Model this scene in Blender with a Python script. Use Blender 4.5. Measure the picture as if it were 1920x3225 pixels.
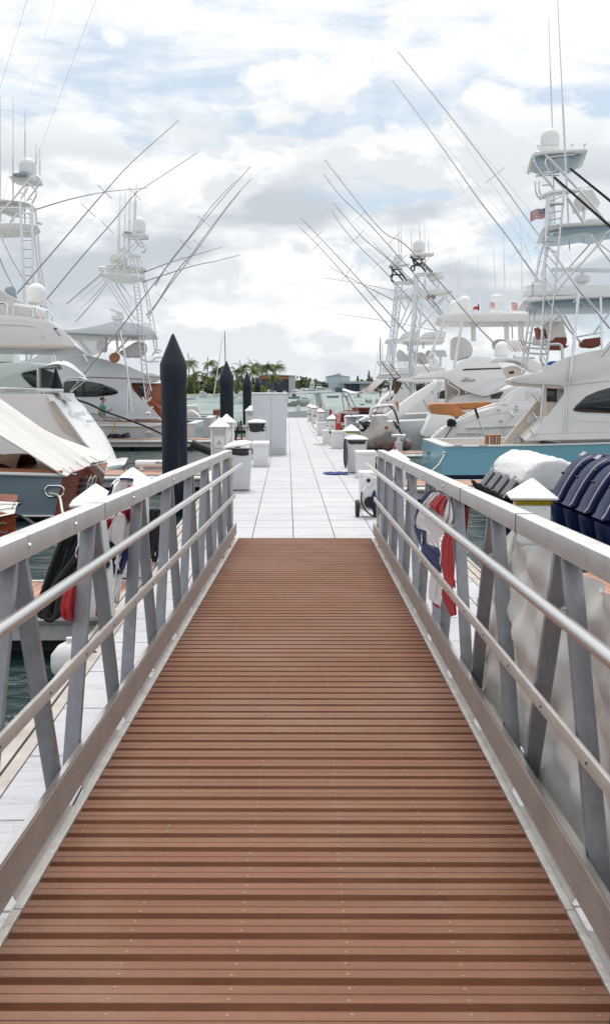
import bpy, bmesh, math, random
from math import radians as rad, sin, cos, pi, sqrt, tan, atan2
from mathutils import Vector as V, Matrix
random.seed(7)
for o in list(bpy.data.objects): bpy.data.objects.remove(o)
S = bpy.context.scene
COL = S.collection
# ------------------------------------------------------------------ camera, sky, sun, exposure
F = 3200.0; YAW = rad(0.995); PIT = rad(6.89); ZC = 2.45; HD = 0.45
cd = bpy.data.cameras.new("camera"); cam = bpy.data.objects.new("camera", cd); COL.objects.link(cam)
cd.sensor_fit = 'HORIZONTAL'; cd.sensor_width = 36; cd.lens = F/1920*36
cd.clip_start = .05; cd.clip_end = 20000
cd.dof.use_dof = True; cd.dof.focus_distance = 19; cd.dof.aperture_fstop = 14
cam.location = (0, 0, ZC); cam.rotation_euler = (rad(90)-PIT, 0, -YAW)
S.camera = cam
S.render.resolution_x = 609; S.render.resolution_y = 1024
S.view_settings.view_transform = 'Standard'; S.view_settings.look = 'None'
S.view_settings.exposure = 0.2; S.view_settings.gamma = 1

SUN_EL, SUN_AZ = 62, 4      # azimuth clockwise from +Y
w = bpy.data.worlds.new("World"); S.world = w; w.use_nodes = True
nt = w.node_tree; nt.nodes.clear()
def N(t, **k):
    n = nt.nodes.new(t)
    for a, b in k.items(): setattr(n, a, b)
    return n
def L(a, b): nt.links.new(a, b)
def mth(op, a, b=None, c=None, clamp=False):
    n = nt.nodes.new('ShaderNodeMath'); n.operation = op; n.use_clamp = clamp
    for i, x in enumerate((a, b, c)):
        if x is None: continue
        if isinstance(x, (int, float)): n.inputs[i].default_value = x
        else: nt.links.new(x, n.inputs[i])
    return n.outputs[0]
def noise(vec, scale, detail=5, rough=.55, dist=0, dim='3D'):
    n = nt.nodes.new('ShaderNodeTexNoise'); n.noise_dimensions = dim
    n.inputs['Scale'].default_value = scale; n.inputs['Detail'].default_value = detail
    n.inputs['Roughness'].default_value = rough; n.inputs['Distortion'].default_value = dist
    nt.links.new(vec, n.inputs['Vector']); return n.outputs['Fac']
def mrange(x, a, b, c=0, d=1, smooth=True):
    n = nt.nodes.new('ShaderNodeMapRange'); n.interpolation_type = 'SMOOTHSTEP' if smooth else 'LINEAR'
    nt.links.new(x, n.inputs[0])
    for i, v in enumerate((a, b, c, d)): n.inputs[i+1].default_value = v
    return n.outputs[0]
def mixc(f, a, b):
    n = nt.nodes.new('ShaderNodeMix'); n.data_type = 'RGBA'
    if isinstance(f, (int, float)): n.inputs[0].default_value = f
    else: nt.links.new(f, n.inputs[0])
    for i, x in ((6, a), (7, b)):
        if isinstance(x, tuple): n.inputs[i].default_value = (*x, 1)
        else: nt.links.new(x, n.inputs[i])
    return n.outputs[2]
tc = N('ShaderNodeTexCoord'); sp = N('ShaderNodeSeparateXYZ'); L(tc.outputs['Generated'], sp.inputs[0])
sky = N('ShaderNodeTexSky', sky_type='NISHITA'); sky.sun_disc = False
sky.sun_elevation = rad(SUN_EL); sky.sun_rotation = rad(SUN_AZ); sky.dust_density = 1.2; sky.air_density = 1.0; sky.ozone_density = 2.5
el = mth('ARCSINE', sp.outputs[2]); az = mth('ARCTAN2', sp.outputs[0], sp.outputs[1])
def comb(a, b, c):
    n = nt.nodes.new('ShaderNodeCombineXYZ')
    for i, x in enumerate((a, b, c)):
        if isinstance(x, (int, float)): n.inputs[i].default_value = x
        else: nt.links.new(x, n.inputs[i])
    return n.outputs[0]
# puffy cumulus low in the sky, thin streaked veil above
pc = comb(mth('MULTIPLY', az, 1.0), mth('MULTIPLY', el, 1.7), 3.3)
n1 = noise(pc, 5.2, 9, .56, .15)
n1b = noise(comb(mth('ADD', az, .013), mth('ADD', mth('MULTIPLY', el, 1.7), .03), 3.3), 5.2, 9, .56, .15)
pv = comb(mth('ADD', mth('MULTIPLY', az, 1.0), mth('MULTIPLY', el, .5)), mth('MULTIPLY', el, 4.2), 9.1)
n2 = noise(pv, 4.0, 10, .62, .35)
n3 = noise(comb(az, mth('MULTIPLY', el, 1.3), 5.0), 26, 6, .6, .2)
lowcov = mrange(el, .19, .27, .16, -.03)
cum = mrange(mth('ADD', n1, lowcov), .47, .56)
veilcov = mrange(el, .27, .37, 0, .13)
veil = mrange(mth('ADD', mth('ADD', mth('MULTIPLY', n2, .8), mth('MULTIPLY', n3, .22)), veilcov), .42, .62, .22, 1.0)
mask = mth('MAXIMUM', cum, veil)
shade = mrange(mth('SUBTRACT', n1b, n1), -.035, .045, 0, 1)
big = noise(comb(mth('MULTIPLY', az, .9), mth('MULTIPLY', el, 2.4), 1.7), 6.0, 4, .5)
grey = mth('MULTIPLY', mth('MULTIPLY', mrange(big, .44, .60), mrange(el, .27, .17)), mrange(el, -.02, .05, .75, 1))
grey = mth('MAXIMUM', mth('MULTIPLY', grey, .9), mth('MULTIPLY', mth('MULTIPLY', shade, .45), mrange(el, .32, .2)))
K = 1/0.12
ccol = mixc(grey, (1.12*K, 1.13*K, 1.14*K), (.60*K, .66*K, .73*K))
ccol = mixc(mrange(el, .07, .0, 0, .55), ccol, (.90*K, .95*K, .98*K))
blue = mixc(.6, sky.outputs[0], (.68*K, .86*K, 1.02*K))
fin = mixc(mask, blue, ccol)
bg = N('ShaderNodeBackground'); bg.inputs[1].default_value = .096; L(fin, bg.inputs[0])
wo = N('ShaderNodeOutputWorld'); L(bg.outputs[0], wo.inputs[0])

sl = bpy.data.lights.new("sun", 'SUN'); sl.energy = 2.4; sl.angle = rad(16); sl.color = (1, .96, .9)
so = bpy.data.objects.new("sun", sl); COL.objects.link(so)
a_ = rad(SUN_AZ); sd = V((sin(a_)*cos(rad(SUN_EL)), cos(a_)*cos(rad(SUN_EL)), sin(rad(SUN_EL))))
so.rotation_euler = sd.to_track_quat('Z', 'Y').to_euler()

# ------------------------------------------------------------------ helpers
cf = V((sin(YAW)*cos(PIT), cos(YAW)*cos(PIT), -sin(PIT))); cr = V((cos(YAW), -sin(YAW), 0)); cu = cr.cross(cf)
def at(p, Y):
    d = cf + cr*((p[0]-960)/F) - cu*((p[1]-1612.5)/F)
    return V((0, 0, ZC)) + d*(Y/d.y)
def atz(p, Z):
    d = cf + cr*((p[0]-960)/F) - cu*((p[1]-1612.5)/F)
    return V((0, 0, ZC)) + d*((Z-ZC)/d.z)
# region maps: read-off grids of the photo
def RG(x0, y0, s): return lambda *a: [(x0+a[i]*s, y0+a[i+1]*s) for i in range(0, len(a), 2)]
R1 = RG(0, 300, .3369); R2 = RG(0, 850, .3369); R3 = RG(250, 600, .4043); R4 = RG(550, 1050, .4717)
R5 = RG(1000, 700, .3369); R6 = RG(1420, 0, .3369); R7 = RG(1420, 700, .3369); R8 = RG(1220, 1100, .4717)
R9 = RG(0, 1400, .5121); R11 = RG(1160, 1400, .5121); R13 = RG(800, 1180, .3369); R15 = RG(1000, 1300, .2022); R16 = RG(550, 1250, .2358)

class MB:
    def __init__(s): s.v = []; s.f = []
    def add(s, vs, fs):
        b = len(s.v); s.v += [V(v) for v in vs]; s.f += [tuple(b+i for i in f) for f in fs]; return s
    def box(s, c, d, ax=None):
        c = V(c); X, Y, Z = ax or (V((1, 0, 0)), V((0, 1, 0)), V((0, 0, 1)))
        vs = [c + X*(d[0]/2*i) + Y*(d[1]/2*j) + Z*(d[2]/2*k) for i in (-1, 1) for j in (-1, 1) for k in (-1, 1)]
        return s.add(vs, [(0, 1, 3, 2), (4, 6, 7, 5), (0, 4, 5, 1), (2, 3, 7, 6), (0, 2, 6, 4), (1, 5, 7, 3)])
    def bx(s, x0, x1, y0, y1, z0, z1): return s.box(((x0+x1)/2, (y0+y1)/2, (z0+z1)/2), (x1-x0, y1-y0, z1-z0))
    def bar(s, a, b, wd, ht, up=V((0, 0, 1))):
        a, b = V(a), V(b); d = b-a; Lh = d.length; d.normalize(); x = d.cross(up)
        if x.length < 1e-5: x = V((1, 0, 0))
        x.normalize(); z = x.cross(d)
        return s.box((a+b)/2, (wd, Lh, ht), (x, d, z))
    def tube(s, pts, r, n=6, cap=True, closed=False):
        pts = [V(p) for p in pts]; m = len(pts)
        if m < 2: return s
        rs = r if isinstance(r, (list, tuple)) else [r]*m
        vs = []; prev = None
        for i, p in enumerate(pts):
            if closed: t = pts[(i+1) % m]-pts[i-1]
            elif i == 0: t = pts[1]-pts[0]
            elif i == m-1: t = pts[-1]-pts[-2]
            else: t = (pts[i+1]-p).normalized()+(p-pts[i-1]).normalized()
            if t.length < 1e-9: t = V((0, 0, 1))
            t.normalize()
            if prev is None:
                a = V((0, 0, 1)) if abs(t.z) < .9 else V((1, 0, 0)); x = t.cross(a).normalized()
            else:
                x = prev - t*prev.dot(t)
                if x.length < 1e-6: x = t.orthogonal()
                x.normalize()
            prev = x; y = t.cross(x)
            vs += [p + (x*cos(2*pi*k/n)+y*sin(2*pi*k/n))*rs[i] for k in range(n)]
        fs = [(i*n+k, i*n+(k+1) % n, (i+1)*n+(k+1) % n, (i+1)*n+k) for i in range(m-1) for k in range(n)]
        if closed: fs += [((m-1)*n+k, (m-1)*n+(k+1) % n, (k+1) % n, k) for k in range(n)]
        elif cap: fs += [tuple(range(n-1, -1, -1)), tuple((m-1)*n+k for k in range(n))]
        return s.add(vs, fs)
    def lathe(s, prof, c, n=20, ax=None):
        c = V(c); X, Y, Z = ax or (V((1, 0, 0)), V((0, 1, 0)), V((0, 0, 1)))
        vs = [c + (X*cos(2*pi*k/n)+Y*sin(2*pi*k/n))*max(r, 1e-4) + Z*z for r, z in prof for k in range(n)]; m = len(prof)
        fs = [(i*n+k, i*n+(k+1) % n, (i+1)*n+(k+1) % n, (i+1)*n+k) for i in range(m-1) for k in range(n)]
        fs += [tuple(range(n-1, -1, -1)), tuple((m-1)*n+k for k in range(n))]
        return s.add(vs, fs)
    def prism(s, A, B):           # two matching polygons
        n = len(A)
        return s.add(list(A)+list(B), [tuple(range(n)), tuple(range(2*n-1, n-1, -1))] + [(i, n+i, n+(i+1) % n, (i+1) % n) for i in range(n)])
    def loft(s, secs, closed=False, caps=True):
        n = len(secs[0]); vs = [p for q in secs for p in q]; fs = []
        K = n if closed else n-1
        for i in range(len(secs)-1):
            for k in range(K): fs.append((i*n+k, i*n+(k+1) % n, (i+1)*n+(k+1) % n, (i+1)*n+k))
        if caps: fs += [tuple(range(n-1, -1, -1)), tuple((len(secs)-1)*n+k for k in range(n))]
        return s.add(vs, fs)

OFF = {}
def mesh_of(name, mb, mat, off=V((0, 0, 0)), ang=40, bevel=0, fixn=True):
    me = bpy.data.meshes.new(name); bm = bmesh.new()
    vs = [bm.verts.new(v-off) for v in mb.v]
    for f in mb.f:
        try: bm.faces.new([vs[i] for i in f])
        except ValueError: pass
    if fixn: bmesh.ops.recalc_face_normals(bm, faces=bm.faces)
    if bevel:
        es = [e for e in bm.edges if len(e.link_faces) == 2 and e.calc_face_angle(0) > rad(28)]
        bmesh.ops.bevel(bm, geom=es, offset=bevel, segments=2, affect='EDGES', clamp_overlap=True, profile=.6)
    for f in bm.faces: f.smooth = True
    for e in bm.edges:
        if len(e.link_faces) != 2 or e.calc_face_angle(0) > rad(ang): e.smooth = False
    bm.to_mesh(me); bm.free(); me.materials.append(mat); return me
def obj(name, mb, mat, parent=None, ang=40, bevel=0, label=None, fixn=True):
    off = OFF.get(parent.name, V((0, 0, 0))) if parent else V((0, 0, 0))
    o = bpy.data.objects.new(name, mesh_of(name, mb, mat, off, ang, bevel, fixn)); COL.objects.link(o)
    if parent: o.parent = parent; OFF[o.name] = off
    if label: o['label'] = label
    return o
def thing(name, loc, label, cat, group=None):
    o = bpy.data.objects.new(name, None); COL.objects.link(o); o.location = loc; o.empty_display_size = .2
    OFF[o.name] = V(loc); tag(o, label, cat, group); return o
def tag(o, label, cat, group=None):
    o['label'] = label; o['category'] = cat
    if group: o['group'] = group
    return o
def single(name, mb, mat, label, cat, group=None, **k):
    return tag(obj(name, mb, mat, **k), label, cat, group)
def struct(name, mb, mat, **k):
    o = obj(name, mb, mat, **k); o['kind'] = 'structure'; return o
def copy_tree(o, loc=None, label=None, group=None, rz=None, scale=None):
    c = o.copy(); COL.objects.link(c)
    if loc is not None: c.location = loc
    if label: c['label'] = label
    if group: c['group'] = group
    if rz is not None: c.rotation_euler.z = rz
    if scale: c.scale = (scale,)*3
    for ch in list(o.children):
        d = ch.copy(); COL.objects.link(d); d.parent = c
        for g in list(ch.children):
            e = g.copy(); COL.objects.link(e); e.parent = d
    return c
def cat_rom(pts, k=4, closed=False):
    pts = [V(p) for p in pts]; m = len(pts); out = []
    for i in range(m if closed else m-1):
        p0 = pts[i-1] if (i > 0 or closed) else pts[0]; p1 = pts[i]; p2 = pts[(i+1) % m]
        p3 = pts[(i+2) % m] if (closed or i+2 < m) else pts[-1]
        for j in range(k):
            t = j/k
            out.append(.5*((2*p1)+(p2-p0)*t+(2*p0-5*p1+4*p2-p3)*t*t+(3*p1-p0-3*p2+p3)*t**3))
    if not closed: out.append(pts[-1])
    return out

# ------------------------------------------------------------------ materials
MC = {}
def mat(name, col, rough=.5, metal=0, var=0, vs=3, bump=0, bs=20, spec=.5, coat=0, stretch=(1, 1, 1), dirt=None, alpha=1, trans=0):
    """var: brightness variation by noise; dirt: (colour, amount, scale)"""
    global nt
    if name in MC: return MC[name]
    m = bpy.data.materials.new(name); m.use_nodes = True; nt = m.node_tree
    b = nt.nodes['Principled BSDF']; b.inputs['Roughness'].default_value = rough; b.inputs['Metallic'].default_value = metal
    b.inputs['Specular IOR Level'].default_value = spec; b.inputs['Coat Weight'].default_value = coat
    b.inputs['Base Color'].default_value = (*col, 1); b.inputs['Alpha'].default_value = alpha
    b.inputs['Transmission Weight'].default_value = trans
    g = N('ShaderNodeNewGeometry'); mp = N('ShaderNodeMapping'); L(g.outputs['Position'], mp.inputs[0]); mp.inputs['Scale'].default_value = stretch
    c = None
    if var:
        nn = noise(mp.outputs[0], vs, 6, .6)
        c = mixc(mrange(nn, .3, .7, 0, 1, False), tuple(x*(1-var) for x in col), tuple(min(1, x*(1+var)) for x in col))
    if dirt:
        dn = noise(mp.outputs[0], dirt[2], 7, .65)
        c = mixc(mrange(dn, .52, .75, 0, dirt[1]), c or col, dirt[0])
    if c: L(c, b.inputs['Base Color'])
    if bump:
        bn = noise(mp.outputs[0], bs, 5, .6); bp = N('ShaderNodeBump'); bp.inputs['Strength'].default_value = bump; bp.inputs['Distance'].default_value = .02
        L(bn, bp.inputs['Height']); L(bp.outputs[0], b.inputs['Normal'])
    if rough > .12 and var:
        rn = noise(mp.outputs[0], vs*2.3, 4, .6); L(mrange(rn, .3, .7, max(.03, rough-.08), rough+.08, False), b.inputs['Roughness'])
    MC[name] = m; return m
def bsdf(m): return m.node_tree.nodes['Principled BSDF']

M_alu = mat('brushed_aluminium', (.62, .61, .60), .42, .75, .08, 5, .06, 60, dirt=((.42, .36, .31), .35, 9))
M_alu2 = mat('aluminium_tube', (.74, .73, .72), .24, .9)
M_mid = mat('flat_bar_aluminium', (.60, .59, .575), .42, .35, .07, 6)
M_alup = mat('aluminium_plate', (.60, .59, .57), .5, .45, .10, 7, .3, 30, dirt=((.33, .29, .25), .45, 6))
M_post = mat('mill_aluminium_post', (.27, .28, .31), .5, .45, .12, 30, .2, 90, dirt=((.38, .29, .24), .4, 5), stretch=(1, 1, .25))
M_toe = mat('ribbed_toe_board', (.42, .36, .325), .55, .15, .1, 5, .2, 40)
def deck_mat():
    global nt
    m = bpy.data.materials.new('deck_board'); m.use_nodes = True; nt = m.node_tree; b = bsdf(m)
    g = N('ShaderNodeNewGeometry'); mp = N('ShaderNodeMapping'); L(g.outputs['Position'], mp.inputs[0]); mp.inputs['Scale'].default_value = (.35, 7.9, .2)
    bt = noise(mp.outputs[0], 1.0, 3, .6); wear = noise(g.outputs['Position'], .9, 6, .62); fine = noise(g.outputs['Position'], 38, 4, .7); spot = noise(g.outputs['Position'], 7.5, 3, .5)
    c = mixc(mrange(bt, .3, .7, 0, 1, False), (.170, .076, .045), (.250, .124, .079))
    c = mixc(mrange(wear, .42, .68, 0, .5), c, (.27, .172, .130))
    c = mixc(mrange(fine, .35, .65, 0, .16), c, (.12, .06, .04))
    c = mixc(mrange(spot, .70, .76, 0, .5), c, (.10, .05, .035))
    L(c, b.inputs['Base Color']); b.inputs['Roughness'].default_value = .72; b.inputs['Specular IOR Level'].default_value = .2
    bp = N('ShaderNodeBump'); bp.inputs['Strength'].default_value = .2; bp.inputs['Distance'].default_value = .004
    L(fine, bp.inputs['Height']); L(bp.outputs[0], b.inputs['Normal']); return m
def bsdf(m): return m.node_tree.nodes['Principled BSDF']
M_deck = deck_mat()
M_rib = mat('deck_board_grooves', (.140, .056, .030), .8, 0, .2, 3, .2, 90, spec=.15)
M_gap = mat('dark_gap', (.012, .009, .008), .9)
M_screw = mat('screw_steel', (.24, .19, .16), .5, .3)
M_black = mat('black_rubber', (.015, .015, .017), .6, 0, .1)
M_gel = mat('white_gelcoat', (.78, .785, .79), .3, 0, coat=.2)
M_gelc = mat('cream_gelcoat', (.74, .74, .73), .32, 0, coat=.15)
M_white = mat('white_paint', (.78, .79, .79), .42, 0, .04, 4, .05, 30, dirt=((.55, .50, .42), .25, 3))
M_steel = mat('polished_steel', (.78, .79, .81), .16, 1)
M_tubew = mat('tower_tube', (.70, .72, .74), .25, .9)
M_pole = mat('outrigger_pole', (.36, .36, .38), .4, .3)
M_glass = mat('dark_window_glass', (.012, .014, .016), .05, 0, spec=.8)
M_pile = mat('black_piling_sleeve', (.010, .015, .026), .55, 0, .25, 3, .15, 12, spec=.25, dirt=((.075, .085, .10), .45, 1.6), stretch=(7, 7, .5))
M_pcap = mat('piling_cap', (.016, .022, .033), .5, 0, .2, 9, .1, 30, spec=.3)
M_canvas = mat('canvas', (.62, .61, .60), .85, 0, .06, 3, .35, 4, stretch=(1, 3, 1))
M_yellow = mat('amber_lens', (.50, .36, .02), .25, 0, .1, 20, trans=.3)
M_red = mat('red_paint', (.42, .02, .02), .45)
M_teak = mat('teak', (.33, .13, .055), .45, 0, .18, 4, .1, 30, stretch=(1, 8, 8))
M_teakd = mat('varnished_mahogany', (.30, .052, .014), .2, 0, .3, 6, coat=.5, stretch=(1, 1, 7))

# dock panels
def dock_mat():
    global nt
    m = bpy.data.materials.new('white_dock_panel'); m.use_nodes = True; nt = m.node_tree; b = bsdf(m)
    g = N('ShaderNodeNewGeometry'); mp = N('ShaderNodeMapping'); L(g.outputs['Position'], mp.inputs[0]); mp.inputs['Scale'].default_value = (.55, 5, 1)
    n1 = noise(mp.outputs[0], 3.2, 8, .72, 1.2)
    crack = mrange(mth('ABSOLUTE', mth('SUBTRACT', n1, .5)), .0, .03, 1, 0)
    n2 = noise(mp.outputs[0], 1.7, 6, .6)
    crack = mth('MULTIPLY', crack, mrange(n2, .44, .62, 0, .75))
    n3 = noise(g.outputs['Position'], .9, 6, .6)
    c = mixc(mrange(n3, .35, .7, 0, 1, False), (.44, .45, .50), (.53, .53, .555))
    c = mixc(mrange(n2, .50, .72, 0, .55), c, (.48, .45, .43))
    c = mixc(crack, c, (.22, .21, .21))
    L(c, b.inputs['Base Color']); b.inputs['Roughness'].default_value = .6
    bp = N('ShaderNodeBump'); bp.inputs['Strength'].default_value = .35; bp.inputs['Distance'].default_value = .01
    L(n1, bp.inputs['Height']); L(bp.outputs[0], b.inputs['Normal']); return m
M_dock = dock_mat()
def teak_deck_mat(name='dock_planking', period=.14):
    global nt
    m = bpy.data.materials.new(name); m.use_nodes = True; nt = m.node_tree; b = bsdf(m)
    g = N('ShaderNodeNewGeometry'); s = N('ShaderNodeSeparateXYZ'); L(g.outputs['Position'], s.inputs[0])
    t = mth('FRACT', mth('DIVIDE', s.outputs[0], period))
    gap = mth('MAXIMUM', mrange(t, 0, .05, 1, 0), mrange(t, .95, 1, 0, 1))
    rib = mth('MULTIPLY', mrange(mth('ABSOLUTE', mth('SUBTRACT', t, .5)), .16, .18, 1, 0), .6)
    idn = noise(comb(mth('FLOOR', mth('DIVIDE', s.outputs[0], period)), 0, 0), 3.7, 2)
    c = mixc(mrange(idn, .3, .7, 0, 1), (.36, .17, .10), (.50, .27, .18))
    c = mixc(rib, c, (.24, .10, .05)); c = mixc(gap, c, (.03, .02, .015))
    L(c, b.inputs['Base Color']); b.inputs['Roughness'].default_value = .6; return m
M_pier = teak_deck_mat()
def water_mat():
    global nt
    m = bpy.data.materials.new('sea_water'); m.use_nodes = True; nt = m.node_tree; b = bsdf(m)
    g = N('ShaderNodeNewGeometry'); mp = N('ShaderNodeMapping'); L(g.outputs['Position'], mp.inputs[0]); mp.inputs['Scale'].default_value = (.8, 1.6, 1)
    s = N('ShaderNodeSeparateXYZ'); L(g.outputs['Position'], s.inputs[0])
    a = noise(mp.outputs[0], .45, 4, .6, .4); c_ = noise(mp.outputs[0], 2.6, 5, .65, .5)
    h = mth('ADD', mth('MULTIPLY', a, 1.0), mth('MULTIPLY', c_, .35))
    bp = N('ShaderNodeBump'); bp.inputs['Strength'].default_value = .8; bp.inputs['Distance'].default_value = .35
    L(h, bp.inputs['Height']); L(bp.outputs[0], b.inputs['Normal'])
    far = mrange(s.outputs[1], 30, 110)
    mp2 = N('ShaderNodeMapping'); L(g.outputs['Position'], mp2.inputs[0]); mp2.inputs['Scale'].default_value = (.10, .035, 1)
    rp = noise(mp2.outputs[0], 1.0, 7, .75, .6)
    fc = mixc(mrange(rp, .38, .62), (.05, .12, .10), (.17, .27, .24))
    L(mixc(far, (.004, .026, .028), fc), b.inputs['Base Color'])
    b.inputs['Roughness'].default_value = .2; b.inputs['IOR'].default_value = 1.33; return m
M_water = water_mat()

# ------------------------------------------------------------------ water
wb = MB(); wb.add([(-6000, -200, 0), (6000, -200, 0), (6000, 9000, 0), (-6000, 9000, 0)], [(0, 1, 2, 3)])
struct('water', wb, M_water)

# ------------------------------------------------------------------ main dock
XL, XR = -1.42, 1.95
Y0, Y1 = -3.0, 72.6
pan = MB(); lines = [-1.04, -.48, .08, .644, 1.20, 1.76]; xs = [XL]+lines+[XR]
rows = []; y = Y0
while y < Y1: rows.append(y); y += .84
rows.append(Y1)
for i in range(len(xs)-1):
    for j in range(len(rows)-1):
        jx = .0055; jy = .006
        dy = 0
        pan.bx(xs[i]+jx, xs[i+1]-jx, rows[j]+jy+dy, rows[j+1]-jy+dy, HD-.05, HD)
dk = struct('dock', pan, M_dock, ang=30)
b = MB()
for j in range(1, len(rows)-1):
    for i in range(len(xs)-1): b.bx(xs[i]+.009, xs[i+1]-.009, rows[j]-.007, rows[j]+.007, HD-.04, HD+.0012)
obj('joint_dark_strip', b, mat('dark_gap_line', (.20, .20, .21), .8, 0, .5, 4), dk)  # added dark strips imitate the darkness of open gaps, whose walls catch light
b = MB(); b.bx(XL-.02, XR+.02, Y0, Y1, .02, HD-.055)
o = obj('dock_float', b, M_gap, dk)
b = MB()
for x0, s in ((XL, -1), (XR, 1)):
    a0, a1 = sorted((x0, x0+s*.07)); b.bx(a0, a1, Y0, Y1, HD-.12, HD+.004)
    a0, a1 = sorted((x0+s*.095, x0+s*.17)); b.bx(a0, a1, Y0, Y1, HD-.16, HD-.006)
    a0, a1 = sorted((x0+s*.18, x0+s*.215)); b.bx(a0, a1, Y0, Y1, HD-.22, HD-.002)
obj('dock_edging', b, mat('stained_edge_rail', (.42, .39, .36), .6, .2, .15, 4, .2, 20, dirt=((.22, .15, .10), .6, 2.5)), dk)

# finger piers
def pier(x0, x1, y0, y1, side):
    b = MB(); b.bx(min(x0, x1), max(x0, x1), y0+.06, y1-.06, HD-.07, HD-.01); p = struct('pier', b, M_pier)
    b = MB()
    for y in (y0, y1-.06): b.bx(min(x0, x1), max(x0, x1), y, y+.055, HD-.30, HD+.004)
    b.tube([(x0, y0-.02, HD-.10), (x1, y0-.02, HD-.10)], .055, 8)
    obj('edge_rail', b, M_alup, p)
    b = MB()
    n = int(abs(x1-x0)/2.2)
    for i in range(n):
        xx = min(x0, x1)+.4+i*2.2
        b.bx(xx, xx+1.5, y0+.2, y1-.2, -.3, HD-.08)
    obj('pier_float', b, M_black, p)
XLo, XRo = XL-.22, XR+.22
for y0 in (9.2, 24.0, 41.0, 57.5): pier(XLo, XLo-22, y0, y0+1.4, -1)
for y0 in (21.2, 32.0, 46.6, 60.5): pier(XRo, XRo+22, y0, y0+1.3, 1)

# ------------------------------------------------------------------ gangway
TG = rad(1.59); YG = rad(1.19)
gd = V((sin(YG)*cos(TG), cos(YG)*cos(TG), -sin(TG))); gr = V((cos(YG), -sin(YG), 0)); gn = gr.cross(gd)
def G(u, v, wv): return V((0, 0, ZC)) + gd*u + gr*v - gn*wv
GA = (gr, gd, gn)
UE = 13.49
gw = thing('gangway', G(UE, -.05, 1.6), 'aluminium gangway with brown grooved decking and truss railings sloping down onto the white dock', 'gangway')
def gbox(mb, u0, u1, v0, v1, w0, w1): mb.box(G((u0+u1)/2, (v0+v1)/2, (w0+w1)/2), (v1-v0, u1-u0, w1-w0), GA)
VL, VR = -.929, .8355
dkb, rib, scr, flr = MB(), MB(), MB(), MB()
PER = .127; u = UE-.004; i = 0
while u > .3:
    a = u-PER+.0045; t = .041
    gbox(dkb, a, a+t, VL, VR, 1.6, 1.625); gbox(dkb, u-t, u, VL, VR, 1.6, 1.625)
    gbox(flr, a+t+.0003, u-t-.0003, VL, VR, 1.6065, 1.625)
    wr = (u-t)-(a+t); q = wr/6
    for k in range(6): gbox(rib, a+t+q*k+q*.25, a+t+q*(k+1)-q*.25, VL, VR, 1.6018, 1.608)
    if u < 8.5:
        for vv in (-.873, -.547, -.2145, .114, .444, .78):
            for uu in (a+.026, u-.026):
                jv = random.uniform(-.006, .006); ju = random.uniform(-.005, .005)
                scr.lathe([(.0048, -.001), (.0048, .0012), (.0035, .0016), (.0015, .0012)], G(uu+ju, vv+jv, 1.6), 8, GA)
    u -= PER; i += 1
dko = obj('deck', dkb, M_deck, gw, ang=30)
obj('groove_band', rib, M_rib, dko, ang=30)
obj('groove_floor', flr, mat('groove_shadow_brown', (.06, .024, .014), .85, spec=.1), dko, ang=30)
so_ = obj('screw', scr, M_screw, gw); so_['kind'] = 'stuff'
b = MB(); gbox(b, -2, UE, VL, VR, 1.627, 1.66); obj('underframe', b, M_gap, gw)
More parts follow.
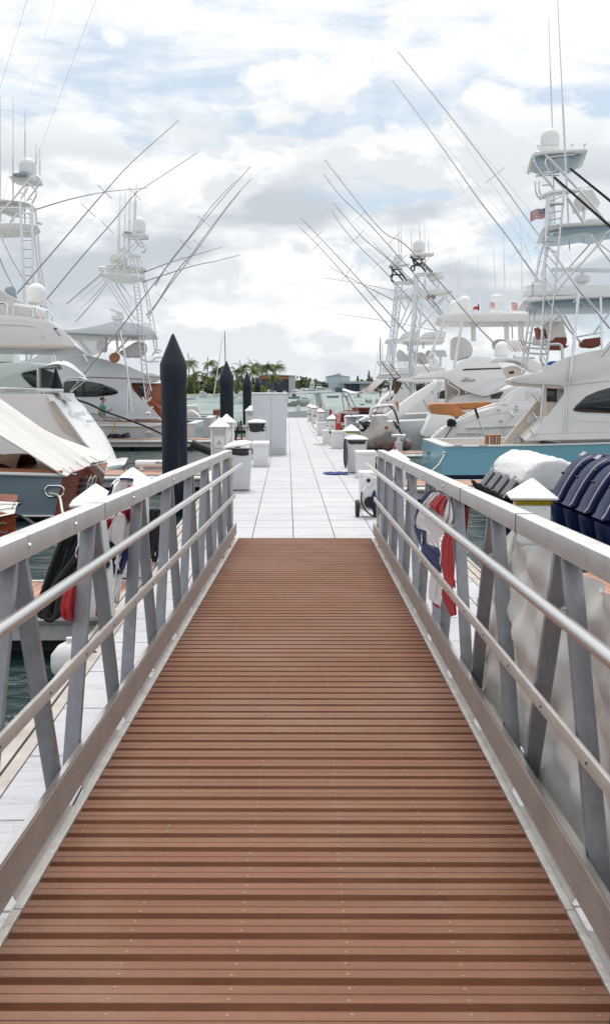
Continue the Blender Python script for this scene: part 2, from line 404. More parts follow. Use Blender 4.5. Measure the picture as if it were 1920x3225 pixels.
for sgn, ve, vt, vb in ((-1, VL, -.965, -.985), (1, VR, .868, .890)):
    def gb(mb, u0, u1, va, vb_, w0, w1): gbox(mb, u0, u1, min(va, vb_), max(va, vb_), w0, w1)
    # curb plate, in lengths, with an angled flange
    b = MB(); L0 = -1.0
    edges = [-1.0, 3.17, 5.2, 7.3, 9.4, 11.5, UE]
    for k in range(len(edges)-1):
        ua, ub = edges[k]+.004, edges[k+1]-.004
        gb(b, ua, ub, ve+sgn*.002, ve+sgn*.034, 1.593, 1.64)
        # sloped upstand broken at brackets
        segs = 2
        for q in range(segs):
            sa = ua+(ub-ua)*q/segs+.05; sb = ua+(ub-ua)*(q+1)/segs-.13
            A = [G(sa, ve+sgn*.034, 1.592), G(sb, ve+sgn*.034, 1.592), G(sb-.12, ve+sgn*.052, 1.545), G(sa, ve+sgn*.052, 1.545)]
            B = [p+gr*(.006*sgn) for p in A]
            b.prism(A, B)
    obj('curb_plate', b, M_alup, gw, ang=30)
    # toe board with ribs
    b = MB(); gb(b, -1, UE+.03, vt, vt+sgn*.016, 1.401, 1.549)
    tb_ = obj('toe_board', b, mat('toe_board_groove_shade', (.15, .12, .10), .7), gw, ang=30)  # dark base colour paints shade into the grooves between the ribs
    b = MB()
    for k in range(10):
        w0 = 1.404+k*.0146; gb(b, -1, UE+.03, vt-sgn*.006, vt+sgn*.001, w0, w0+.0095)
    obj('ribbing', b, M_toe, tb_, ang=30)
    b = MB(); gb(b, -1, UE+.03, vt-sgn*.002, vt+sgn*.019, 1.394, 1.4005); obj('toe_board_cap', b, M_alu2, gw)
    # chords
    b = MB(); gb(b, -1, UE, vb, vb+sgn*.083, 1.507, 1.59); obj('bottom_chord', b, M_alup, gw, bevel=.004)
    b = MB(); gb(b, -1, 13.12, vb, vb+sgn*.084, .411, .492)
    tr = obj('top_rail', b, M_alu, gw, bevel=.006)
    b = MB()
    for us in ((4.9, 11.9) if sgn < 0 else (4.35, 5.95, 11.9)):
        gb(b, us-.004, us+.004, vb-sgn*.0015, vb+sgn*.0855, .4095, .4935)
    obj('weld_seam', b, M_gap if sgn > 0 else M_post, tr)
    b = MB()
    for us in ((3.55, 4.27, 5.7, 7.4, 10.2) if sgn < 0 else (6.7, 7.9, 9.6, 11.0)):
        gb(b, us-.006, us+.006, vb-sgn*.0025, vb+sgn*.003, .411, .492)
        b.lathe([(.011, 0), (.009, .006), (.003, .009)], G(us, vb-sgn*.002, .45), 8, (gd, gn, gr*(-sgn)))
    obj('weld_bead', b, M_alu, tr)
    # rounded end post
    b = MB(); vc = vb+sgn*.042
    pts = [G(13.10, vc, .452), G(13.19, vc, .456), G(13.26, vc, .485), G(13.30, vc, .54), G(13.31, vc, .65), G(13.31, vc, 1.50)]
    b.tube(pts, .038, 10); obj('end_post', b, M_alu, gw)
    # truss posts in A pairs
    tops = (12.66, 11.36, 10.05, 8.74, 7.4, 6.12, 4.77, 3.50, 2.2) if sgn < 0 else (13.0, 11.78, 10.5, 9.15, 7.74, 6.37, 5.04, 3.64, 2.25)
    hb = .50 if sgn < 0 else .52
    for t in tops:
        for q in (-1, 1):
            if t+q*hb > UE-.1: 
                ub = UE-.12
            else: ub = t+q*hb
            a_p, b_p = G(t+q*.055, vc, .494), G(ub, vc, 1.505)
            d = (b_p-a_p).normalized(); x = gr; z = x.cross(d).normalized()
            p = MB(); p.box((a_p+b_p)/2, (.066, (b_p-a_p).length, .038), (x, d, z))
            obj('post', p, M_post, gw, bevel=.004)
    # handrail tube with flat underside clip
    hv = -.905 if sgn < 0 else .782
    b = MB(); b.tube([G(-1, hv, .622), G(UE+.13, hv, .622)], .0215, 14)
    hr = obj('handrail', b, M_alu2, gw)
    b = MB(); gb(b, -1, UE-.02, hv+sgn*.012, hv+sgn*.030, .632, .652); obj('rail_lip', b, M_alu2, hr)
    b = MB()
    for t in tops[:-1]:
        uu = t-.18
        b.bar(G(uu, hv+sgn*.01, .636), G(uu+.0, vb-sgn*.004, .67), .02, .008)
        b.tube([G(uu+.02, vb+sgn*.002, .66), G(uu+.02, vb-sgn*.014, .66)], .009, 6)
    obj('rail_bracket', b, M_alu2, hr)
    mv = vb-sgn*.030
    # mid rail flat bar with rivets
    ww = abs(mv)*(1.01 if sgn < 0 else 1.185)
    wt = (.955*1.0) if sgn < 0 else 0
    ratio = (1557-1315.5)/(971-740.0) if sgn < 0 else 1.207
    wt = abs(mv)*(1.035 if sgn < 0 else 1.207)
    b = MB(); gb(b, -1, 13.35, mv, mv+sgn*.018, wt, wt+.052)
    mr = obj('mid_rail', b, M_mid, gw, bevel=.004)
    b = MB(); uu = 1.2
    while uu < 13.3:
        b.lathe([(.006, 0), (.004, .003), (.001, .004)], G(uu, mv-sgn*.0005, wt+.027), 6, (gd, gn, gr*(-sgn))); uu += .62
    obj('rivet', b, M_gap, mr)

# ------------------------------------------------------------------ pilings
def piling(x, Y, r, ztop, label, n=32):
    t = thing('piling', (x, Y, HD), label, 'piling', 'black conical topped pilings')
    b = MB(); b.lathe([(r*.965, -3), (r*.965, ztop-.86)], (x, Y, 0), n); obj('sleeve', b, M_pile, t)
    b = MB(); z = ztop
    b.lathe([(r, z-.90), (r+.004, z-.89), (r+.004, z-.60), (r-.002, z-.575), (r*.93, z-.53), (r*.13, z-.035), (r*.06, z-.01), (.01, z)], (x, Y, 0), n)
    obj('cone_cap', b, M_pcap, t, ang=50)
    return t
for px, wpx, ay, lab in ((547, 83, 1050, 'tallest black piling with grey streaks rising beside the left railing'), (713.5, 43.7, 1137, 'black piling with cone cap behind the two vented power pedestals'),
        (777.6, 28.3, 1172, 'slim looking black piling just left of the tall grey cabinet'), (810.5, 19.4, 1187, 'most distant black piling, its cone just above the tall cabinet'),
        (177.5, 40, 1158, 'black piling standing among the yachts left of the man in green')):
    D = .52*3200/wpx if wpx != 40 else 32.3; p = at((px, 1226), D); piling(p.x, D, .26 if wpx != 40 else .205, at((px, ay), D).z, lab)

# ------------------------------------------------------------------ more materials
Q1 = RG(1160, 1080, .2022); Q2 = RG(560, 1080, .2695); Q3 = RG(960, 1130, .2022); Q4 = RG(0, 900, .2224)
Q5 = RG(150, 1220, .2493); Q6 = RG(1380, 1020, .2156); Q7 = RG(0, 1500, .283); Q8 = RG(1280, 1520, .1887); DP = RG(0, 0, 1.2938)
M_tan = mat('tan_vinyl', (.42, .17, .06), .6, 0, .08, 5, .2, 12)
M_bluehull = mat('turquoise_hull', (.26, .56, .68), .3, 0, coat=.1)
M_navy = mat('navy_paint', (.006, .013, .060), .42, 0, spec=.15, coat=.06)
M_boot = mat('boot_stripe_navy', (.008, .012, .05), .3)
M_greyhull = mat('pale_grey_hull', (.66, .70, .735), .3, coat=.2)
M_slate = mat('slate_blue_hull', (.23, .30, .35), .15, 0, coat=.6)
M_mint = mat('pale_mint_gelcoat', (.66, .735, .715), .3, coat=.15)
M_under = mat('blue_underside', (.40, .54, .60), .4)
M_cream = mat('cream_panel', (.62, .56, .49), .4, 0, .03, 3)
M_greycov = mat('grey_canvas_cover', (.19, .185, .18), .85, 0, .08, 3, .5, 5)
M_whcov = mat('white_vinyl_cover', (.66, .66, .67), .6, 0, .05, 4, .8, 6)
M_chair = mat('white_seat_cover', (.62, .61, .60), .8, 0, .07, 6, .5, 8)
M_brown = mat('brown_tarp', (.22, .135, .085), .8, 0, .25, 3, .8, 5)
M_darkred = mat('dark_red_upholstery', (.20, .04, .02), .5)
M_blacktube = mat('black_powder_tube', (.02, .02, .022), .4)
M_flagr = mat('flag_red', (.50, .03, .04), .8); M_flagw = mat('flag_white', (.72, .72, .74), .8); M_flagb = mat('flag_blue', (.03, .05, .17), .8)
M_bred = mat('bunting_red', (.42, .008, .018), .7, 0, .15, 6, .2, 12); M_bwhite = mat('bunting_white', (.74, .73, .76), .8, 0, .04, 6, .2, 12)
M_bblue = mat('bunting_blue', (.012, .025, .12), .75, 0, .2, 6, .2, 12)
M_hose = mat('grey_hose', (.38, .38, .38), .5); M_hoseb = mat('blue_hose', (.01, .04, .22), .5); M_hosew = mat('white_cord', (.62, .60, .54), .6)
M_hosey = mat('yellow_cord', (.50, .36, .05), .6); M_rope = mat('black_rope', (.018, .018, .02), .8); M_hoseg = mat('green_hose', (.02, .09, .07), .5)
M_bag = mat('black_bin_bag', (.012, .013, .016), .25, 0, .2, 5, 1.0, 30)
M_bin = mat('pale_grey_bin', (.60, .62, .63), .5, 0, .04, 4, .1, 40)
M_lock = mat('white_locker', (.72, .73, .73), .35, 0, .03, 3, dirt=((.52, .49, .44), .3, 2))
M_cab = mat('grey_steel_cabinet', (.62, .64, .67), .5, 0, .04, 5, .1, 60)
M_skin = mat('skin', (.45, .22, .15), .5); M_hair = mat('brown_hair', (.10, .045, .02), .8)
M_shirt = mat('teal_shirt', (.07, .30, .25), .85, 0, .12, 20, .4, 20); M_short = mat('grey_shorts', (.42, .43, .46), .85)
M_sign = mat('printed_ink', (.03, .035, .05), .6); M_silver = mat('faded_silver_letters', (.42, .45, .50), .4); M_green = mat('warning_green', (.01, .06, .02), .5); M_yel = mat('warning_yellow', (.75, .65, .05), .5)
M_conc = mat('far_concrete', (.34, .33, .31), .9, 0, .1, .1)
M_sand = mat('shore_sand', (.30, .27, .20), .9, 0, .2, .05)
M_hang = mat('pale_blue_cladding', (.46, .54, .58), .6, 0, .03, .2); M_hang2 = mat('grey_cladding', (.42, .45, .47), .6, 0, .1, .2)
M_dkblue = mat('dark_blue_cladding', (.03, .04, .06), .6, 0, .2, .3); M_orange = mat('rusty_orange_stock', (.42, .16, .07), .7, 0, .5, 1.2)
M_trunk = mat('palm_trunk', (.20, .16, .12), .9)
M_palm = mat('palm_frond', (.11, .16, .03), .6, 0, .5, .25); M_palm2 = mat('palm_frond_dark', (.04, .075, .02), .6, 0, .5, .25)
M_leafa = mat('bright_green_leaves', (.17, .26, .04), .7, 0, .55, .3); M_leafb = mat('dark_green_leaves', (.05, .085, .025), .7, 0, .5, .3); M_leafc = mat('brown_green_leaves', (.075, .06, .025), .7, 0, .5, .3)
M_bimini = mat('bright_blue_bimini', (.01, .13, .45), .7)

def Zc(v, Y, k): return V((v.x, Y, v.z))
def prof(name, pts, D, W, m, par, inset=0, bevel=.03, z0=None, shear=False, label=None, ang=40):
    P = [at(p, D) for p in pts]
    # drop coincident points
    Q = []
    for p in P:
        if not Q or (p-Q[-1]).length > .004: Q.append(p)
    if (Q[0]-Q[-1]).length < .004: Q.pop()
    zz = min(p.z for p in Q) if z0 is None else z0
    A = [V((p.x, D+inset*(p.z-zz), p.z)) for p in Q]
    sk = 1+.75*W/D if (D < 120 and W > .5) else 1
    B = [V((a.x*sk, (a.y+W) if shear else D+W-inset*(a.z-zz), a.z)) for a in A]
    mb = MB(); mb.prism(A, B)
    return obj(name, mb, m, par, bevel=bevel, label=label, ang=ang)
def pipe(name, pts, D, r, m, par, n=6, D2=None, label=None):
    if D2 is None: P = [at(p, D) for p in pts]
    else: P = [at(p, D+(D2-D)*i/(len(pts)-1)) for i, p in enumerate(pts)]
    b = MB(); b.tube(P, r, n); return obj(name, b, m, par, label=label, ang=60)
def taper(r0, r1, n): return [r0+(r1-r0)*i/(n-1) for i in range(n)]
def outrigger(tip_to_base, D, par, m=None, r0=.035, r1=.010, sp=(), Dtip=None, lines=True):
    Dt = Dtip or D
    n = len(tip_to_base)
    P = [at(p, Dt+(D-Dt)*i/(n-1)) for i, p in enumerate(tip_to_base)]
    P = cat_rom(P, 4)
    b = MB(); b.tube(P, taper(r1, r0, len(P)), 6)
    o = obj('outrigger', b, m or M_pole, par, ang=60)
    d = (P[-1]-P[0]).normalized(); s = MB(); k = 0
    L_ = (P[-1]-P[0]).length
    for f in sp:
        c = P[int(f*(len(P)-1))]
        x = d.cross(V((0, 1, 0))).normalized()
        s = MB(); s.tube([c-x*.32, c, c+x*.32], .010, 4); obj('spreader', s, m or M_pole, o)
    if lines:
        for f in (1, -1):
            x = d.cross(V((0, 1, 0))).normalized()*f
            s = MB(); s.tube([P[1], P[len(P)//3]+x*.22, P[len(P)*2//3]+x*.30, P[-1]], .0035, 3)
            obj('rigging_line', s, M_steel, o)
    return o
def ladder(A, B, D, n, par, r=.028, rr=.014, m=None, name='ladder', dy=0, skip=0):
    PA = cat_rom([at(p, D) for p in A], 3); PB = cat_rom([at(p, D+dy) for p in B], 3)
    b = MB(); b.tube(PA, r, 6); b.tube(PB, r, 6)
    def pt(P, t):
        x = t*(len(P)-1); i = min(int(x), len(P)-2); return P[i].lerp(P[i+1], x-i)
    for i in range(n):
        t = (i+.7)/n
        if t < skip or t > .985: continue
        b.tube([pt(PA, t), pt(PB, t)], rr, 5)
    return obj(name, b, m or M_tubew, par, ang=60)
def radome(c, r, h, par, m=None, base=True, label=None):
    b = MB(); pf = [(r*.80, 0), (r*.98, h*.07), (r, h*.18)]
    b.lathe(pf+[(r*1.0, h*.22), (r*1.0, h*.5)]+[(r*cos(a), h*.5+h*.5*sin(a)) for a in [rad(x) for x in (15, 30, 45, 60, 75, 88)]], c, 20)
    return obj('radome', b, m or M_gel, par, ang=50, label=label)
def antenna(pa, pb, D, par, r=.012, m=None):
    a, b_ = at(pa, D), at(pb, D); b = MB(); b.tube([a, a.lerp(b_, .45), a.lerp(b_, .47), b_], [r*.35, r*.6, r, r], 5); return obj('antenna', b, m or M_gel, par)
def hull(name, x0, sd, Yc, beam, Ln, zs, zb, m, par, rake=.10, draft=.6, flare=.35, deckm=None, cockpit=3.2, sole=.45, boot=M_boot, teak=None, trm=None):
    secs = []; N_ = 12
    for i in range(N_+1):
        t = i/N_; s = t*Ln
        w_ = (beam/2)*(1 - max(0, (t-.35)/.65)**2.3*.985); w_ *= (.93+.07*min(1, t/.25))
        ww = (beam/2)*(1 - max(0, (t-.2)/.8)**1.7*.99)*.90
        zt = zs+(zb-zs)*(t**1.6)
        x = x0+sd*s; xr = x0+sd*(s+(flare*2.0*(t**3)))+(sd*rake*0)
        tr = sd*(-rake if i == 0 else 0)
        row = [(xr, Yc-w_, zt), (xr+0, Yc-w_*.985-.0, zt-.12), (x-tr*.5, Yc-(w_+ww)/2*.99, zt*.5), (x-tr, Yc-ww, .0), (x-tr, Yc-ww*.9, -.15), (x, Yc, -draft)]
        full = row+[(p[0], 2*Yc-p[1], p[2]) for p in reversed(row[:-1])]
        secs.append([V(p) for p in full])
    b = MB(); b.loft(secs, closed=False, caps=True)
    h = obj(name, b, m, par, ang=35)
    # boot stripe: proud sheet at waterline
    if boot:
        for k, nm in ((0, 1), (1, -1)):
            b = MB(); st = []
            for sec in secs:
                p3 = sec[3] if k == 0 else sec[-4]; p2 = sec[2] if k == 0 else sec[-3]
                o = V((0, -.012*nm, 0)); st.append([p3+o+V((0, 0, -.05)), p3+o, p3.lerp(p2, .14/max(.15, p2.z-p3.z))+o])
            b.loft(st, caps=False); obj('boot_stripe', b, boot, h, fixn=False)
    # covering board and cockpit
    b = MB(); n = len(secs)
    rings = []
    for i, sec in enumerate(secs):
        a, c = sec[0], sec[-1]; rings.append((a, c))
    for side in (0, 1):
        st = []
        for i, (a, c) in enumerate(rings):
            p = (a, c)[side]; q = V((p.x, Yc+(p.y-Yc)*(1-.28/max(.3, abs(p.y-Yc))), p.z)) if abs(p.y-Yc) > .3 else V((p.x, Yc, p.z))
            o = V((0, (-.02 if side == 0 else .02), 0))
            st.append([p+o+V((0, 0, .002)), p+o+V((0, 0, .035)), q+V((0, 0, .035)), q+V((0, 0, .002))])
        b.loft(st, closed=True)
    xa = x0-sd*.03; b.box((x0+sd*.16, Yc, zs+.018), (.36, beam*.93, .037))
    obj('gunwale', b, deckm or M_gel, h, ang=35)
    # inner liner, sole
    b = MB(); c0, c1 = x0+sd*.34, x0+sd*cockpit; hw = beam/2*.93-.28
    x_a, x_b = min(c0, c1), max(c0, c1)
    b.bx(x_a, x_b, Yc-hw, Yc+hw, zs+.03, zs+.0301)
    return h
def text_on(txt, origin, xd, yd, size, m, par, name='lettering', ext=.004, shear=0, spacing=1, sx=1):
    cu_ = bpy.data.curves.new(name, 'FONT'); cu_.body = txt; cu_.size = size; cu_.extrude = ext; cu_.shear = shear; cu_.space_character = spacing
    cu_.resolution_u = 3
    t = bpy.data.objects.new(name, cu_); COL.objects.link(t)
    me = bpy.data.meshes.new_from_object(t.evaluated_get(bpy.context.evaluated_depsgraph_get()))
    bpy.data.objects.remove(t)
    xd = V(xd).normalized(); yd = V(yd).normalized(); zd = xd.cross(yd)
    Mx = Matrix((xd*sx, yd, zd)).transposed()
    off = OFF.get(par.name, V((0, 0, 0))) if par else V((0, 0, 0))
    for v in me.vertices: v.co = Mx @ v.co + V(origin) - off
    me.materials.clear(); me.materials.append(m)
    o = bpy.data.objects.new(name, me); COL.objects.link(o); o.parent = par
    if par: OFF[o.name] = off
    return o
def star_pts(c, xd, yd, r, rot=0):
    return [V(c)+(V(xd)*cos(rot+pi/2+i*pi/5)+V(yd)*sin(rot+pi/2+i*pi/5))*(r if i % 2 == 0 else r*.40) for i in range(10)]
def cloth(mapf, nu, nv, m, par, name, th=.004, label=None):
    b = MB(); vs = [mapf(i/nu, j/nv) for i in range(nu+1) for j in range(nv+1)]
    b.add(vs, [(i*(nv+1)+j, i*(nv+1)+j+1, (i+1)*(nv+1)+j+1, (i+1)*(nv+1)+j) for i in range(nu) for j in range(nv)])
    o = obj(name, b, m, par, ang=75, label=label)
    return o
def box_part(name, c, d, m, par, bevel=.01, ax=None):
    b = MB(); b.box(c, d, ax); return obj(name, b, m, par, bevel=bevel)

# ------------------------------------------------------------------ power pedestals
def pedestal_a():      # squat, amber band under the roof
    t = thing('power_pedestal', (0, 0, 0), 'x', 'power pedestal')
    b = MB(); b.box((0, 0, .44), (.27, .27, .88)); obj('cabinet', b, M_white, t, bevel=.008)
    b = MB(); b.box((0, 0, .70), (.30, .30, .34)); obj('upper_cabinet', b, M_white, t, bevel=.008)
    b = MB(); b.loft([[V((-a, -a, z)), V((a, -a, z)), V((a, a, z)), V((-a, a, z))] for a, z in ((.145, .875), (.17, .925))], closed=True)
    obj('amber_lantern', b, M_yellow, t)
    b = MB(); q = .208
    b.loft([[V((-a, -a, z)), V((a, -a, z)), V((a, a, z)), V((-a, a, z))] for a, z in ((q-.01, .925), (q, .932), (q, .945), (.012, 1.098), (.002, 1.10))], closed=True)
    obj('roof', b, M_white, t)
    b = MB(); b.box((0, -.153, .66), (.22, .006, .24)); obj('door_panel', b, M_lock, t, bevel=.003)
    b = MB(); b.box((0, .153, .66), (.22, .006, .24)); b.box((.153, 0, .66), (.006, .22, .24))
    obj('side_panel', b, M_lock, t)
    b = MB(); b.add([(-.048, -.158, .64), (.048, -.158, .64), (0, -.158, .725)], [(0, 1, 2)]); s = obj('warning_triangle', b, M_green, t, fixn=False)
    b = MB(); b.add([(-.030, -.160, .652), (.030, -.160, .652), (0, -.160, .706)], [(0, 1, 2)]); obj('triangle_centre', b, M_yel, s, fixn=False)
    b = MB(); b.box((0, -.162, .672), (.006, .001, .028)); obj('bolt_mark', b, M_sign, s)
    for xx in (-.065, .065):
        b = MB(); b.lathe([(.045, 0), (.045, .02), (.035, .03)], (xx, -.135, .45), 12, (V((1, 0, 0)), V((0, 0, 1)), V((0, -1, 0)))); obj('socket', b, M_black, t)
    for xx in (-.1, .1):
        b = MB(); b.lathe([(.004, 0), (.003, .004)], (xx, -.151, .845), 6, (V((1, 0, 0)), V((0, 0, 1)), V((0, -1, 0)))); obj('screw', b, M_black, t)
    return t
pa = pedestal_a()
PA = [(1680, 1508, .0, 'squat white pedestal with amber band and green triangle in front of the navy outboards'),
      (1241.6, 1412, 0, 'white pedestal with red knob on its roof tip behind the right railing end'),
      (1104.9, 1335, 0, 'white pedestal with amber band just behind the bin on the right of the dock'),
      (1045, 1304, 0, 'white pedestal with amber band beside the red fire cabinet'),
      (1007, 1285, 0, 'white pedestal with a thick white cord coiled on its left side'),
      (987, 1274, 0, 'white pedestal with yellow cord, second from the far end of the row'),
      (974.5, 1271, 0, 'farthest white pedestal with black cords at the end of the right row'),
      (300, 1524, 0, 'white roofed pedestal with amber band in front of the varnished transom'),
      (417, 1472, 0, 'white roofed pedestal with bunting bundled against it behind the left top rail')]
for i, (px, py, rz, lab) in enumerate(PA):
    D = .9*3200/(py-1226); X = (px-904)/3200*D
    c = pa if i == 0 else copy_tree(pa)
    c.location = (X, D, HD); c['label'] = lab; c['group'] = 'short power pedestals with amber bands'
    c.rotation_euler.z = rad((-7, 4, 3, -3, 5, 0, 2, 8, 6)[i])
    OFF[c.name] = V((X, D, HD))
    if i == 1:
        b = MB(); b.lathe([(.022, 1.085), (.024, 1.11), (.02, 1.135), (.006, 1.15)], (0, 0, 0), 10); k = bpy.data.objects.new('knob', mesh_of('knob', b, M_red)); COL.objects.link(k); k.parent = c
# stubs of finger piers the first pedestals stand on
b = MB(); b.bx(2.17, 14, 9.6, 11.0, HD-.16, HD-.01); struct('pier', b, M_pier)
b = MB(); b.bx(-2.3, -1.645, 10.75, 12.3, HD-.16, HD-.01); struct('pier', b, M_pier)

def pedestal_b():      # tall with louvres and two sockets
    t = thing('power_pedestal', (0, 0, 0), 'x', 'power pedestal')
    for sx in (-1, 1):
        b = MB(); b.box((sx*.165, 0, .58), (.035, .35, 1.16)); obj('side_wall', b, M_white, t, bevel=.004)
    b = MB(); b.box((0, .02, .58), (.29, .30, 1.155)); obj('body', b, M_white, t)
    b = MB(); q = .225
    b.loft([[V((-a, -a, z)), V((a, -a, z)), V((a, a, z)), V((-a, a, z))] for a, z in ((q-.01, 1.165), (q, 1.17), (q, 1.185), (.05, 1.345), (.03, 1.37), (.008, 1.38))], closed=True)
    obj('roof', b, M_white, t)
    for k in range(4):
        b = MB(); b.prism([V((-.13, -.135, 1.02+k*.03)), V((-.13, -.16, 1.005+k*.03)), V((-.13, -.135, 1.005+k*.03))], [V((.13, -.135, 1.02+k*.03)), V((.13, -.16, 1.005+k*.03)), V((.13, -.135, 1.005+k*.03))]); obj('louvre', b, M_lock, t)
        b = MB(); b.prism([V((.185, -.13, 1.03+k*.03)), V((.20, -.13, 1.01+k*.03)), V((.185, -.13, 1.01+k*.03))], [V((.185, .13, 1.03+k*.03)), V((.20, .13, 1.01+k*.03)), V((.185, .13, 1.01+k*.03))]); obj('louvre', b, M_lock, t)
    b = MB(); b.box((0, -.145, .84), (.27, .03, .25)); obj('door_panel', b, M_lock, t, bevel=.006)
    b = MB(); b.add([(-.048, -.162, .80), (.048, -.162, .80), (0, -.162, .885)], [(0, 1, 2)]); s = obj('warning_triangle', b, M_green, t, fixn=False)
    b = MB(); b.add([(-.030, -.164, .811), (.030, -.164, .811), (0, -.164, .866)], [(0, 1, 2)]); obj('triangle_centre', b, M_yel, s, fixn=False)
    b = MB(); b.box((0, -.138, .66), (.27, .012, .075)); obj('grey_hood', b, M_cab, t, bevel=.004)
    for xx in (-.072, .072):
        b = MB(); b.box((xx, -.140, .52), (.125, .02, .14)); k = obj('socket_plate', b, M_cab, t, bevel=.008)
        b = MB(); b.lathe([(.055, 0), (.055, .03), (.045, .045)], (xx, -.148, .52), 14, (V((1, 0, 0)), V((0, 0, 1)), V((0, -1, 0)))); obj('socket', b, M_black, k)
    return t
pb = pedestal_b()
for i, (X, D, lab) in enumerate(((-1.50, 22.6, 'tall louvred pedestal with two sockets just beyond the end of the left railing'),
        (-1.53, 25.8, 'tall louvred pedestal half hidden behind a nearer identical one'),
        (-1.42, 39.5, 'tall louvred pedestal standing left of the grey cabinet'),
        (-1.36, 43.0, 'tall louvred pedestal roof peeking out behind the one beside the cabinet'))):
    c = pb if i == 0 else copy_tree(pb); c.location = (X, D, HD); c['label'] = lab; c['group'] = 'tall louvred power pedestals'
b = MB(); b.bx(-1.9, -1.645, 22.2, 26.2, HD-.1, HD-.005); struct('pier', b, M_white)

# ------------------------------------------------------------------ bins, lockers, cabinets
def wheelie(X, D, w_, d_, h, label, open_lid, rz=0, grp='grey rubbish bins'):
    t = thing('rubbish_bin', (0, 0, 0), label, 'bin', grp)
    b = MB(); b.loft([[V((-a, -c, z)), V((a, -c, z)), V((a, c, z)), V((-a, c, z))] for a, c, z in ((w_*.40, d_*.40, .02), (w_*.5, d_*.5, h*.86), (w_*.5, d_*.5, h*.88))], closed=True)
    obj('bin_body', b, M_bin, t, bevel=.02)
    random.seed(int(D*10))
    b = MB(); n = 28; ring = []
    for k, (sc, z) in enumerate(((1.0, h*.90), (1.05, h*.875), (1.06, h*.80), (1.01, h*.775 if open_lid else h*.80))):
        row = []
        for i in range(n):
            a = 2*pi*i/n; r = max(abs(cos(a)), abs(sin(a))); r = (1/r)**.85
            jj = 1+(random.uniform(-.03, .05) if open_lid else random.uniform(-.008, .01))
            row.append(V((cos(a)*r*w_/2*sc*jj, sin(a)*r*d_/2*sc*jj, z+(random.uniform(-.02, .02) if k > 1 else 0))))
        ring.append(row)
    b.loft(ring, closed=True); obj('bag_rim', b, M_bag, t, ang=80)
    b = MB(); secs = []
    for i in range(9):
        u_ = i/8; x = (-.5+u_)*w_*1.12; z = .07*sin(pi*u_)**.7
        secs.append([V((x, -d_*.56, 0)), V((x, -d_*.56, .03)), V((x, -d_*.40, .03+z)), V((x, d_*.40, .03+z)), V((x, d_*.56, .03)), V((x, d_*.56, 0))])
    b.loft(secs, closed=True)
    ld = bpy.data.objects.new('lid', mesh_of('lid', b, M_lock, ang=45)); COL.objects.link(ld); ld.parent = t
    ld.location = (0, 0, h*.905)
    if open_lid == 1: ld.rotation_euler = (0, rad(-9), 0); ld.location = (-.03, 0, h*.955)
    if open_lid == 2: ld.location = (0, 0, h*1.02)
    t.location = (X, D, HD); t.rotation_euler.z = rz
    return t
wheelie(-.955, 20.3, .50, .55, .92, 'rubbish bin with black bag and tilted lid at the end of the left railing', 1)
t2 = wheelie(-.88, 29.6, .50, .50, 1.02, 'lidded bin with bulging black bag between the storage box and tall cabinet', 2)
b = MB(); b.loft([[V((x*s, y*s2, z)) for x, y in ((-.25, -.25), (.25, -.25), (.25, .25), (-.25, .25))] for s, s2, z in ((.45, .9, .78), (.8, 1.0, .9), (1.0, 1.0, 1.02))], closed=True)
k = bpy.data.objects.new('hanging_bag', mesh_of('hanging_bag', b, M_bag, bevel=.03)); COL.objects.link(k); k.parent = t2
wheelie(1.66, 24.55, .50, .52, .88, 'tall grey lidded bin with hoses draped down its left side', 0, 0)
def locker(X, D, w_, d_, h, label, vent=None):
    t = thing('storage_box', (0, 0, 0), label, 'storage box', 'white dock storage boxes')
    b = MB(); b.loft([[V((-a, -c, z)), V((a, -c, z)), V((a, c, z)), V((-a, c, z))] for a, c, z in ((w_*.46, d_*.47, .0), (w_*.49, d_*.49, h-.07))], closed=True); obj('box_body', b, M_lock, t, bevel=.01)
    b = MB(); b.box((0, 0, h-.035), (w_*1.05, d_*1.05, .07)); obj('lid', b, M_white, t, bevel=.015)
    if vent:
        for k in range(7):
            b = MB(); b.box((w_*.478, -d_*.1, h*.35+k*.045), (.012, d_*.5, .018)); obj('louvre', b, M_cab, t)
    t.location = (X, D, HD); return t
locker(-.70, 26.95, .42, 1.1, .62, 'white storage box with louvred side in front of the grey cabinet', True)
locker(1.79, 23.3, .44, .60, .60, 'white lidded storage box nearest the right railing end')
locker(1.72, 34.8, .42, .60, .60, 'white storage box behind the lidded bin with hoses')
locker(1.42, 37.9, .22, .5, .50, 'small white box against the left of the pedestal beside the red fire cabinet')
locker(1.50, 44.5, .42, .55, .58, 'white storage box between two right hand pedestals')
t = locker(1.40, 17.2, .36, .45, .62, 'white plastic box standing behind the wheeled hose cart')
# hose cart
X, D = 1.27, 15.95
t = thing('hose_cart', (X, D, HD), 'white two wheeled cart with a black outlet ring and coiled hoses', 'hose cart')
for dx in (-.165, .12):
    b = MB(); b.lathe([(.04, -.028), (.125, -.03), (.135, -.02), (.135, .02), (.125, .03), (.04, .028)], (X+dx, D, HD+.135), 20, (V((0, 1, 0)), V((0, 0, 1)), V((1, 0, 0)))); obj('wheel', b, M_black, t)
b = MB(); b.tube([(X-.165, D, HD+.135), (X+.12, D, HD+.135)], .012, 8); obj('axle', b, M_black, t)
b = MB(); b.prism([V((X-.13, D-.03, HD+.12)), V((X-.10, D-.03, HD+.36)), V((X+.05, D-.03, HD+.62)), V((X+.14, D-.03, HD+.62)), V((X+.14, D-.03, HD+.10))], [V((X-.13, D+.12, HD+.12)), V((X-.10, D+.12, HD+.36)), V((X+.05, D+.12, HD+.62)), V((X+.14, D+.12, HD+.62)), V((X+.14, D+.12, HD+.10))]); obj('frame', b, M_lock, t, bevel=.012)
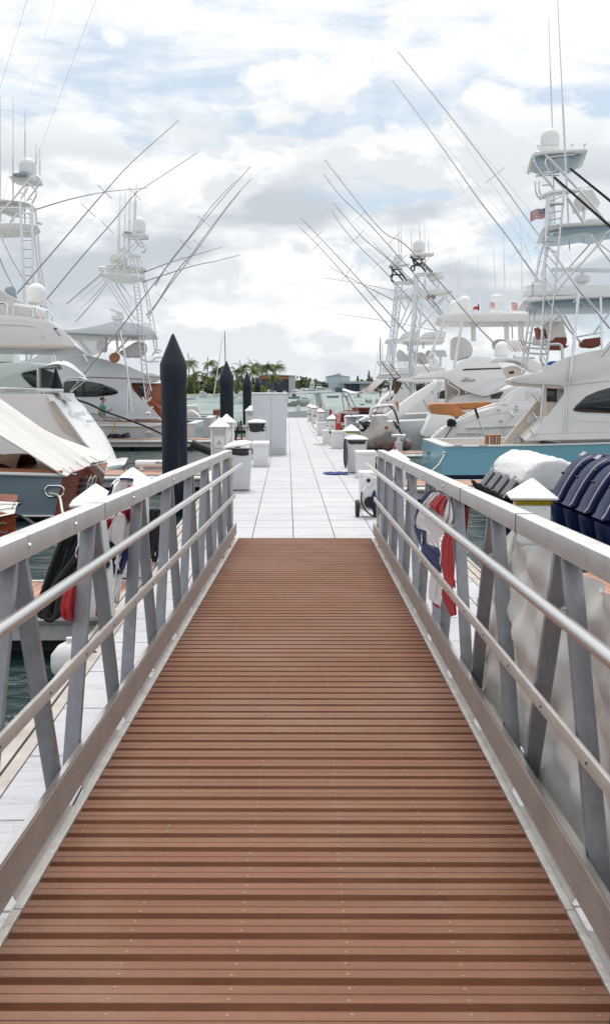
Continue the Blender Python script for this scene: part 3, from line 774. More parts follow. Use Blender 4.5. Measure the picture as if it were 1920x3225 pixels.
b = MB(); b.lathe([(.075, 0), (.09, .0), (.09, .03), (.07, .03)], (X+.03, D-.03, HD+.23), 18, (V((1, 0, 0)), V((0, 0, 1)), V((0, -1, 0)))); obj('outlet_ring', b, M_black, t)
b = MB(); b.box((X-.01, D-.05, HD+.58), (.15, .09, .17), (V((.92, 0, -.38)), V((0, 1, 0)), V((.38, 0, .92)))); k = obj('switch_box', b, M_white, t, bevel=.01)
b = MB(); b.lathe([(.032, 0), (.028, .02)], (X+.0, D-.096, HD+.58), 14, (V((1, 0, 0)), V((0, 0, 1)), V((0, -1, 0)))); obj('dial', b, M_black, k)
b = MB(); b.tube(cat_rom([(X-.10, D-.05, HD+.40), (X-.11, D-.1, HD+.26), (X-.05, D-.12, HD+.12), (X+.06, D-.15, HD+.03), (X+.15, D-.2, HD+.015)], 4), .014, 6); obj('drain_hose', b, M_black, t)
for k in range(4):
    b = MB(); b.tube(cat_rom([(X+.10, D-.05, HD+.42), (X+.05+k*.02, D-.08, HD+.25), (X+.09+k*.01, D-.09, HD+.06), (X+.13, D-.06, HD+.22)], 4, True), .008, 5, closed=True); obj('hose_loop', b, M_hoseb if k % 2 else M_black, t)
# tall grey steel cabinet
t = thing('steel_cabinet', (-.51, 31.9, HD), 'tall pale grey steel cabinet with two doors and louvres at its foot', 'cabinet')
b = MB(); b.bx(-1.06, -.025, 31.3, 32.4, HD+.0, HD+1.85); obj('cabinet_body', b, M_cab, t, bevel=.012)
b = MB(); b.bx(-1.09, .0, 31.27, 32.43, HD+1.85, HD+1.90); obj('roof', b, M_white, t, bevel=.01)
for xa, xb in ((-1.02, -.51), (-.50, -.05)):
    b = MB(); b.bx(xa, xb, 31.28, 31.30, HD+.20, HD+1.82); obj('door', b, M_cab, t, bevel=.008)
for k in range(8):
    b = MB(); b.bx(-.47, -.08, 31.275, 31.30, HD+.03+k*.019, HD+.041+k*.019); obj('louvre', b, M_lock, t)

# ------------------------------------------------------------------ hoses, cords, cloths on the dock
def coil(name, c, r, h, n, rt, m, label, cat, ax=None, seed=1, grp=None):
    random.seed(seed); X, Y, Z = ax or (V((1, 0, 0)), V((0, 1, 0)), V((0, 0, 1)))
    pts = []
    for i in range(n*12):
        a = 2*pi*i/12; q = r*(1+random.uniform(-.07, .07)); pts.append(V(c)+X*cos(a)*q+Y*sin(a)*q*h+Z*(i/12*rt*1.2+random.uniform(-.4, .4)*rt))
    b = MB(); b.tube(pts, rt, 6); return single(name, b, m, label, cat, grp)
coil('cord_loops', (1.36, 48.3, HD+.55), .20, 2.2, 7, .018, M_hosew, 'thick white cord hanging in long loops on a pedestal', 'cord', (V((1, 0, 0)), V((0, 0, 1)), V((0, -1, 0))), 3)
coil('cord_loops', (1.42, 60, HD+.45), .10, 3.2, 4, .014, M_hosey, 'yellow cord looped on the pedestal second from the far end', 'cord', (V((1, 0, 0)), V((0, 0, 1)), V((0, -1, 0))), 4)
coil('coiled_hose', (1.86, 36.7, HD+.50), .10, 2.4, 4, .022, M_hoseg, 'dark green hose hanging beside the red fire cabinet', 'hose', (V((1, 0, 0)), V((0, 0, 1)), V((0, -1, 0))), 5)
coil('coiled_hose', (-2.75, 16.6, HD+.10), .22, .8, 6, .028, M_hose, 'pale grey hose coiled behind the varnished transom', 'hose', None, 6)
random.seed(11)
for q, (cx, m_, lab) in enumerate(((1.38, mat('dark_slate_hose', (.015, .03, .07), .6), 'dark blue hose draped over the left side of the right bin'), (1.40, M_hosey, 'yellow cord hanging beside the blue hose on the bin'))):
    b = MB(); pts = []
    for i in range(7 if q == 0 else 1):
        x = cx+random.uniform(-.03, .03); pts += [V((x, 24.25, HD+.82)), V((x-.01, 24.22, HD+.4)), V((x+.01, 24.24, HD+.14 if i % 2 else HD+.2)), V((x+.02, 24.26, HD+.5))]
    b.tube(cat_rom(pts, 3), .016, 5); single('draped_hose', b, m_, lab, 'hose')
def towel(i, j): 
    return V((.88+i*.52+.05*sin(j*9), 23.75+j*.62+.05*sin(i*11), HD+.012+.018*abs(sin(i*9+j*5))+.012*sin(j*13)))
o = cloth(towel, 22, 12, mat('royal_blue_cloth', (.006, .022, .19), .8), None, 'cloth'); tag(o, 'crumpled royal blue cloth lying on the white dock beside the right bin', 'cloth')
b = MB(); b.tube(cat_rom([(1.05, 36.6, HD+.015), (1.3, 36.3, HD+.02), (1.5, 36.2, HD+.02), (1.62, 36.5, HD+.35), (1.66, 36.7, HD+.5)], 5), .014, 5); single('trailing_line', b, M_hosew, 'cream cord trailing across the dock from the pedestal by the fire cabinet', 'cord')
b = MB(); b.tube(cat_rom([(.96, 37, HD+.012), (1.4, 36.9, HD+.02)], 3), .03, 5); single('timber_batten', b, M_hosew, 'pale wooden batten lying at the foot of a right pedestal', 'batten')
# fire cabinets and posts
def firebox(px, D, w_, z0, z1, label, txt=True):
    c = at((px, 1300), D); t = thing('fire_cabinet', (c.x, D, HD), label, 'fire cabinet', 'red fire cabinets on white stands')
    b = MB(); b.bx(c.x-w_*.3, c.x+w_*.3, D-.05, D+.05, HD, HD+z0); obj('stand', b, M_white, t)
    b = MB(); b.bx(c.x-w_/2, c.x+w_/2, D-.14, D+.14, HD+z0, HD+z1); obj('cabinet', b, M_red, t, bevel=.01)
    if txt: text_on('FIRE', (c.x+.06, D-.145, HD+z0+.22), (0, 0, 1), (-1, 0, 0), .17, M_flagw, t)
    return t
firebox(1065, 35.2, .19, .62, 1.14, 'red fire cabinet with white upright lettering behind a right pedestal')
firebox(1041, 47, .13, .7, 1.08, 'narrow red fire cabinet beyond the lettered one', False)
firebox(1009, 58, .11, .8, 1.15, 'small red fire cabinet near the far end of the dock', False)
for px, D, h, lab in ((1048.5, 44, 1.12, 'grey square post beside the narrow red fire cabinet'), (1013.5, 57, 1.05, 'short grey post near the farthest pedestals')):
    c = at((px, 1300), D); b = MB(); b.bx(c.x-.05, c.x+.05, D-.05, D+.05, HD, HD+h); single('steel_post', b, M_cab, lab, 'post', bevel=.008)
c = at((984, 1290), 70); t = thing('camera_pole', (c.x, 70, HD), 'grey pole topped by a boxy camera housing at the end of the dock', 'camera pole')
b = MB(); b.tube([(c.x, 70, HD), (c.x, 70, HD+2.6)], .06, 8); obj('pole', b, M_cab, t)
b = MB(); b.bx(c.x-.17, c.x+.13, 69.8, 70.15, HD+2.05, HD+2.52); k = obj('housing', b, M_alup, t, bevel=.03)
b = MB(); b.lathe([(.05, 0), (.05, .03)], (c.x-.02, 69.8, HD+2.3), 10, (V((1, 0, 0)), V((0, 0, 1)), V((0, -1, 0)))); obj('lens', b, M_black, k)

# left gangway bundle: black hoses hanging, water filter tube
random.seed(5)
t = thing('hose_bundle', (-2.05, 8.7, HD), 'bundle of thick black hoses hanging behind the left railing', 'hose bundle')
for i in range(9):
    x0 = -2.02+i*.035; x1 = x0-.16-.02*i; y = 8.9+random.uniform(-.12, .12)
    b = MB(); b.tube(cat_rom([(x0+.1, y, HD+.86), (x0, y, HD+.62), (x1+.02, y-.02, HD+.25), (x1-.03, y-.05, HD+.03), (x1+.05, y-.05, HD+.01), (x1+.1, y, HD+.2), (x0+.08, y+.02, HD+.6)], 4), .022, 6); obj('hose', b, M_black, t)
t = thing('hose_bundle', (-1.75, 11.9, HD), 'tangle of black cables hanging from the second left pedestal', 'hose bundle')
for i in range(8):
    x0 = -1.62+i*.02; y = 11.75+random.uniform(-.06, .06)
    b = MB(); b.tube(cat_rom([(x0, y, HD+.62), (x0-.03, y, HD+.3), (x0+.0, y, HD+random.uniform(-.05, .12)), (x0+.05, y, HD+.25), (x0+.05, y, HD+.6)], 4), .014, 5); obj('cable', b, M_black, t)
A_, B_ = at(Q5(1112, 965)[0], 25.2), at(Q5(1500, 965)[0], 25.2)
t = thing('water_filter', (A_.x, 25.2, HD), 'white water filter canister lying on the pier behind the left pilings', 'water filter')
b = MB(); b.tube([A_, A_+V((.08, 0, 0)), B_+V((.2, 0, 0))], [.085, .098, .095], 16); obj('canister', b, M_gel, t)
text_on('SPOTLESS', A_+V((.50, -.10, .005)), (1, 0, 0), (0, 0, 1), .09, M_boot, t)
b = MB(); b.tube(cat_rom([A_, A_+V((-.18, 0, -.0)), A_+V((-.3, 0, -.1)), A_+V((-.28, 0, -.2))], 4), .014, 5); obj('hose', b, M_black, t)
b = MB(); b.bx(A_.x+.1, A_.x+.2, 25.1, 25.3, HD, A_.z-.07); obj('foot', b, M_lock, t)
# white round fender low on the left
c = atz(Q7(560, 1640)[0], .25)
b = MB(); c = at((205, 2085), 6.6)
p = at((222, 2085), 7.6); t = thing('fender', p, 'round white fender hanging low between the pier and the dock edge', 'fender')
b.lathe([(.01, -.15), (.09, -.13), (.145, -.06), (.15, 0), (.145, .06), (.09, .13), (.03, .16), (.03, .19)], p, 18); obj('ball', b, M_whcov, t)
b = MB(); b.tube([p+V((0, 0, .18)), V((p.x+.2, p.y, HD))], .012, 5); obj('rope', b, M_hoseb, t)

# ------------------------------------------------------------------ bunting on the rails, vinyl banner
def PW(pt, v):           # photo point on the plane v = const beside the gangway
    u = abs(v)*3200/abs(pt[0]-971); wv = (pt[1]-1315.5)/3200*u
    return G(u, v, wv)
def bunt(par, name, outer, inner, v, m, folds=5, amp=.02, nu=16, nv=26, ph=0):
    """strip between two photo polylines (left edge, right edge), folded in depth"""
    A = cat_rom([V((p[0], p[1], 0)) for p in outer], 5); B = cat_rom([V((p[0], p[1], 0)) for p in inner], 5)
    def pick(P, t): x = t*(len(P)-1); i = min(int(x), len(P)-2); return P[i].lerp(P[i+1], x-i)
    sg = 1 if v > 0 else -1
    def f(i, j):
        q = pick(A, j).lerp(pick(B, j), i)
        return PW((q.x, q.y), v+sg*amp*sin(i*pi*folds+ph+j*2)*(.35+.65*j)+sg*amp*.5*sin(i*17+j*5))
    return cloth(f, nu, nv, m, par, name)
c = PW((1390, 1700), 1.0)
t = thing('bunting', c, 'red white and blue star bunting bunched over the right railing', 'bunting')
bunt(t, 'blue_band', Q8(440, 110, 330, 170, 240, 290, 160, 480, 130, 640, 140, 780, 200, 960, 290, 1180, 390, 1330, 500, 1430, 600, 1530), Q8(520, 140, 460, 180, 330, 310, 260, 470, 240, 640, 330, 780, 360, 1000, 430, 1080, 560, 1100, 590, 1300, 610, 1530), .890, M_bblue, 4, .006)
bunt(t, 'white_band', Q8(430, 150, 370, 220, 280, 330, 200, 480, 145, 600, 140, 700, 200, 770, 330, 800, 350, 1020, 420, 1040), Q8(560, 160, 500, 280, 390, 400, 380, 500, 620, 560, 660, 700, 640, 830, 560, 950, 540, 1000, 560, 1095), .886, M_bwhite, 5, .006)
bunt(t, 'red_band', Q8(570, 180, 470, 260, 390, 385, 480, 470), Q8(690, 240, 660, 300, 620, 440, 590, 560), .880, M_bred, 3, .006)
bunt(t, 'white_band', Q8(690, 260, 650, 400, 600, 580, 590, 700), Q8(720, 260, 760, 400, 780, 600, 700, 800), .888, M_bwhite, 3, .006)
bunt(t, 'red_band', Q8(690, 790, 620, 920, 590, 1040, 590, 1200, 600, 1400, 640, 1600, 700, 1680, 830, 1780), Q8(770, 850, 780, 1000, 790, 1150, 800, 1350, 820, 1600, 840, 1700, 840, 1790), .881, M_bred, 2, .006)
bunt(t, 'red_band', Q8(940, 390, 955, 560, 970, 700, 990, 850), Q8(1050, 440, 1045, 560, 1030, 700, 1010, 860), 1.00, M_bred, 1, .006)
bunt(t, 'white_band', Q8(440, 1480, 410, 1600, 390, 1750, 390, 1930, 440, 2010, 580, 2090), Q8(580, 1600, 610, 1700, 610, 1850, 605, 1950, 600, 2030, 585, 2090), .888, M_bwhite, 3, .006)
bunt(t, 'red_band', Q8(660, 1755, 595, 1830, 620, 1940, 680, 2080, 770, 2270), Q8(720, 1780, 800, 1860, 850, 1980, 860, 2120, 870, 2235), .882, M_bred, 2, .006)
bunt(t, 'red_band', Q8(440, 2010, 470, 2060, 560, 2130), Q8(580, 2090, 575, 2110, 570, 2140), .889, M_bred, 1, .006)
for sx, sy, r in ((262, 950, .075), (575, 1320, .05)):
    p = PW(Q8(sx, sy)[0], .879); b = MB(); b.add(star_pts(p, gd, gn, r, .3), [tuple(range(10))]); obj('star', b, M_flagw, t, fixn=False)
c = PW((300, 1700), -1.1)
t = thing('bunting', c, 'red white and blue star bunting draped over the left top rail and hanging down', 'bunting')
bunt(t, 'white_band', Q7(1300, 30, 1250, 90, 1230, 180, 1210, 240), Q7(1484, 50, 1470, 90, 1440, 130, 1400, 170), -1.16, M_bwhite, 4, .009)
bunt(t, 'blue_band', Q7(1240, 80, 1215, 150, 1170, 225), Q7(1262, 90, 1245, 160, 1225, 215), -1.13, M_bblue, 1, .009)
bunt(t, 'blue_band', Q7(1320, 15, 1400, 12, 1484, 22), Q7(1330, 40, 1400, 42, 1484, 58), -1.15, M_bblue, 1, .009)
bunt(t, 'red_band', Q7(1420, 92, 1405, 115, 1398, 135), Q7(1484, 108, 1470, 120, 1450, 133), -1.13, M_bred, 1, .009)
bunt(t, 'white_band', Q7(1170, 480, 1180, 600, 1190, 700, 1215, 760, 1250, 1000, 1240, 1200, 1220, 1300, 1230, 1430), Q7(1440, 400, 1440, 600, 1420, 760, 1400, 940, 1350, 1100, 1320, 1250, 1310, 1350, 1290, 1450), -1.08, M_bwhite, 5, .009)
bunt(t, 'red_band', Q7(1170, 490, 1180, 560, 1185, 600), Q7(1270, 450, 1230, 520, 1190, 600), -1.075, M_bred, 1, .009)
bunt(t, 'red_band', Q7(1330, 395, 1380, 440, 1430, 510), Q7(1450, 350, 1450, 440, 1445, 520), -1.075, M_bred, 1, .009)
bunt(t, 'white_band', Q7(880, 600, 870, 720, 830, 800, 810, 880), Q7(940, 600, 930, 720, 900, 800, 860, 980), -1.09, M_bwhite, 2, .009)
bunt(t, 'red_band', Q7(910, 730, 850, 800, 830, 880, 850, 990, 850, 1100, 740, 1180, 680, 1290, 645, 1420, 630, 1500, 660, 1610, 780, 1650), Q7(930, 740, 900, 850, 890, 950, 880, 1050, 875, 1150, 870, 1300, 860, 1400, 850, 1500, 850, 1600, 845, 1680), -1.07, M_bred, 3, .009)
bunt(t, 'white_band', Q7(1060, 1160, 1040, 1300, 1040, 1420), Q7(1110, 1180, 1110, 1350, 1100, 1480), -1.10, M_bwhite, 2, .009)
bunt(t, 'red_band', Q7(1040, 1440, 1030, 1520, 1030, 1590), Q7(1100, 1480, 1100, 1530, 1105, 1560), -1.10, M_bred, 1, .009)
bunt(t, 'blue_band', Q7(1195, 720, 1210, 850, 1230, 960, 1240, 1140), Q7(1240, 740, 1330, 860, 1280, 980, 1245, 1140), -1.068, M_bblue, 2, .009)
bunt(t, 'blue_band', Q7(1350, 790, 1330, 900, 1300, 1000, 1280, 1090), Q7(1420, 770, 1415, 880, 1380, 1000, 1340, 1100), -1.068, M_bblue, 2, .009)
p = PW(Q7(1285, 960)[0], -1.05); b = MB(); b.add(star_pts(p, gd, gn, .09, .2), [tuple(range(10))]); obj('star', b, M_flagw, t, fixn=False)

t = thing('vinyl_banner', G(3.5, 1.0, 1.0), 'rippled white vinyl banner laced along the outside of the right railing', 'banner')
random.seed(3)
def ban(i, j):
    u = 5.55-i*5.4; u += (j-.3)*1.0*(1-i)**3*1.0
    top = .535+.06*abs(sin(i*pi*4.2))**2; wv = top+(1.60-top)*j
    return G(u, 1.012+.030*sin(u*5.1+j*3)+.026*sin(u*11+j*9)*(1-j*.4)+.012*sin(u*23-j*15)+.010*sin(u*9+j*34)+.03*sin(u*2.3)*sin(j*pi)+.02*sin(j*14+u*4)*(1-j), wv)
cloth(ban, 110, 30, mat('white_vinyl_banner', (.70, .69, .67), .42, 0, .06, 2, .15, 5, dirt=((.50, .42, .34), .5, 1.5)), t, 'sheet')
b = MB()
for i in range(5):
    u = 5.0-i*1.0; b = MB(); b.tube([G(u, 1.02, .56), G(u+.05, .98, .48)], .006, 5); obj('tie', b, M_hosew, t)
# black strap at the lower right of the deck
b = MB(); b.tube([G(2.45, .86, 1.45), G(2.60, .845, 1.56), G(2.56, .805, 1.585), G(2.50, .775, 1.592)], [.006, .006, .006, .004], 5); single('strap', b, M_black, 'thin black strap end lying over the deck edge at the lower right', 'strap')

# ------------------------------------------------------------------ BOATS
def boat(X, Y, label, cat='yacht', grp=None, name='yacht'): return thing(name, V((X, Y, 0)), label, cat, grp)

# ---- turquoise sportfish, right
D = 27.2
B = boat(4.4, 29.4, 'turquoise hulled sportfishing yacht with white cabin and tall silver tuna tower on the right', 'yacht', name='sportfishing_yacht')
x0 = at(Q1(1180, 1640)[0], D).x
hull('hull', x0, 1, D+2.25, 4.5, 20, .90, 1.9, M_bluehull, B, rake=-.05, flare=.4)
b = MB(); b.bx(x0+.35, x0+3.4, D+.5, D+4.0, .30, .36); obj('cockpit_sole', b, M_cream, B)
for y in (D+.33, D+4.12):
    b = MB(); b.bx(x0+.3, x0+3.6, y, y+.05, .3, .93); obj('cockpit_liner', b, M_gelc, B)
b = MB(); b.bx(x0+.3, x0+.36, D+.4, D+4.1, .3, .93); obj('cockpit_liner', b, M_gelc, B)
b = MB(); b.bx(x0+.45, x0+16, D+.3, D+4.2, .88, .95)
obj('side_deck', MB().add(*[[(x0+3.5, D+.25, .93), (x0+14, D+.7, 1.2), (x0+14, D+3.8, 1.2), (x0+3.5, D+4.25, .93)], [(0, 1, 2, 3)]]), M_gel, B)
text_on('CAH', (x0-.02, D+3.35, .36), (0, -1, 0), (0, 0, 1), .36, M_navy, B, shear=.2)
DC = D+.45
cab = prof('cabin', R8(915, 612, 1000, 520, 1070, 450, 1120, 380, 1165, 320, 1183, 285, 1178, 255, 1155, 240, 1060, 236, 960, 232, 880, 226, 825, 215, 818, 198, 850, 182, 920, 168, 1000, 158, 1050, 140, 1085, 108, 1130, 80, 1200, 52, 1330, 18, 1484, -8, 1750, -60, 2100, -70, 2100, 600, 1500, 600), DC, 3.5, M_gelc, B, inset=.035, bevel=.04)
prof('window', R8(1240, 400, 1262, 372, 1330, 312, 1400, 280, 1484, 256, 1650, 238, 1850, 240, 1850, 440, 1484, 427, 1300, 420, 1250, 412), DC-.02, .04, M_glass, cab, bevel=.008, inset=.035, shear=True, z0=at(R8(915, 612)[0], DC).z)
prof('moulding_line', R8(1190, 238, 1484, 205, 1484, 209, 1190, 243), DC-.015, .03, M_cream, cab, bevel=0, shear=True, inset=.035, z0=at(R8(915, 612)[0], DC).z)
prof('flybridge_floor', R8(822, 205, 880, 222, 1060, 234, 1250, 236, 1250, 262, 1100, 262, 1000, 250, 880, 242, 830, 228), DC+.10, 3.3, M_cream, cab, bevel=.02)
prof('bulkhead', R8(1060, 240, 1250, 240, 1250, 600, 1060, 600), DC+.5, 2.6, M_cream, cab, bevel=.02)
prof('salon_door', R8(1062, 262, 1130, 262, 1130, 350, 1062, 350), DC+.47, .06, M_glass, cab, bevel=.01)
prof('side_wing', R8(775, 622, 850, 520, 920, 440, 1010, 330, 1060, 240, 1100, 240, 1110, 380, 905, 625), DC+2.9, .12, M_cream, cab, bevel=.02)
c = at(R8(857, 606)[0], DC+2.85); b = MB(); b.lathe([(.005, 0), (.06, .01), (.065, .0), (.13, .015), (.14, 0)], c, 18, (V((1, 0, 0)), V((0, 0, 1)), V((0, -1, 0)))); obj('speaker', b, M_cab, cab)
for (a, b_) in (((972, 300), (1010, 352)), ((962, 420), (1000, 472)), ((950, 535), (988, 588))):
    b = MB(); p, q = at(R8(*a)[0], DC-.08), at(R8(*b_)[0], DC-.08); b.tube([p, q], .026, 8); h = obj('rod_holder', b, M_steel, cab)
    b = MB(); m_ = p.lerp(q, .6); b.tube([m_, m_+V((.2, .12, .01))], .016, 6); obj('bracket', b, M_steel, h)
# stool in the cockpit
t_c = at(R8(702, 600)[0], D+1.2); t = thing('fighting_chair', V((t_c.x, D+1.2, .36)), 'round slatted wooden stool standing in the turquoise boat cockpit', 'stool')
b = MB(); b.lathe([(.22, -.03), (.235, 0), (.22, .03)], V((t_c.x, D+1.2, 1.16)), 20); obj('seat', b, M_teak, t)
for k in range(9):
    a = k*2*pi/9; b = MB(); b.tube([V((t_c.x+.20*cos(a), D+1.2+.20*sin(a), 1.14)), V((t_c.x+.19*cos(a), D+1.2+.19*sin(a), .6))], .02, 6); obj('slat', b, M_teak, t)
b = MB(); b.tube([V((t_c.x, D+1.2, .36)), V((t_c.x, D+1.2, 1.14))], .06, 8); obj('pedestal', b, M_steel, t)
# hardtop
ht = prof('hardtop', R7(668, 742, 680, 722, 720, 706, 860, 694, 1200, 678, 1700, 655, 2200, 640, 2200, 690, 1484, 700, 900, 728, 740, 745), DC+.1, 3.2, M_gel, B, bevel=.03)
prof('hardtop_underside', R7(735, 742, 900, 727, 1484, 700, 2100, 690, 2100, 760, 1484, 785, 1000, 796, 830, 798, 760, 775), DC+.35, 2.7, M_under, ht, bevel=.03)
prof('electronics_housing', R7(900, 684, 905, 640, 960, 605, 1080, 585, 1484, 578, 2000, 570, 2000, 660, 1484, 672), DC+.9, 1.6, M_gel, ht, bevel=.04)
c = at(R7(1220, 590)[0], DC+1.6)
b = MB(); b.lathe([(.17, -.12), (.14, .0), (.11, .06), (.22, .11), (.23, .22), (.18, .27), (.06, .30), (.04, .38)], c, 18); k = obj('radar_pedestal', b, M_gel, ht)
b = MB(); b.box(c+V((.05, 0, .43)), (1.95, .12, .12), (V((1, .1, 0)).normalized(), V((-.1, 1, 0)).normalized(), V((0, 0, 1)))); obj('radar_bar', b, M_gel, k, bevel=.04)
c = at(R7(790, 640)[0], DC+.9); b = MB()
b.lathe([(.30, -.36), (.34, -.3), (.36, -.08), (.38, -.02), (.38, .04), (.36, .1), (.34, .28), (.26, .36)], c, 20, (V((0, 1, 0)), V((0, 0, 1)), V((1, 0, 0))))
b = MB(); P = []
for z, s in ((-.34, .86), (-.28, 1.0), (-.02, 1.04), (.02, 1.04), (.06, .98), (.30, .95), (.38, .75)):
    P.append([V((c.x+sx*.31*s, c.y+sy*.26*s, c.z+z*.48)) for sx, sy in ((-1, -.6), (-.8, -1), (.8, -1), (1, -.6), (1, .6), (.8, 1), (-.8, 1), (-1, .6))])
b.loft(P, closed=True); k = obj('life_raft_canister', b, M_gel, ht, bevel=.02)
for sx in (-.3, .3):
    b = MB(); b.box(c+V((sx*.5, 0, .01)), (.02, .55, .37)); obj('strap', b, M_hose, k)
for a_, b_ in (((1195, 640), (1108, 1500)), ((1180, 700), (1150, 1200)), ((1395, 700), (1410, 1200))):
    pipe('hardtop_post', R7(*a_)+R7(*b_), DC-.02, .035, M_steel, B)
pipe('hardtop_post', R7(1108, 1500)+R8(1215, 120, 1187, 545), DC-.06, .035, M_steel, B)
# tower platforms
def slab(name, pts, D, W, m, par, **k): return prof(name, pts, D, W, m, par, **k)
tp = slab('tower_platform', R6(838, 2165, 850, 2130, 900, 2105, 1000, 2088, 1250, 2072, 1484, 2058, 1800, 2050, 1800, 2080, 1484, 2092, 1050, 2118, 870, 2160), D+1.0, 2.4, M_gelc, B, bevel=.03)
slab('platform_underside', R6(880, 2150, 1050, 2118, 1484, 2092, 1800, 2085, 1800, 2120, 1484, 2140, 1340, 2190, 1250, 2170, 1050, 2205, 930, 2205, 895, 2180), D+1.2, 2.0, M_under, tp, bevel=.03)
slab('seat_box', R6(1250, 2070, 1265, 2045, 1400, 2030, 1440, 2040, 1450, 2062), D+1.5, 1.2, M_gel, tp, bevel=.03)
top = slab('tower_top', R6(742, 1470, 760, 1435, 790, 1415, 850, 1405, 1060, 1396, 1240, 1388, 1275, 1392, 1275, 1408, 1240, 1425, 1060, 1425, 850, 1440, 790, 1455, 765, 1490), D+1.2, 2.0, M_gelc, B, bevel=.03)
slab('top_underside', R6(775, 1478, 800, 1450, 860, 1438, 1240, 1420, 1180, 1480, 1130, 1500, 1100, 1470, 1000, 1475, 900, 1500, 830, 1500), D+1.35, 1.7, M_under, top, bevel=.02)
c = at(R6(920, 1395)[0], D+2.2); radome(c, .265, .58, B)
b = MB(); b.lathe([(.32, -.05), (.32, .03), (.27, .05)], c, 20); obj('radome_base', b, M_gel, top)
for px, py in ((817, 1400), (1130, 1388), (1243, 1388)):
    c = at(R6(px, py)[0], D+1.6); b = MB(); b.lathe([(.015, -.02), (.02, .07), (.045, .10), (.045, .15), (.02, .17)], c, 10); obj('antenna_mushroom', b, M_gel, top)
c = at(R6(1265, 1850)[0], D+2.2)
pod = slab('helm_pod', R6(1190, 1810, 1230, 1775, 1325, 1765, 1340, 1800, 1375, 1860, 1395, 1885, 1390, 1900, 1300, 1905, 1240, 1925, 1150, 1942, 1148, 1870), D+1.7, 1.0, M_gelc, B, bevel=.06)
b = MB(); c = at(R6(1240, 1755)[0], D+2.2); b.tube([c+V((.19*cos(a), .12*sin(a)-.05, .05*sin(a))) for a in [i*2*pi/18 for i in range(18)]], .018, 6, closed=True); b.tube([c, c+V((0, .1, -.2))], .02, 6); obj('steering_wheel', b, M_steel, pod)
T = M_tubew
def leg(pts, d, r=.045, m=None, nm='tower_leg'): 
    P = cat_rom([at(p, d) for p in pts], 4); b = MB(); b.tube(P, r, 8); return obj(nm, b, m or T, B, ang=60)
near = D+.55
ladder(R6(920, 1850, 905, 2020, 885, 2226)+R7(878, 350, 860, 800, 842, 1160, 833, 1260), R6(1055, 1790, 1035, 2000, 1010, 2226)+R7(978, 500, 935, 930, 900, 1240, 872, 1484), near, 19, B, .033, .016)
leg(R7(872, 1484)+R8(1058, 60, 1035, 300, 1012, 612), near, .036)
leg(R7(833, 1260, 840, 1300, 865, 1325, 885, 1310), near, .03, nm='ladder_foot')
far = D+3.6
ladder(R6(895, 1850, 870, 2226)+R7(830, 300, 775, 590), R6(945, 1850, 925, 2226)+R7(890, 300, 835, 590), far, 9, B, .04, .018)
ladder(R7(742, 765, 700, 1080, 665, 1300, 670, 1350), R7(792, 765, 740, 1080, 705, 1290, 690, 1360), far-1.2, 6, B, .035, .016)
leg(R7(690, 1360, 655, 1410), far-1.2, .03)
for pts, d in ((R7(1484, 75, 1290, 300, 1105, 500, 1020, 600, 975, 650), near), (R7(1330, 160, 1130, 390, 925, 615), far), (R7(1300, 110, 1390, 240, 1500, 380, 1700, 640), near), (R7(1335, 160, 1484, 275, 1700, 440), far),
               (R7(975, 795, 1100, 1000, 1215, 1120), near), (R7(1060, 870, 1200, 1120), far), (R7(1060, 830, 940, 940, 760, 1110), far), (R7(1484, 840, 1330, 1040), near)):
    leg(pts, d, .027, nm='brace')
leg(R7(1500, 1120, 1400, 1245), near, .05, nm='brace')
for dd in (D+1.25, D+3.1):
    leg(R6(780, 1450, 773, 1500, 800, 1560, 860, 1640, 920, 1710, 960, 1765), dd, .035)
    leg(R6(790, 1450, 810, 1425, 850, 1430, 930, 1490, 1050, 1620, 1180, 1760, 1300, 1890, 1420, 2040, 1484, 2110), dd, .04)
    leg(R6(1200, 1400, 1140, 1440, 1000, 1455, 900, 1475, 880, 1520, 900, 1580, 980, 1680, 1060, 1760), dd, .03)
ring1 = [at(p, D+1.25) for p in R6(1010, 1610, 850, 1625, 800, 1650, 785, 1690)]
b = MB(); b.tube(cat_rom([at(R6(1010, 1605)[0], D+1.3), at(R6(850, 1618)[0], D+1.3), at(R6(792, 1650)[0], D+2.1), at(R6(840, 1640)[0], D+3.0), at(R6(1010, 1640)[0], D+3.1)], 5), .03, 6); obj('belly_ring', b, T, B)
b = MB(); b.tube(cat_rom([at(R6(1180, 1780)[0], D+1.2), at(R6(930, 1800)[0], D+1.1), at(R6(835, 1850)[0], D+2.1), at(R6(900, 1830)[0], D+3.2), at(R6(1200, 1770)[0], D+3.3)], 5), .06, 8); obj('belly_ring', b, M_gel, B)
for xx in (785, 820): leg(R6(xx, 1690, xx+5, 1780, xx+30, 1840, xx+60, 1850), D+1.8, .025, nm='cage_hoop')
leg(R6(920, 1610, 1010, 1610), D+2, .02, nm='cage_hoop'); leg(R6(850, 1730, 940, 1725), D+2, .02, nm='cage_hoop')
for a_, b_, dd in (((1090, 1850), (1235, 2075), near), ((960, 1850), (915, 2100), far), ((1250, 1890), (1235, 2070), D+2), ((920, 1900), (1040, 1900), near)):
    leg(R6(*a_)+R6(*b_), dd, .045, nm='brace')
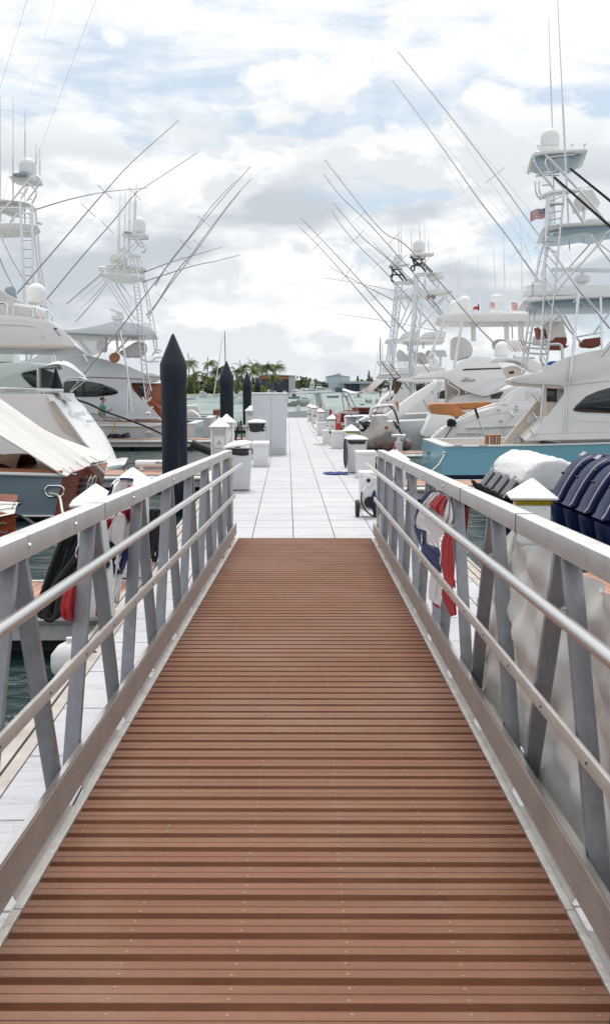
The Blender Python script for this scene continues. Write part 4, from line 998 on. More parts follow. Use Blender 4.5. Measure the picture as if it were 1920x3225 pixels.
# outriggers and antennas of the turquoise boat
outrigger(DP(968, 124, 1092, 278, 1205, 425)+R6(840, 2226)+R7(870, 170, 1000, 350, 1200, 640, 1290, 740, 1484, 990), D-.1, B, M_tubew, .036, .011, (.28, .52, .80))
outrigger(DP(955, 195, 1067, 345, 1165, 485)+R6(540, 2226)+R7(655, 315, 820, 555), D+3.6, B, M_tubew, .036, .011, (.38, .78))
antenna(R6(910, 165)[0], R6(945, 1205)[0], D+2.6, B, .022, M_gel); antenna(R6(995, 0)[0], R6(1095, 2080)[0], D+1.1, B, .03, M_gel)
antenna(R6(950, 1420)[0], R6(966, 2090)[0], D+2.6, B, .03, M_gel)
antenna(R7(1103, 125)[0], R7(1104, 270)[0], D+2, B, .02, M_steel); antenna(R7(1232, 35)[0], R7(1236, 190)[0], D+2, B, .02, M_steel)
for a_, b_ in (((960, 1650), (1600, 2215)), ((1110, 1570), (1640, 2000))):
    outrigger(R6(*a_)+[tuple((R6(*a_)[0][k]+R6(*b_)[0][k])/2 for k in (0, 1))]+R6(*b_), D+.2, B, M_blacktube, .04, .03, (), None, False)
# flag on the tower
fl = thing('flag', at(R6(878, 1995)[0], D+2.4), 'stars and stripes flag flying from the tower of the turquoise boat', 'flag', 'american flags')
def flagon(par, x_hi, y_hi, wpx, hpx, RG_, D, droop=.35, tex=False):
    P = lambda i, j: at(RG_(x_hi-wpx*i, y_hi+hpx*j+hpx*droop*i*1.0+6*sin(i*8))[0], D+.06*sin(i*9))
    b1, b2, b3 = MB(), MB(), MB()
    for s in range(13):
        for k in range(10):
            i0, i1 = k/10, (k+1)/10
            if s < 7 and i0 < .4: continue
            m_ = b1 if s % 2 == 0 else b2
            m_.add([P(i0, s/13), P(i1, s/13), P(i1, (s+1)/13), P(i0, (s+1)/13)], [(0, 1, 2, 3)])
    for k in range(4): b3.add([P(k/10, 0), P((k+1)/10, 0), P((k+1)/10, 7/13), P(k/10, 7/13)], [(0, 1, 2, 3)])
    obj('red_stripes', b1, M_flagr, par, fixn=False); obj('white_stripes', b2, M_flagw, par, fixn=False); obj('canton', b3, M_flagb, par, fixn=False)
    b = MB(); 
    for r_ in range(4):
        for c_ in range(5):
            q = P(.04+.07*c_+(.03 if r_ % 2 else 0), .06+.12*r_)+V((0, -.012, 0)); b.add(star_pts(q, (1, 0, 0), (0, 0, 1), .02), [tuple(range(10))])
    o = obj('stars', b, M_flagw, par, fixn=False)
flagon(fl, 878, 1935, 140, 95, R6, D+2.4, .38)
# rocket launcher rod holders, flybridge seats
rk = MB(); 
for k in range(7):
    p, q = at(R7(545+k*25, 1100+k*1)[0], D+1.2), at(R7(510+k*27+(k*4), 1190+k*8)[0], D+1.2)
    b = MB(); P0 = at(R7(520+k*26, 1115)[0], D+.8+k*.25); P1 = P0+V((.16, 0, -.27)); b.tube([P0+V((-.02, 0, .04)), P1], .030, 8); obj('rod_holder', b, M_steel, B)
for yy in (1120, 1165, 1215): leg(R7(690, yy, 800, yy+14, 900, yy+14), D+.8, .028, nm='grab_rail')
leg(R7(590, 1240, 592, 1260, 640, 1265, 780, 1268), D+.8, .025, nm='grab_rail')
leg(R7(905, 1145, 960, 1138, 1010, 1140, 1035, 1170, 1040, 1290), D+.7, .045, nm='grab_rail')
ch = slab('helm_chair', R7(925, 1190, 920, 1110, 960, 1095, 985, 1050, 1075, 1045, 1083, 1100, 1070, 1150, 1110, 1150, 1040, 1190), D+1.2, .6, M_darkred, B, bevel=.05)
slab('backrest', R7(968, 1075, 985, 1048, 1072, 1046, 1082, 1075), D+1.15, .7, M_gelc, ch, bevel=.03)
slab('seat_back', R7(808, 980, 825, 975, 850, 1080, 835, 1095), D+1.6, .5, M_darkred, B, bevel=.03); slab('seat_back', R7(866, 985, 884, 1000, 905, 1080, 880, 1090), D+2.3, .5, M_darkred, B, bevel=.03)
slab('blue_locker', R7(905, 1335, 900, 1310, 930, 1298, 985, 1295, 1000, 1310), D+.8, .6, M_bimini, B, bevel=.03)
slab('console', R7(1215, 1160, 1205, 1120, 1240, 1090, 1400, 1070, 1400, 1150, 1320, 1170), D+1.5, .8, M_darkred, B, bevel=.04)
b = MB(); c = at(R7(1280, 1062)[0], D+1.8); b.tube([c+V((.45*cos(a), .2*sin(a), .08*cos(a)+.03)) for a in [i*2*pi/18 for i in range(18)]], .02, 6, closed=True); obj('steering_wheel', b, M_steel, B)
# mooring lines
for px, d in (((262, 700), 31), ((200, 775), 30)):
    a = at(R8(378, 700)[0], D-.05); e = at(R8(*px)[0], d)
    b = MB(); b.tube([a, a.lerp(e, .5)+V((0, 0, -.04)), e], .014, 5); single('mooring_line', b, M_hosew, ('pale mooring line running left from the turquoise stern corner to the pier', 'pale mooring line dropping steeply from the turquoise stern corner')[int(px[0] < 250)], 'rope')
b = MB(); b.tube([at(R8(380, 700)[0], D-.06), at(R8(340, 770)[0], D-.4), at(R8(295, 810)[0], D-1)], .018, 5); single('mooring_line', b, M_hosew, 'thicker rope hanging slack below the turquoise stern corner', 'rope')
c = at(R8(376, 690)[0], D-.03); b = MB(); b.lathe([(.02, 0), (.04, .005), (.04, .015), (.02, .02)], c, 12, (V((1, 0, 0)), V((0, 0, 1)), V((0, -1, 0)))); obj('hawse_ring', b, M_steel, B)

# ---- motor yacht with tan cushions (right, behind the turquoise one)
D = 35.2
B = boat(5, 37.4, "white motor yacht with long swept stern, tan cushioned seats and dark lettering", name='motor_yacht')
hl = prof('hull', R8(238, 700, 262, 625, 300, 582, 350, 540, 400, 503, 470, 470, 540, 440, 640, 408, 720, 386, 820, 375, 960, 372, 1060, 372, 1600, 380, 1600, 760, 260, 760), D, 4.3, M_gel, B, inset=.05, bevel=.10)
text_on("NEPTUNUS 56'", at(R8(458, 577)[0], D-.02), (1, 0, .02), (0, 0, 1), .115, M_sign, B, spacing=1.25)
prof('rub_rail', R8(523, 522, 780, 512, 950, 500, 950, 506, 780, 520, 523, 530), D-.0, .1, M_cab, B, bevel=.01)
prof('upper_body', R8(780, 372, 800, 340, 850, 290, 930, 248, 1000, 244, 1040, 262, 1100, 300, 1400, 300, 1400, 380, 800, 380), D+.3, 3.7, M_gel, B, inset=.05, bevel=.06)
b = MB(); c = at(R8(965, 300)[0], D+.27); b.tube([c+V((.50*cos(a)*.42, 0, .27*sin(a)*.9)) for a in [i*2*pi/28 for i in range(28)]], .012, 4, closed=True)
for dz in (-.05, 0, .05):
    b.tube([c+V((-.2, 0, dz)), c+V((-.09, 0, dz))], .007, 4); b.tube([c+V((.09, 0, dz)), c+V((.2, 0, dz))], .007, 4)
em = obj('emblem', b, M_cab, B); text_on('N', c+V((-.07, -.01, -.07)), (1, 0, 0), (0, 0, 1), .20, M_cab, em)
cu1 = prof('sun_cushion', R8(283, 375, 290, 365, 330, 362, 440, 364, 455, 372, 500, 410, 545, 440, 480, 462, 465, 455, 420, 440, 350, 436, 305, 430, 286, 405), D+.9, 2.6, M_tan, B, bevel=.07)
prof('sun_cushion', R8(430, 362, 560, 354, 690, 350, 706, 362, 700, 380, 560, 402, 500, 405), D+3.3, .7, M_tan, B, bevel=.06)
prof('seat_base', R8(292, 428, 350, 436, 420, 440, 470, 470, 478, 520, 380, 560, 262, 590, 222, 575, 255, 510), D+.8, 2.8, M_gel, B, bevel=.06)
pipe('hand_rail', R8(472, 465, 485, 455, 600, 400, 700, 370, 780, 358, 808, 368), D+.2, .035, M_gel, B)
pipe('hand_rail', R8(300, 590, 325, 545, 372, 525, 390, 530), D+.2, .022, M_steel, B)
b = MB(); b.tube([at(R8(583, 392)[0], D-.3), at(R8(605, 460)[0], D-.3)], .045, 7); o = obj('black_grip', b, M_black, B); b = MB(); b.tube([at(R8(605, 460)[0], D-.3), at(R8(650, 580)[0], D-.3)], .02, 5); obj('boat_hook', b, M_steel, B)
random.seed(4); pts = []; c = at(R8(425, 490)[0], D-.1)
for i in range(44): pts.append(c+V((random.uniform(-.16, .16), random.uniform(-.06, .04), random.uniform(-.12, .12))))
b = MB(); b.tube(cat_rom(pts, 2), .03, 5); rp = single('rope', b, M_rope, 'black rope bundled on the motor yacht stern rail above its lettering', 'rope')
b = MB(); b.tube([at(R8(440, 500)[0], D-.1), at(R8(410, 550)[0], D-.12), at(R8(375, 605)[0], D-.15)], .02, 5); obj('tail', b, M_rope, rp) if False else single('rope', b, M_rope, 'black line hanging down the motor yacht stern from the bundle', 'rope')
# arch, radome and rear lip above
prof('radar_arch', R7(380, 1290, 395, 1268, 450, 1258, 560, 1262, 640, 1262, 740, 1262, 820, 1310, 860, 1340, 860, 1400, 790, 1400, 740, 1380, 690, 1340, 620, 1300, 540, 1290, 450, 1298), D+.8, 2.8, M_gel, B, bevel=.05)
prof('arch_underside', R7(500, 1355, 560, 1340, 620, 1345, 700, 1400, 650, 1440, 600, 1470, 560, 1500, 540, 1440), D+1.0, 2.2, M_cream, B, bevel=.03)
prof('arch_vent', R7(540, 1395, 585, 1388, 590, 1412, 545, 1415), D+.96, .1, M_black, B, bevel=.01)
c = at(R7(472, 1262)[0], D+2); radome(c, .27, .58, B)

# ---- Bertram sportfish
D = 41.5
B = boat(6, 44, 'white sportfishing yacht with long cream hardtop, twin radomes and a winged emblem on its flybridge', name='sportfishing_yacht')
fb = prof('flybridge', R8(172, 186, 230, 168, 300, 150, 345, 140, 400, 143, 450, 128, 490, 85, 530, 58, 600, 45, 690, 60, 740, 90, 775, 130, 800, 190, 790, 240, 720, 285, 660, 315, 620, 310, 520, 280, 460, 245, 420, 215, 385, 192, 280, 192, 190, 194), D, 4.0, M_gel, B, inset=.04, bevel=.05)
zf = at(R8(520, 312)[0], D).z
prof('stripe', R8(500, 136, 520, 129, 762, 121, 762, 129, 520, 139, 500, 141), D-.02, .05, M_black, fb, bevel=0, shear=True, inset=.04, z0=zf)
text_on('BERTRAM', at(R8(494, 216)[0], D-.02), (1, 0, .02), (0, 0, 1), .125, M_sign, fb)
for s in (-1, 1):
    c = at(R8(526, 193)[0], D+.0); b = MB(); b.add([c+V((0, -.03, -.03)), c+V((s*.15, -.03, .05)), c+V((s*.03, -.03, -.04))], [(0, 1, 2)]); obj('wing_emblem', b, M_sign, fb, fixn=False)
    b = MB(); b.add([c+V((s*.01, -.03, -.01)), c+V((s*.035, -.03, .06)), c+V((s*.04, -.03, .01))], [(0, 1, 2)]); obj('wing_emblem', b, M_sign, fb, fixn=False)
prof('cabin', R8(290, 450, 400, 365, 480, 310, 560, 290, 650, 320, 720, 300, 860, 240, 1000, 250, 1400, 250, 1400, 600, 300, 600), D+.2, 4.2, M_gelc, B, inset=.05, bevel=.06)
prof('window', Q6(760, 1095, 780, 1050, 860, 1010, 920, 990, 960, 1000, 900, 1090), D+.17, .08, M_glass, B, bevel=.02, inset=.05, shear=True, z0=at(R8(300, 600)[0], D+.2).z)
prof('cockpit_side', R8(330, 420, 360, 370, 395, 345, 440, 300, 470, 330, 400, 400, 350, 440), D+.6, .2, M_cream, B, bevel=.02)
prof('bulkhead', R8(395, 195, 470, 250, 520, 290, 520, 400, 395, 400), D+1.0, 2.6, M_cream, B, bevel=.03)
prof('salon_window', R8(330, 290, 380, 270, 385, 330, 335, 330), D+.95, .1, M_glass, B, bevel=.01)
hull('hull', 4.6, 1, D+2.3, 4.8, 17, 1.05, 1.9, M_gel, B)
ht = prof('hardtop', R7(-125, 900, -125, 868, -60, 858, 60, 850, 1060, 846, 1072, 852, 1060, 862, 1040, 920, 640, 925, 100, 930, -60, 925, -95, 915), D+.3, 3.6, M_gelc, B, bevel=.04)
for px in (205, 515, 645): pipe('hardtop_post', R7(px, 925, px+4, 1110), D+.6, .10, M_gelc, B, n=4)
pipe('hardtop_post', R7(110, 880, 20, 1400), D+.3, .065, M_gel, B); pipe('hardtop_post', R7(-60, 920, -200, 1250), D+.3, .06, M_gel, B)
prof('windscreen_screen', R7(960, 870, 1040, 880, 1085, 1130, 1010, 1180, 760, 1150, 760, 1080), D+1.2, .05, mat('clear_vinyl_screen', (.62, .60, .55), .3, 0, alpha=.8), B, bevel=0)
prof('helm_cover', R7(5, 1080, 0, 1270, 60, 1290, 190, 1250, 205, 1180, 180, 1120, 130, 1080, 60, 1062), D+.5, 1.6, M_chair, B, bevel=.10)
prof('helm_cover', R7(390, 1110, 440, 1090, 560, 1100, 560, 1180, 400, 1180), D+2.2, 1.4, M_chair, B, bevel=.10)
radome(at(R7(42, 850)[0], D+3.0), .28, .58, B); radome(at(R7(126, 822)[0], D+1.2), .275, .60, B)
b = MB(); c = at(R7(425, 840)[0], D+2); b.lathe([(.3, 0), (.2, .06), (.1, .1), (.08, .40), (.16, .46), (.25, .47), (.255, .68), (.2, .73)], c, 20); obj('radar_mast', b, M_gel, B)
for px, y0_, y1_ in ((252, 325, 845), (400, 250, 690), (490, 0, 830), (655, 0, 1100), (555, 530, 1090), (50, 370, 720), (77, 335, 690)):
    antenna(R7(px-6, y0_)[0], R7(px+18, y1_)[0], D+(1 if px > 600 else 3), B, .03)
def small_flag(px, py, w_, h_, D, par_label, kind):
    fl = thing('flag', at(R7(px, py)[0], D), par_label, 'flag')
    P = lambda i, j: at(R7(px-w_*i, py+h_*j+6*sin(i*6+1))[0], D+.05*sin(i*7))
    def q(i0, i1, j0, j1, m, nm):
        b = MB(); n = 5
        for k in range(n):
            a, c_ = i0+(i1-i0)*k/n, i0+(i1-i0)*(k+1)/n; b.add([P(a, j0), P(c_, j0), P(c_, j1), P(a, j1)], [(0, 1, 2, 3)])
        obj(nm, b, m, fl, fixn=False)
    if kind == 'tx': q(0, .33, 0, 1, M_flagb, 'blue_field'); q(.33, 1, 0, .5, M_flagw, 'white_field'); q(.33, 1, .5, 1, M_flagr, 'red_field')
    else:
        for s in range(7): q(0, 1, s/7, (s+1)/7, M_flagr if s % 2 == 0 else M_flagw, 'stripe')
    return fl
small_flag(272, 760, 66, 58, D+3, 'flag with blue field and white over red on the long cream hardtop', 'tx')
small_flag(410, 748, 50, 48, D+3.4, 'small red and white striped flag beside the radar mast of the long hardtop', 'us')
small_flag(622, 752, 66, 70, D+3.2, 'drooping red striped flag right of the radar mast on the long hardtop', 'us')
outrigger(DP(790, 388, 873, 495, 935, 566)+R5(820, 210, 1170, 590, 1484, 960)+R7(410, 1140), D-.1, B, M_pole, .033, .011, (.42, .62, .86))

# ---- generic traced tuna tower for the two farther right boats
def tower_boat(B, D, W, dx, T_legs, ring, pod, plat, top, rad_, cage, brace, m_top=M_gelc):
    pass
def mk_tower(B, D, RGN, rado, topp, ringp, podp, platp, near_l, far_l, braces, htop, dome, cagem):
    prof('tower_top', RGN(*topp), D+1.7, 1.0, M_gelc, B, bevel=.03)
    c = at(RGN(rado[0], rado[3])[0], D+2.2); r = (rado[2]-rado[1])/2*.3369/3200*D; radome(c, r, r*2.25, B)
    prof('belly_ring', RGN(*ringp), D+1.5, 1.2, M_gel, B, bevel=.03)
    prof('helm_pod', RGN(*podp), D+1.7, 1.0, M_gelc, B, bevel=.08)
    prof('tower_platform', RGN(*platp), D+1.3, 1.5, M_gelc, B, bevel=.04)
    ladder(RGN(*near_l[0]), RGN(*near_l[1]), D+.5, near_l[2], B, .05, .022)
    ladder(RGN(*far_l[0]), RGN(*far_l[1]), D+3.4, far_l[2], B, .05, .022)
    for br in braces:
        P = cat_rom([at(p, D+br[0]) for p in RGN(*br[1])], 3); b = MB(); b.tube(P, .045, 6); obj('brace', b, M_tubew, B)
    for cg in cagem:
        P = cat_rom([at(p, D+cg[0]) for p in RGN(*cg[1])], 4); b = MB(); b.tube(P, .05, 6); obj('cage_tube', b, M_blacktube, B)
    prof('hardtop', RGN(*htop), D+.5, 3.4, M_gelc, B, bevel=.04)
    if dome: prof('electronics_housing', RGN(*dome), D+1.2, 1.8, M_gel, B, bevel=.08)
D = 49.0
B = boat(6.5, 51.5, 'white sportfishing yacht whose tower top has a black cage under a big white radome', name='sportfishing_yacht')
mk_tower(B, D, R5, (943, 888, 1000, 278), (860, 300, 868, 288, 960, 283, 1070, 282, 1092, 284, 1060, 300, 960, 308, 880, 318),
         (900, 490, 925, 472, 1050, 462, 1110, 462, 1110, 474, 1000, 482, 905, 498), (1040, 530, 1045, 490, 1080, 455, 1165, 448, 1175, 490, 1186, 515, 1140, 520, 1100, 540),
         (885, 655, 900, 645, 1000, 638, 1120, 618, 1250, 632, 1262, 638, 1200, 660, 1080, 670, 900, 675), ((930, 500, 905, 760, 870, 1100, 845, 1250), (1005, 480, 965, 850, 920, 1260, 885, 1640, 868, 1800), 17),
         ((905, 500, 885, 900, 840, 1200), (940, 500, 915, 900, 870, 1250), 15),
         ((.5, (1220, 675, 1080, 830, 960, 960)), (3.4, (1190, 680, 1060, 850, 930, 1020)), (.5, (1170, 680, 1250, 760)), (3.4, (990, 760, 1100, 880, 1210, 1000)), (1, (1130, 520, 1125, 620)), (2, (1020, 500, 1120, 610)), (2, (800, 1100, 840, 1150, 980, 1300)), (1, (990, 1120, 985, 1180)), (1, (1095, 1030, 1080, 1330))),
         (800, 1110, 810, 1095, 900, 1088, 1100, 1088, 1185, 1085, 1185, 1115, 1000, 1122, 880, 1128), (940, 1088, 975, 1050, 1020, 1025, 1080, 1018, 1180, 1025, 1200, 1040, 1190, 1085),
         ((1.3, (870, 318, 900, 350, 960, 400, 1010, 460)), (1.3, (930, 310, 980, 370, 1070, 465)), (2.9, (880, 318, 905, 400, 900, 450)), (2.9, (940, 318, 990, 400, 1060, 465)), (1.2, (875, 410, 920, 400, 960, 405)), (1.5, (875, 410, 872, 440, 895, 460)), (2.2, (900, 345, 1000, 340)), (2.2, (905, 390, 970, 385))))
small = thing('flag', at(R5(1100, 690)[0], D+2), 'stars and stripes flag hanging under the platform of the black caged tower', 'flag', 'american flags')
flagon(small, 1100, 668, 80, 42, R5, D+2, .2)
prof('flybridge', Q1(700, 520, 760, 490, 840, 440, 920, 410, 1040, 395, 1200, 380, 1200, 420, 1060, 440, 1060, 480, 900, 500, 780, 530), D+.2, 4, M_gel, B, bevel=.05)
prof('overhang', Q1(450, 575, 500, 545, 620, 545, 690, 520, 760, 540, 900, 540, 1010, 560, 1010, 620, 860, 630, 700, 615, 520, 600), D, 4, M_gel, B, bevel=.05)
prof('cabin', Q1(540, 1100, 640, 960, 760, 820, 800, 700, 820, 620, 1100, 600, 1500, 600, 1500, 1200, 540, 1200), D+.3, 4, M_gel, B, bevel=.05, inset=.05)
prof('seat_cover', Q1(435, 180, 450, 120, 480, 98, 520, 115, 600, 190, 660, 260, 660, 280, 540, 280, 470, 270, 440, 220), D+1, .9, M_chair, B, bevel=.1)
prof('seat_cover', Q1(700, 190, 760, 150, 830, 140, 920, 200, 960, 270, 950, 310, 820, 330, 760, 310, 710, 290), D+1.4, .9, M_chair, B, bevel=.1)
prof('seat_cover', Q1(880, 150, 940, 100, 990, 140, 1005, 200, 1000, 270, 930, 220), D+2.4, .7, M_chair, B, bevel=.1)
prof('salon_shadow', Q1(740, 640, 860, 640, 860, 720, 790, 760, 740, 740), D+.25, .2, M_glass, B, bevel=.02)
for k in range(7):
    b = MB(); c = at(Q1(1040+k*24, 110-k*0)[0], D-.6); b.tube([c, c+V((.1, 0, -.32))], .035, 6); obj('rod_holder', b, M_steel, B)
for k in range(6):
    b = MB(); c = at(Q1(900+k*30, 200+k*8)[0], D); b.tube([c, c+V((.22, 0, -.6))], .03, 6); obj('rod_holder', b, M_gel, B)
prof('sign_panel', Q1(1105, 185, 1140, 190, 1135, 370, 1105, 370), D-.2, .1, M_cab, B, bevel=.01)
hull('hull', 5.2, 1, D+2.3, 4.7, 16, 1.0, 1.8, M_gel, B)
prof('cockpit_rail', Q1(500, 1165, 700, 1140, 900, 1118, 900, 1150, 700, 1172, 500, 1195), D-.1, .1, M_slate, B, bevel=.01)
outrigger(DP(787, 423, 830, 478)+R5(470, 0, 730, 290, 925, 510, 1150, 830, 1250, 960), D-.1, B, M_pole, .036, .012, (.3, .55, .8))
outrigger(DP(810, 492)+R5(300, 0, 430, 150, 650, 335, 900, 590, 1180, 900), D+3.6, B, M_pole, .036, .012, (.35, .6, .84))
outrigger(R5(510, 178, 700, 370, 900, 560, 1150, 830), D+4, B, M_pole, .033, .011, (.4,), None, False)
outrigger(R5(200, 858, 600, 915, 900, 970, 1200, 1030), D+3, B, M_pole, .026, .009, (), None, False)
outrigger(R5(0, 0, 0, 0)[:0]+R5(96, 405, 400, 570, 705, 725), D+3.3, B, M_pole, .030, .010, (), None, False)
for px, y0_, y1_ in ((870, 55, 270), (948, 0, 160), (998, 0, 620), (1030, 135, 280)): antenna(R5(px, y0_)[0], R5(px+8, y1_)[0], D+2, B, .03)
# white folded passerelle sloping down from the E boat
sl_ = thing('folded_awning', at(Q1(640, 900)[0], 40.3), 'long white rolled awning sloping down over the stern beside the covered tender', 'awning')
prof('panel', Q1(260, 1135, 700, 800, 1000, 620, 1075, 600, 1060, 680, 1000, 730, 860, 870, 600, 1080, 400, 1240, 330, 1215), 40.3, .5, M_gel, sl_, bevel=.03)
D = 56.0
B = boat(7, 58.5, 'farther white sportfishing yacht with the smaller looking radome tower left of the black caged one', name='sportfishing_yacht')
mk_tower(B, D, R5, (750, 705, 795, 382), (665, 400, 680, 388, 780, 386, 862, 382, 830, 395, 760, 405, 680, 410),
         (708, 560, 740, 548, 830, 545, 830, 558, 740, 568, 710, 572), (805, 570, 815, 535, 860, 518, 915, 525, 918, 560, 860, 575),
         (712, 690, 760, 680, 860, 672, 1000, 672, 1000, 690, 800, 700, 715, 706), ((735, 590, 730, 760, 700, 1100, 690, 1240), (790, 575, 765, 800, 735, 1100, 700, 1400, 665, 1700), 18),
         ((725, 600, 690, 950, 640, 1300), (745, 600, 720, 900, 665, 1300), 16),
         ((.5, (870, 705, 800, 880, 740, 1020)), (3.4, (940, 700, 860, 860, 780, 1000)), (1, (760, 700, 830, 830))),
         (635, 1105, 640, 1092, 760, 1085, 830, 1085, 830, 1108, 660, 1115), (760, 1085, 790, 1045, 840, 1018, 920, 1010, 940, 1040, 930, 1085),
         ((1.3, (680, 408, 700, 440, 760, 500, 800, 545)), (1.3, (730, 405, 760, 450, 830, 545)), (2.9, (690, 412, 700, 470, 690, 530)), (1.5, (678, 495, 720, 488, 780, 490)), (1.5, (685, 500, 690, 540, 710, 560)), (2.2, (690, 440, 790, 435))))
prof('flybridge', Q1(130, 520, 150, 485, 300, 478, 420, 440, 520, 390, 620, 370, 800, 350, 1000, 360, 1000, 440, 700, 500, 560, 540, 300, 550, 170, 545), D, 4.4, M_gel, B, bevel=.06, inset=.05)
prof('pinstripe', Q1(150, 490, 300, 492, 560, 488, 700, 465, 700, 470, 560, 494, 300, 498, 150, 496), D-.0, .1, M_darkred, B, bevel=0)
prof('cabin', Q1(250, 1080, 380, 900, 470, 740, 540, 600, 560, 540, 1000, 540, 1200, 1150, 250, 1150), D+.3, 4, M_gel, B, bevel=.05, inset=.05)
prof('helm_console', Q1(270, 460, 265, 330, 300, 320, 400, 320, 420, 450), D+2, 1, M_gelc, B, bevel=.05)
prof('cockpit_column', Q1(400, 545, 520, 540, 510, 640, 450, 760, 410, 800), D+.8, 2.5, M_brown, B, bevel=.03)
for k in range(5):
    b = MB(); c = at(Q1(140+k*30, 280)[0], D-.5); b.tube([c, c+V((.10, 0, -.25))], .035, 6); obj('rod_holder', b, M_steel, B)
for k in range(5):
    b = MB(); c = at(Q1(430+k*36, 290)[0], D+.5); b.tube([c, c+V((.16, 0, -.30))], .035, 6); obj('rod_holder', b, M_gel, B)
for yy in (285, 400): pipe('grab_rail', Q1(180, yy, 400, yy-5, 560, yy-8), D-.2, .035, M_gel, B)
for xx in (190, 228, 258): pipe('stanchion', Q1(xx, 285, xx, 470), D-.2, .04, M_steel, B)
for xx in (575, 640, 860): pipe('stanchion', Q1(xx, 300, xx+2, 480), D+1, .04, M_gel, B)
hull('hull', 5.4, 1, D+2.3, 4.6, 15, .95, 1.7, M_gel, B)
outrigger(DP(807, 511)+R5(200, 0, 385, 220, 560, 390, 720, 560, 900, 760, 1150, 1060), D-.1, B, M_pole, .036, .012, (.3, .5, .75))
outrigger(DP(732, 530)+R5(0, 120, 300, 440, 530, 700, 830, 1030), D-.1, B, M_pole, .038, .013, (.28, .5, .8))
outrigger(DP(728, 551)+R5(0, 210, 260, 500, 450, 720, 690, 1000), D+4, B, M_pole, .038, .013, (.25, .5))
outrigger(R5(40, 517, 400, 570, 780, 655), D+3, B, M_pole, .026, .009, (), None, False)
for a_, b_ in (((590, 1300), (790, 1560)), ((660, 1300), (860, 1570))): outrigger(R5(*a_)+R5((a_[0]+b_[0])//2, (a_[1]+b_[1])//2)+R5(*b_), D-1, B, M_blacktube, .03, .02, (), None, False)
for px, y0_, y1_ in ((752, 0, 290), (775, 0, 290), (840, 700, 780)): antenna(R5(px, y0_)[0], R5(px+5, y1_)[0], D+2, B, .03)
for k, (X_, zz) in enumerate(((5.6, 1.0), (5.9, .9))):
    Dk = (63.5, 68.5)[k]
    B = boat(X_, Dk+2, ('white cabin cruiser mostly hidden beyond the far tower boat', 'last white cruiser at the far end of the right hand slips')[k], name='cabin_cruiser')
    hull('hull', X_-.4, 1, Dk+2, 4, 12, zz, 1.6, M_gel, B)
    prof('cabin', [(1185+k*-8, 1300), (1200, 1262-k*8), (1230, 1236-k*6), (1300, 1228), (1420, 1228), (1420, 1300)], Dk+.3, 3.4, M_gel, B, bevel=.06, inset=.08)
    prof('window', [(1215, 1262), (1240, 1244), (1330, 1240), (1330, 1258)], Dk+.31, .06, M_glass, B, bevel=.02, inset=.08)

# ---- covered tender
D = 33.9
t = thing('inflatable_tender', at(Q1(250, 1500)[0], D), 'inflatable tender shrouded in a creased grey canvas cover above the pier', 'dinghy')
secs = []; spine = [(-400, 1260, 30), (-330, 1240, 120), (-200, 1180, 200)]
def ring(cx, cy, rx, rz, ry, Dq, n=18, sq=1.0):
    c = at(Q1(cx, cy)[0], Dq); out = []
    for k in range(n):
        a = 2*pi*k/n; wob = 1+.05*sin(a*7+cx*.02)
        out.append(c+V((rx*cos(a)*wob, 0, rz*sin(a)*wob)))
    return out
# body: loft along Y (bow toward the camera), sections in XZ
def sect(yd, wl, wr, zt, zb, pk, xc=0):
    c = at(Q1(258, 1500)[0], D); out = []
    prof_ = [(-wl, .35), (-wl*.96, .55), (-wl*.7, .72), (-wl*.42, .84), (xc-.12, 1.0), (xc+.14, 1.0), (wr*.35, .86), (wr*.7, .66), (wr*.96, .50), (wr, .32), (wr*.93, .12), (wr*.72, .0), (wr*.42, .10), (0, -.12), (-wl*.42, .10), (-wl*.72, .0), (-wl*.93, .12)]
    for k, (x, f) in enumerate(prof_):
        z = zb + (zt-zb)*f if f <= .66 else zb+(zt-zb)*.66+(pk-(zb+(zt-zb)*.66))*(f-.66)/.34
        out.append(V((c.x+.60*(x+.03*sin(yd*6+k*2.2)), D+yd*.75, c.z+.60*(z+.02*sin(yd*9+k*1.7)))))
    return out
S_ = [sect(-1.0, .35, .75, .30, -.15, .42, .05), sect(-.85, .85, 1.15, .38, -.42, .58, .05), sect(-.5, 1.22, 1.42, .42, -.55, .72, 0), sect(0, 1.42, 1.55, .45, -.60, .85, -.05), sect(.5, 1.5, 1.55, .46, -.60, 1.00, -.30), sect(1.1, 1.5, 1.5, .46, -.6, 1.25, -.36), sect(1.7, 1.45, 1.4, .45, -.58, 1.25, -.30), sect(2.6, 1.4, 1.3, .40, -.55, 1.0, -.4), sect(3.2, 1.2, 1.1, .30, -.5, .6, -.2)]
S2 = []
for i in range(len(S_)-1):
    for k in range(4): S2.append([S_[i][j].lerp(S_[i+1][j], k/4)+V((0, 0, .025*sin(j*2.4+i*3.1+k*1.9))) for j in range(len(S_[0]))])
S2.append(S_[-1])
b = MB(); b.loft(S2, closed=True); cv = obj('canvas_cover', b, M_greycov, t, ang=75)
c = at(Q1(278, 1318)[0], D-.9); b = MB(); b.lathe([(.005, .012), (.05, .01), (.065, 0)], c+V((0, 0, 0)), 14, (V((1, 0, 0)), V((0, .25, .5)).normalized(), V((0, -1, .3)).normalized())); obj('badge', b, M_darkred, cv)
b = MB(); b.loft([[at(p, D-.4+dy) for p in Q1(60, 1560, 300, 1640, 560, 1560, 300, 1520)] for dy in (0, 3.0)], closed=True); obj('keel', b, M_greycov, t)
for sx, sy in ((560, 1480), (100, 1545)):
    b = MB(); b.tube([at(Q1(sx, sy)[0], D-1.0), at(Q1(sx+20, sy+60)[0], D-1.1), at(Q1(sx+ (120 if sx < 200 else -10), sy+170)[0], D-1.0)], .02, 5); obj('strap', b, M_black, t)
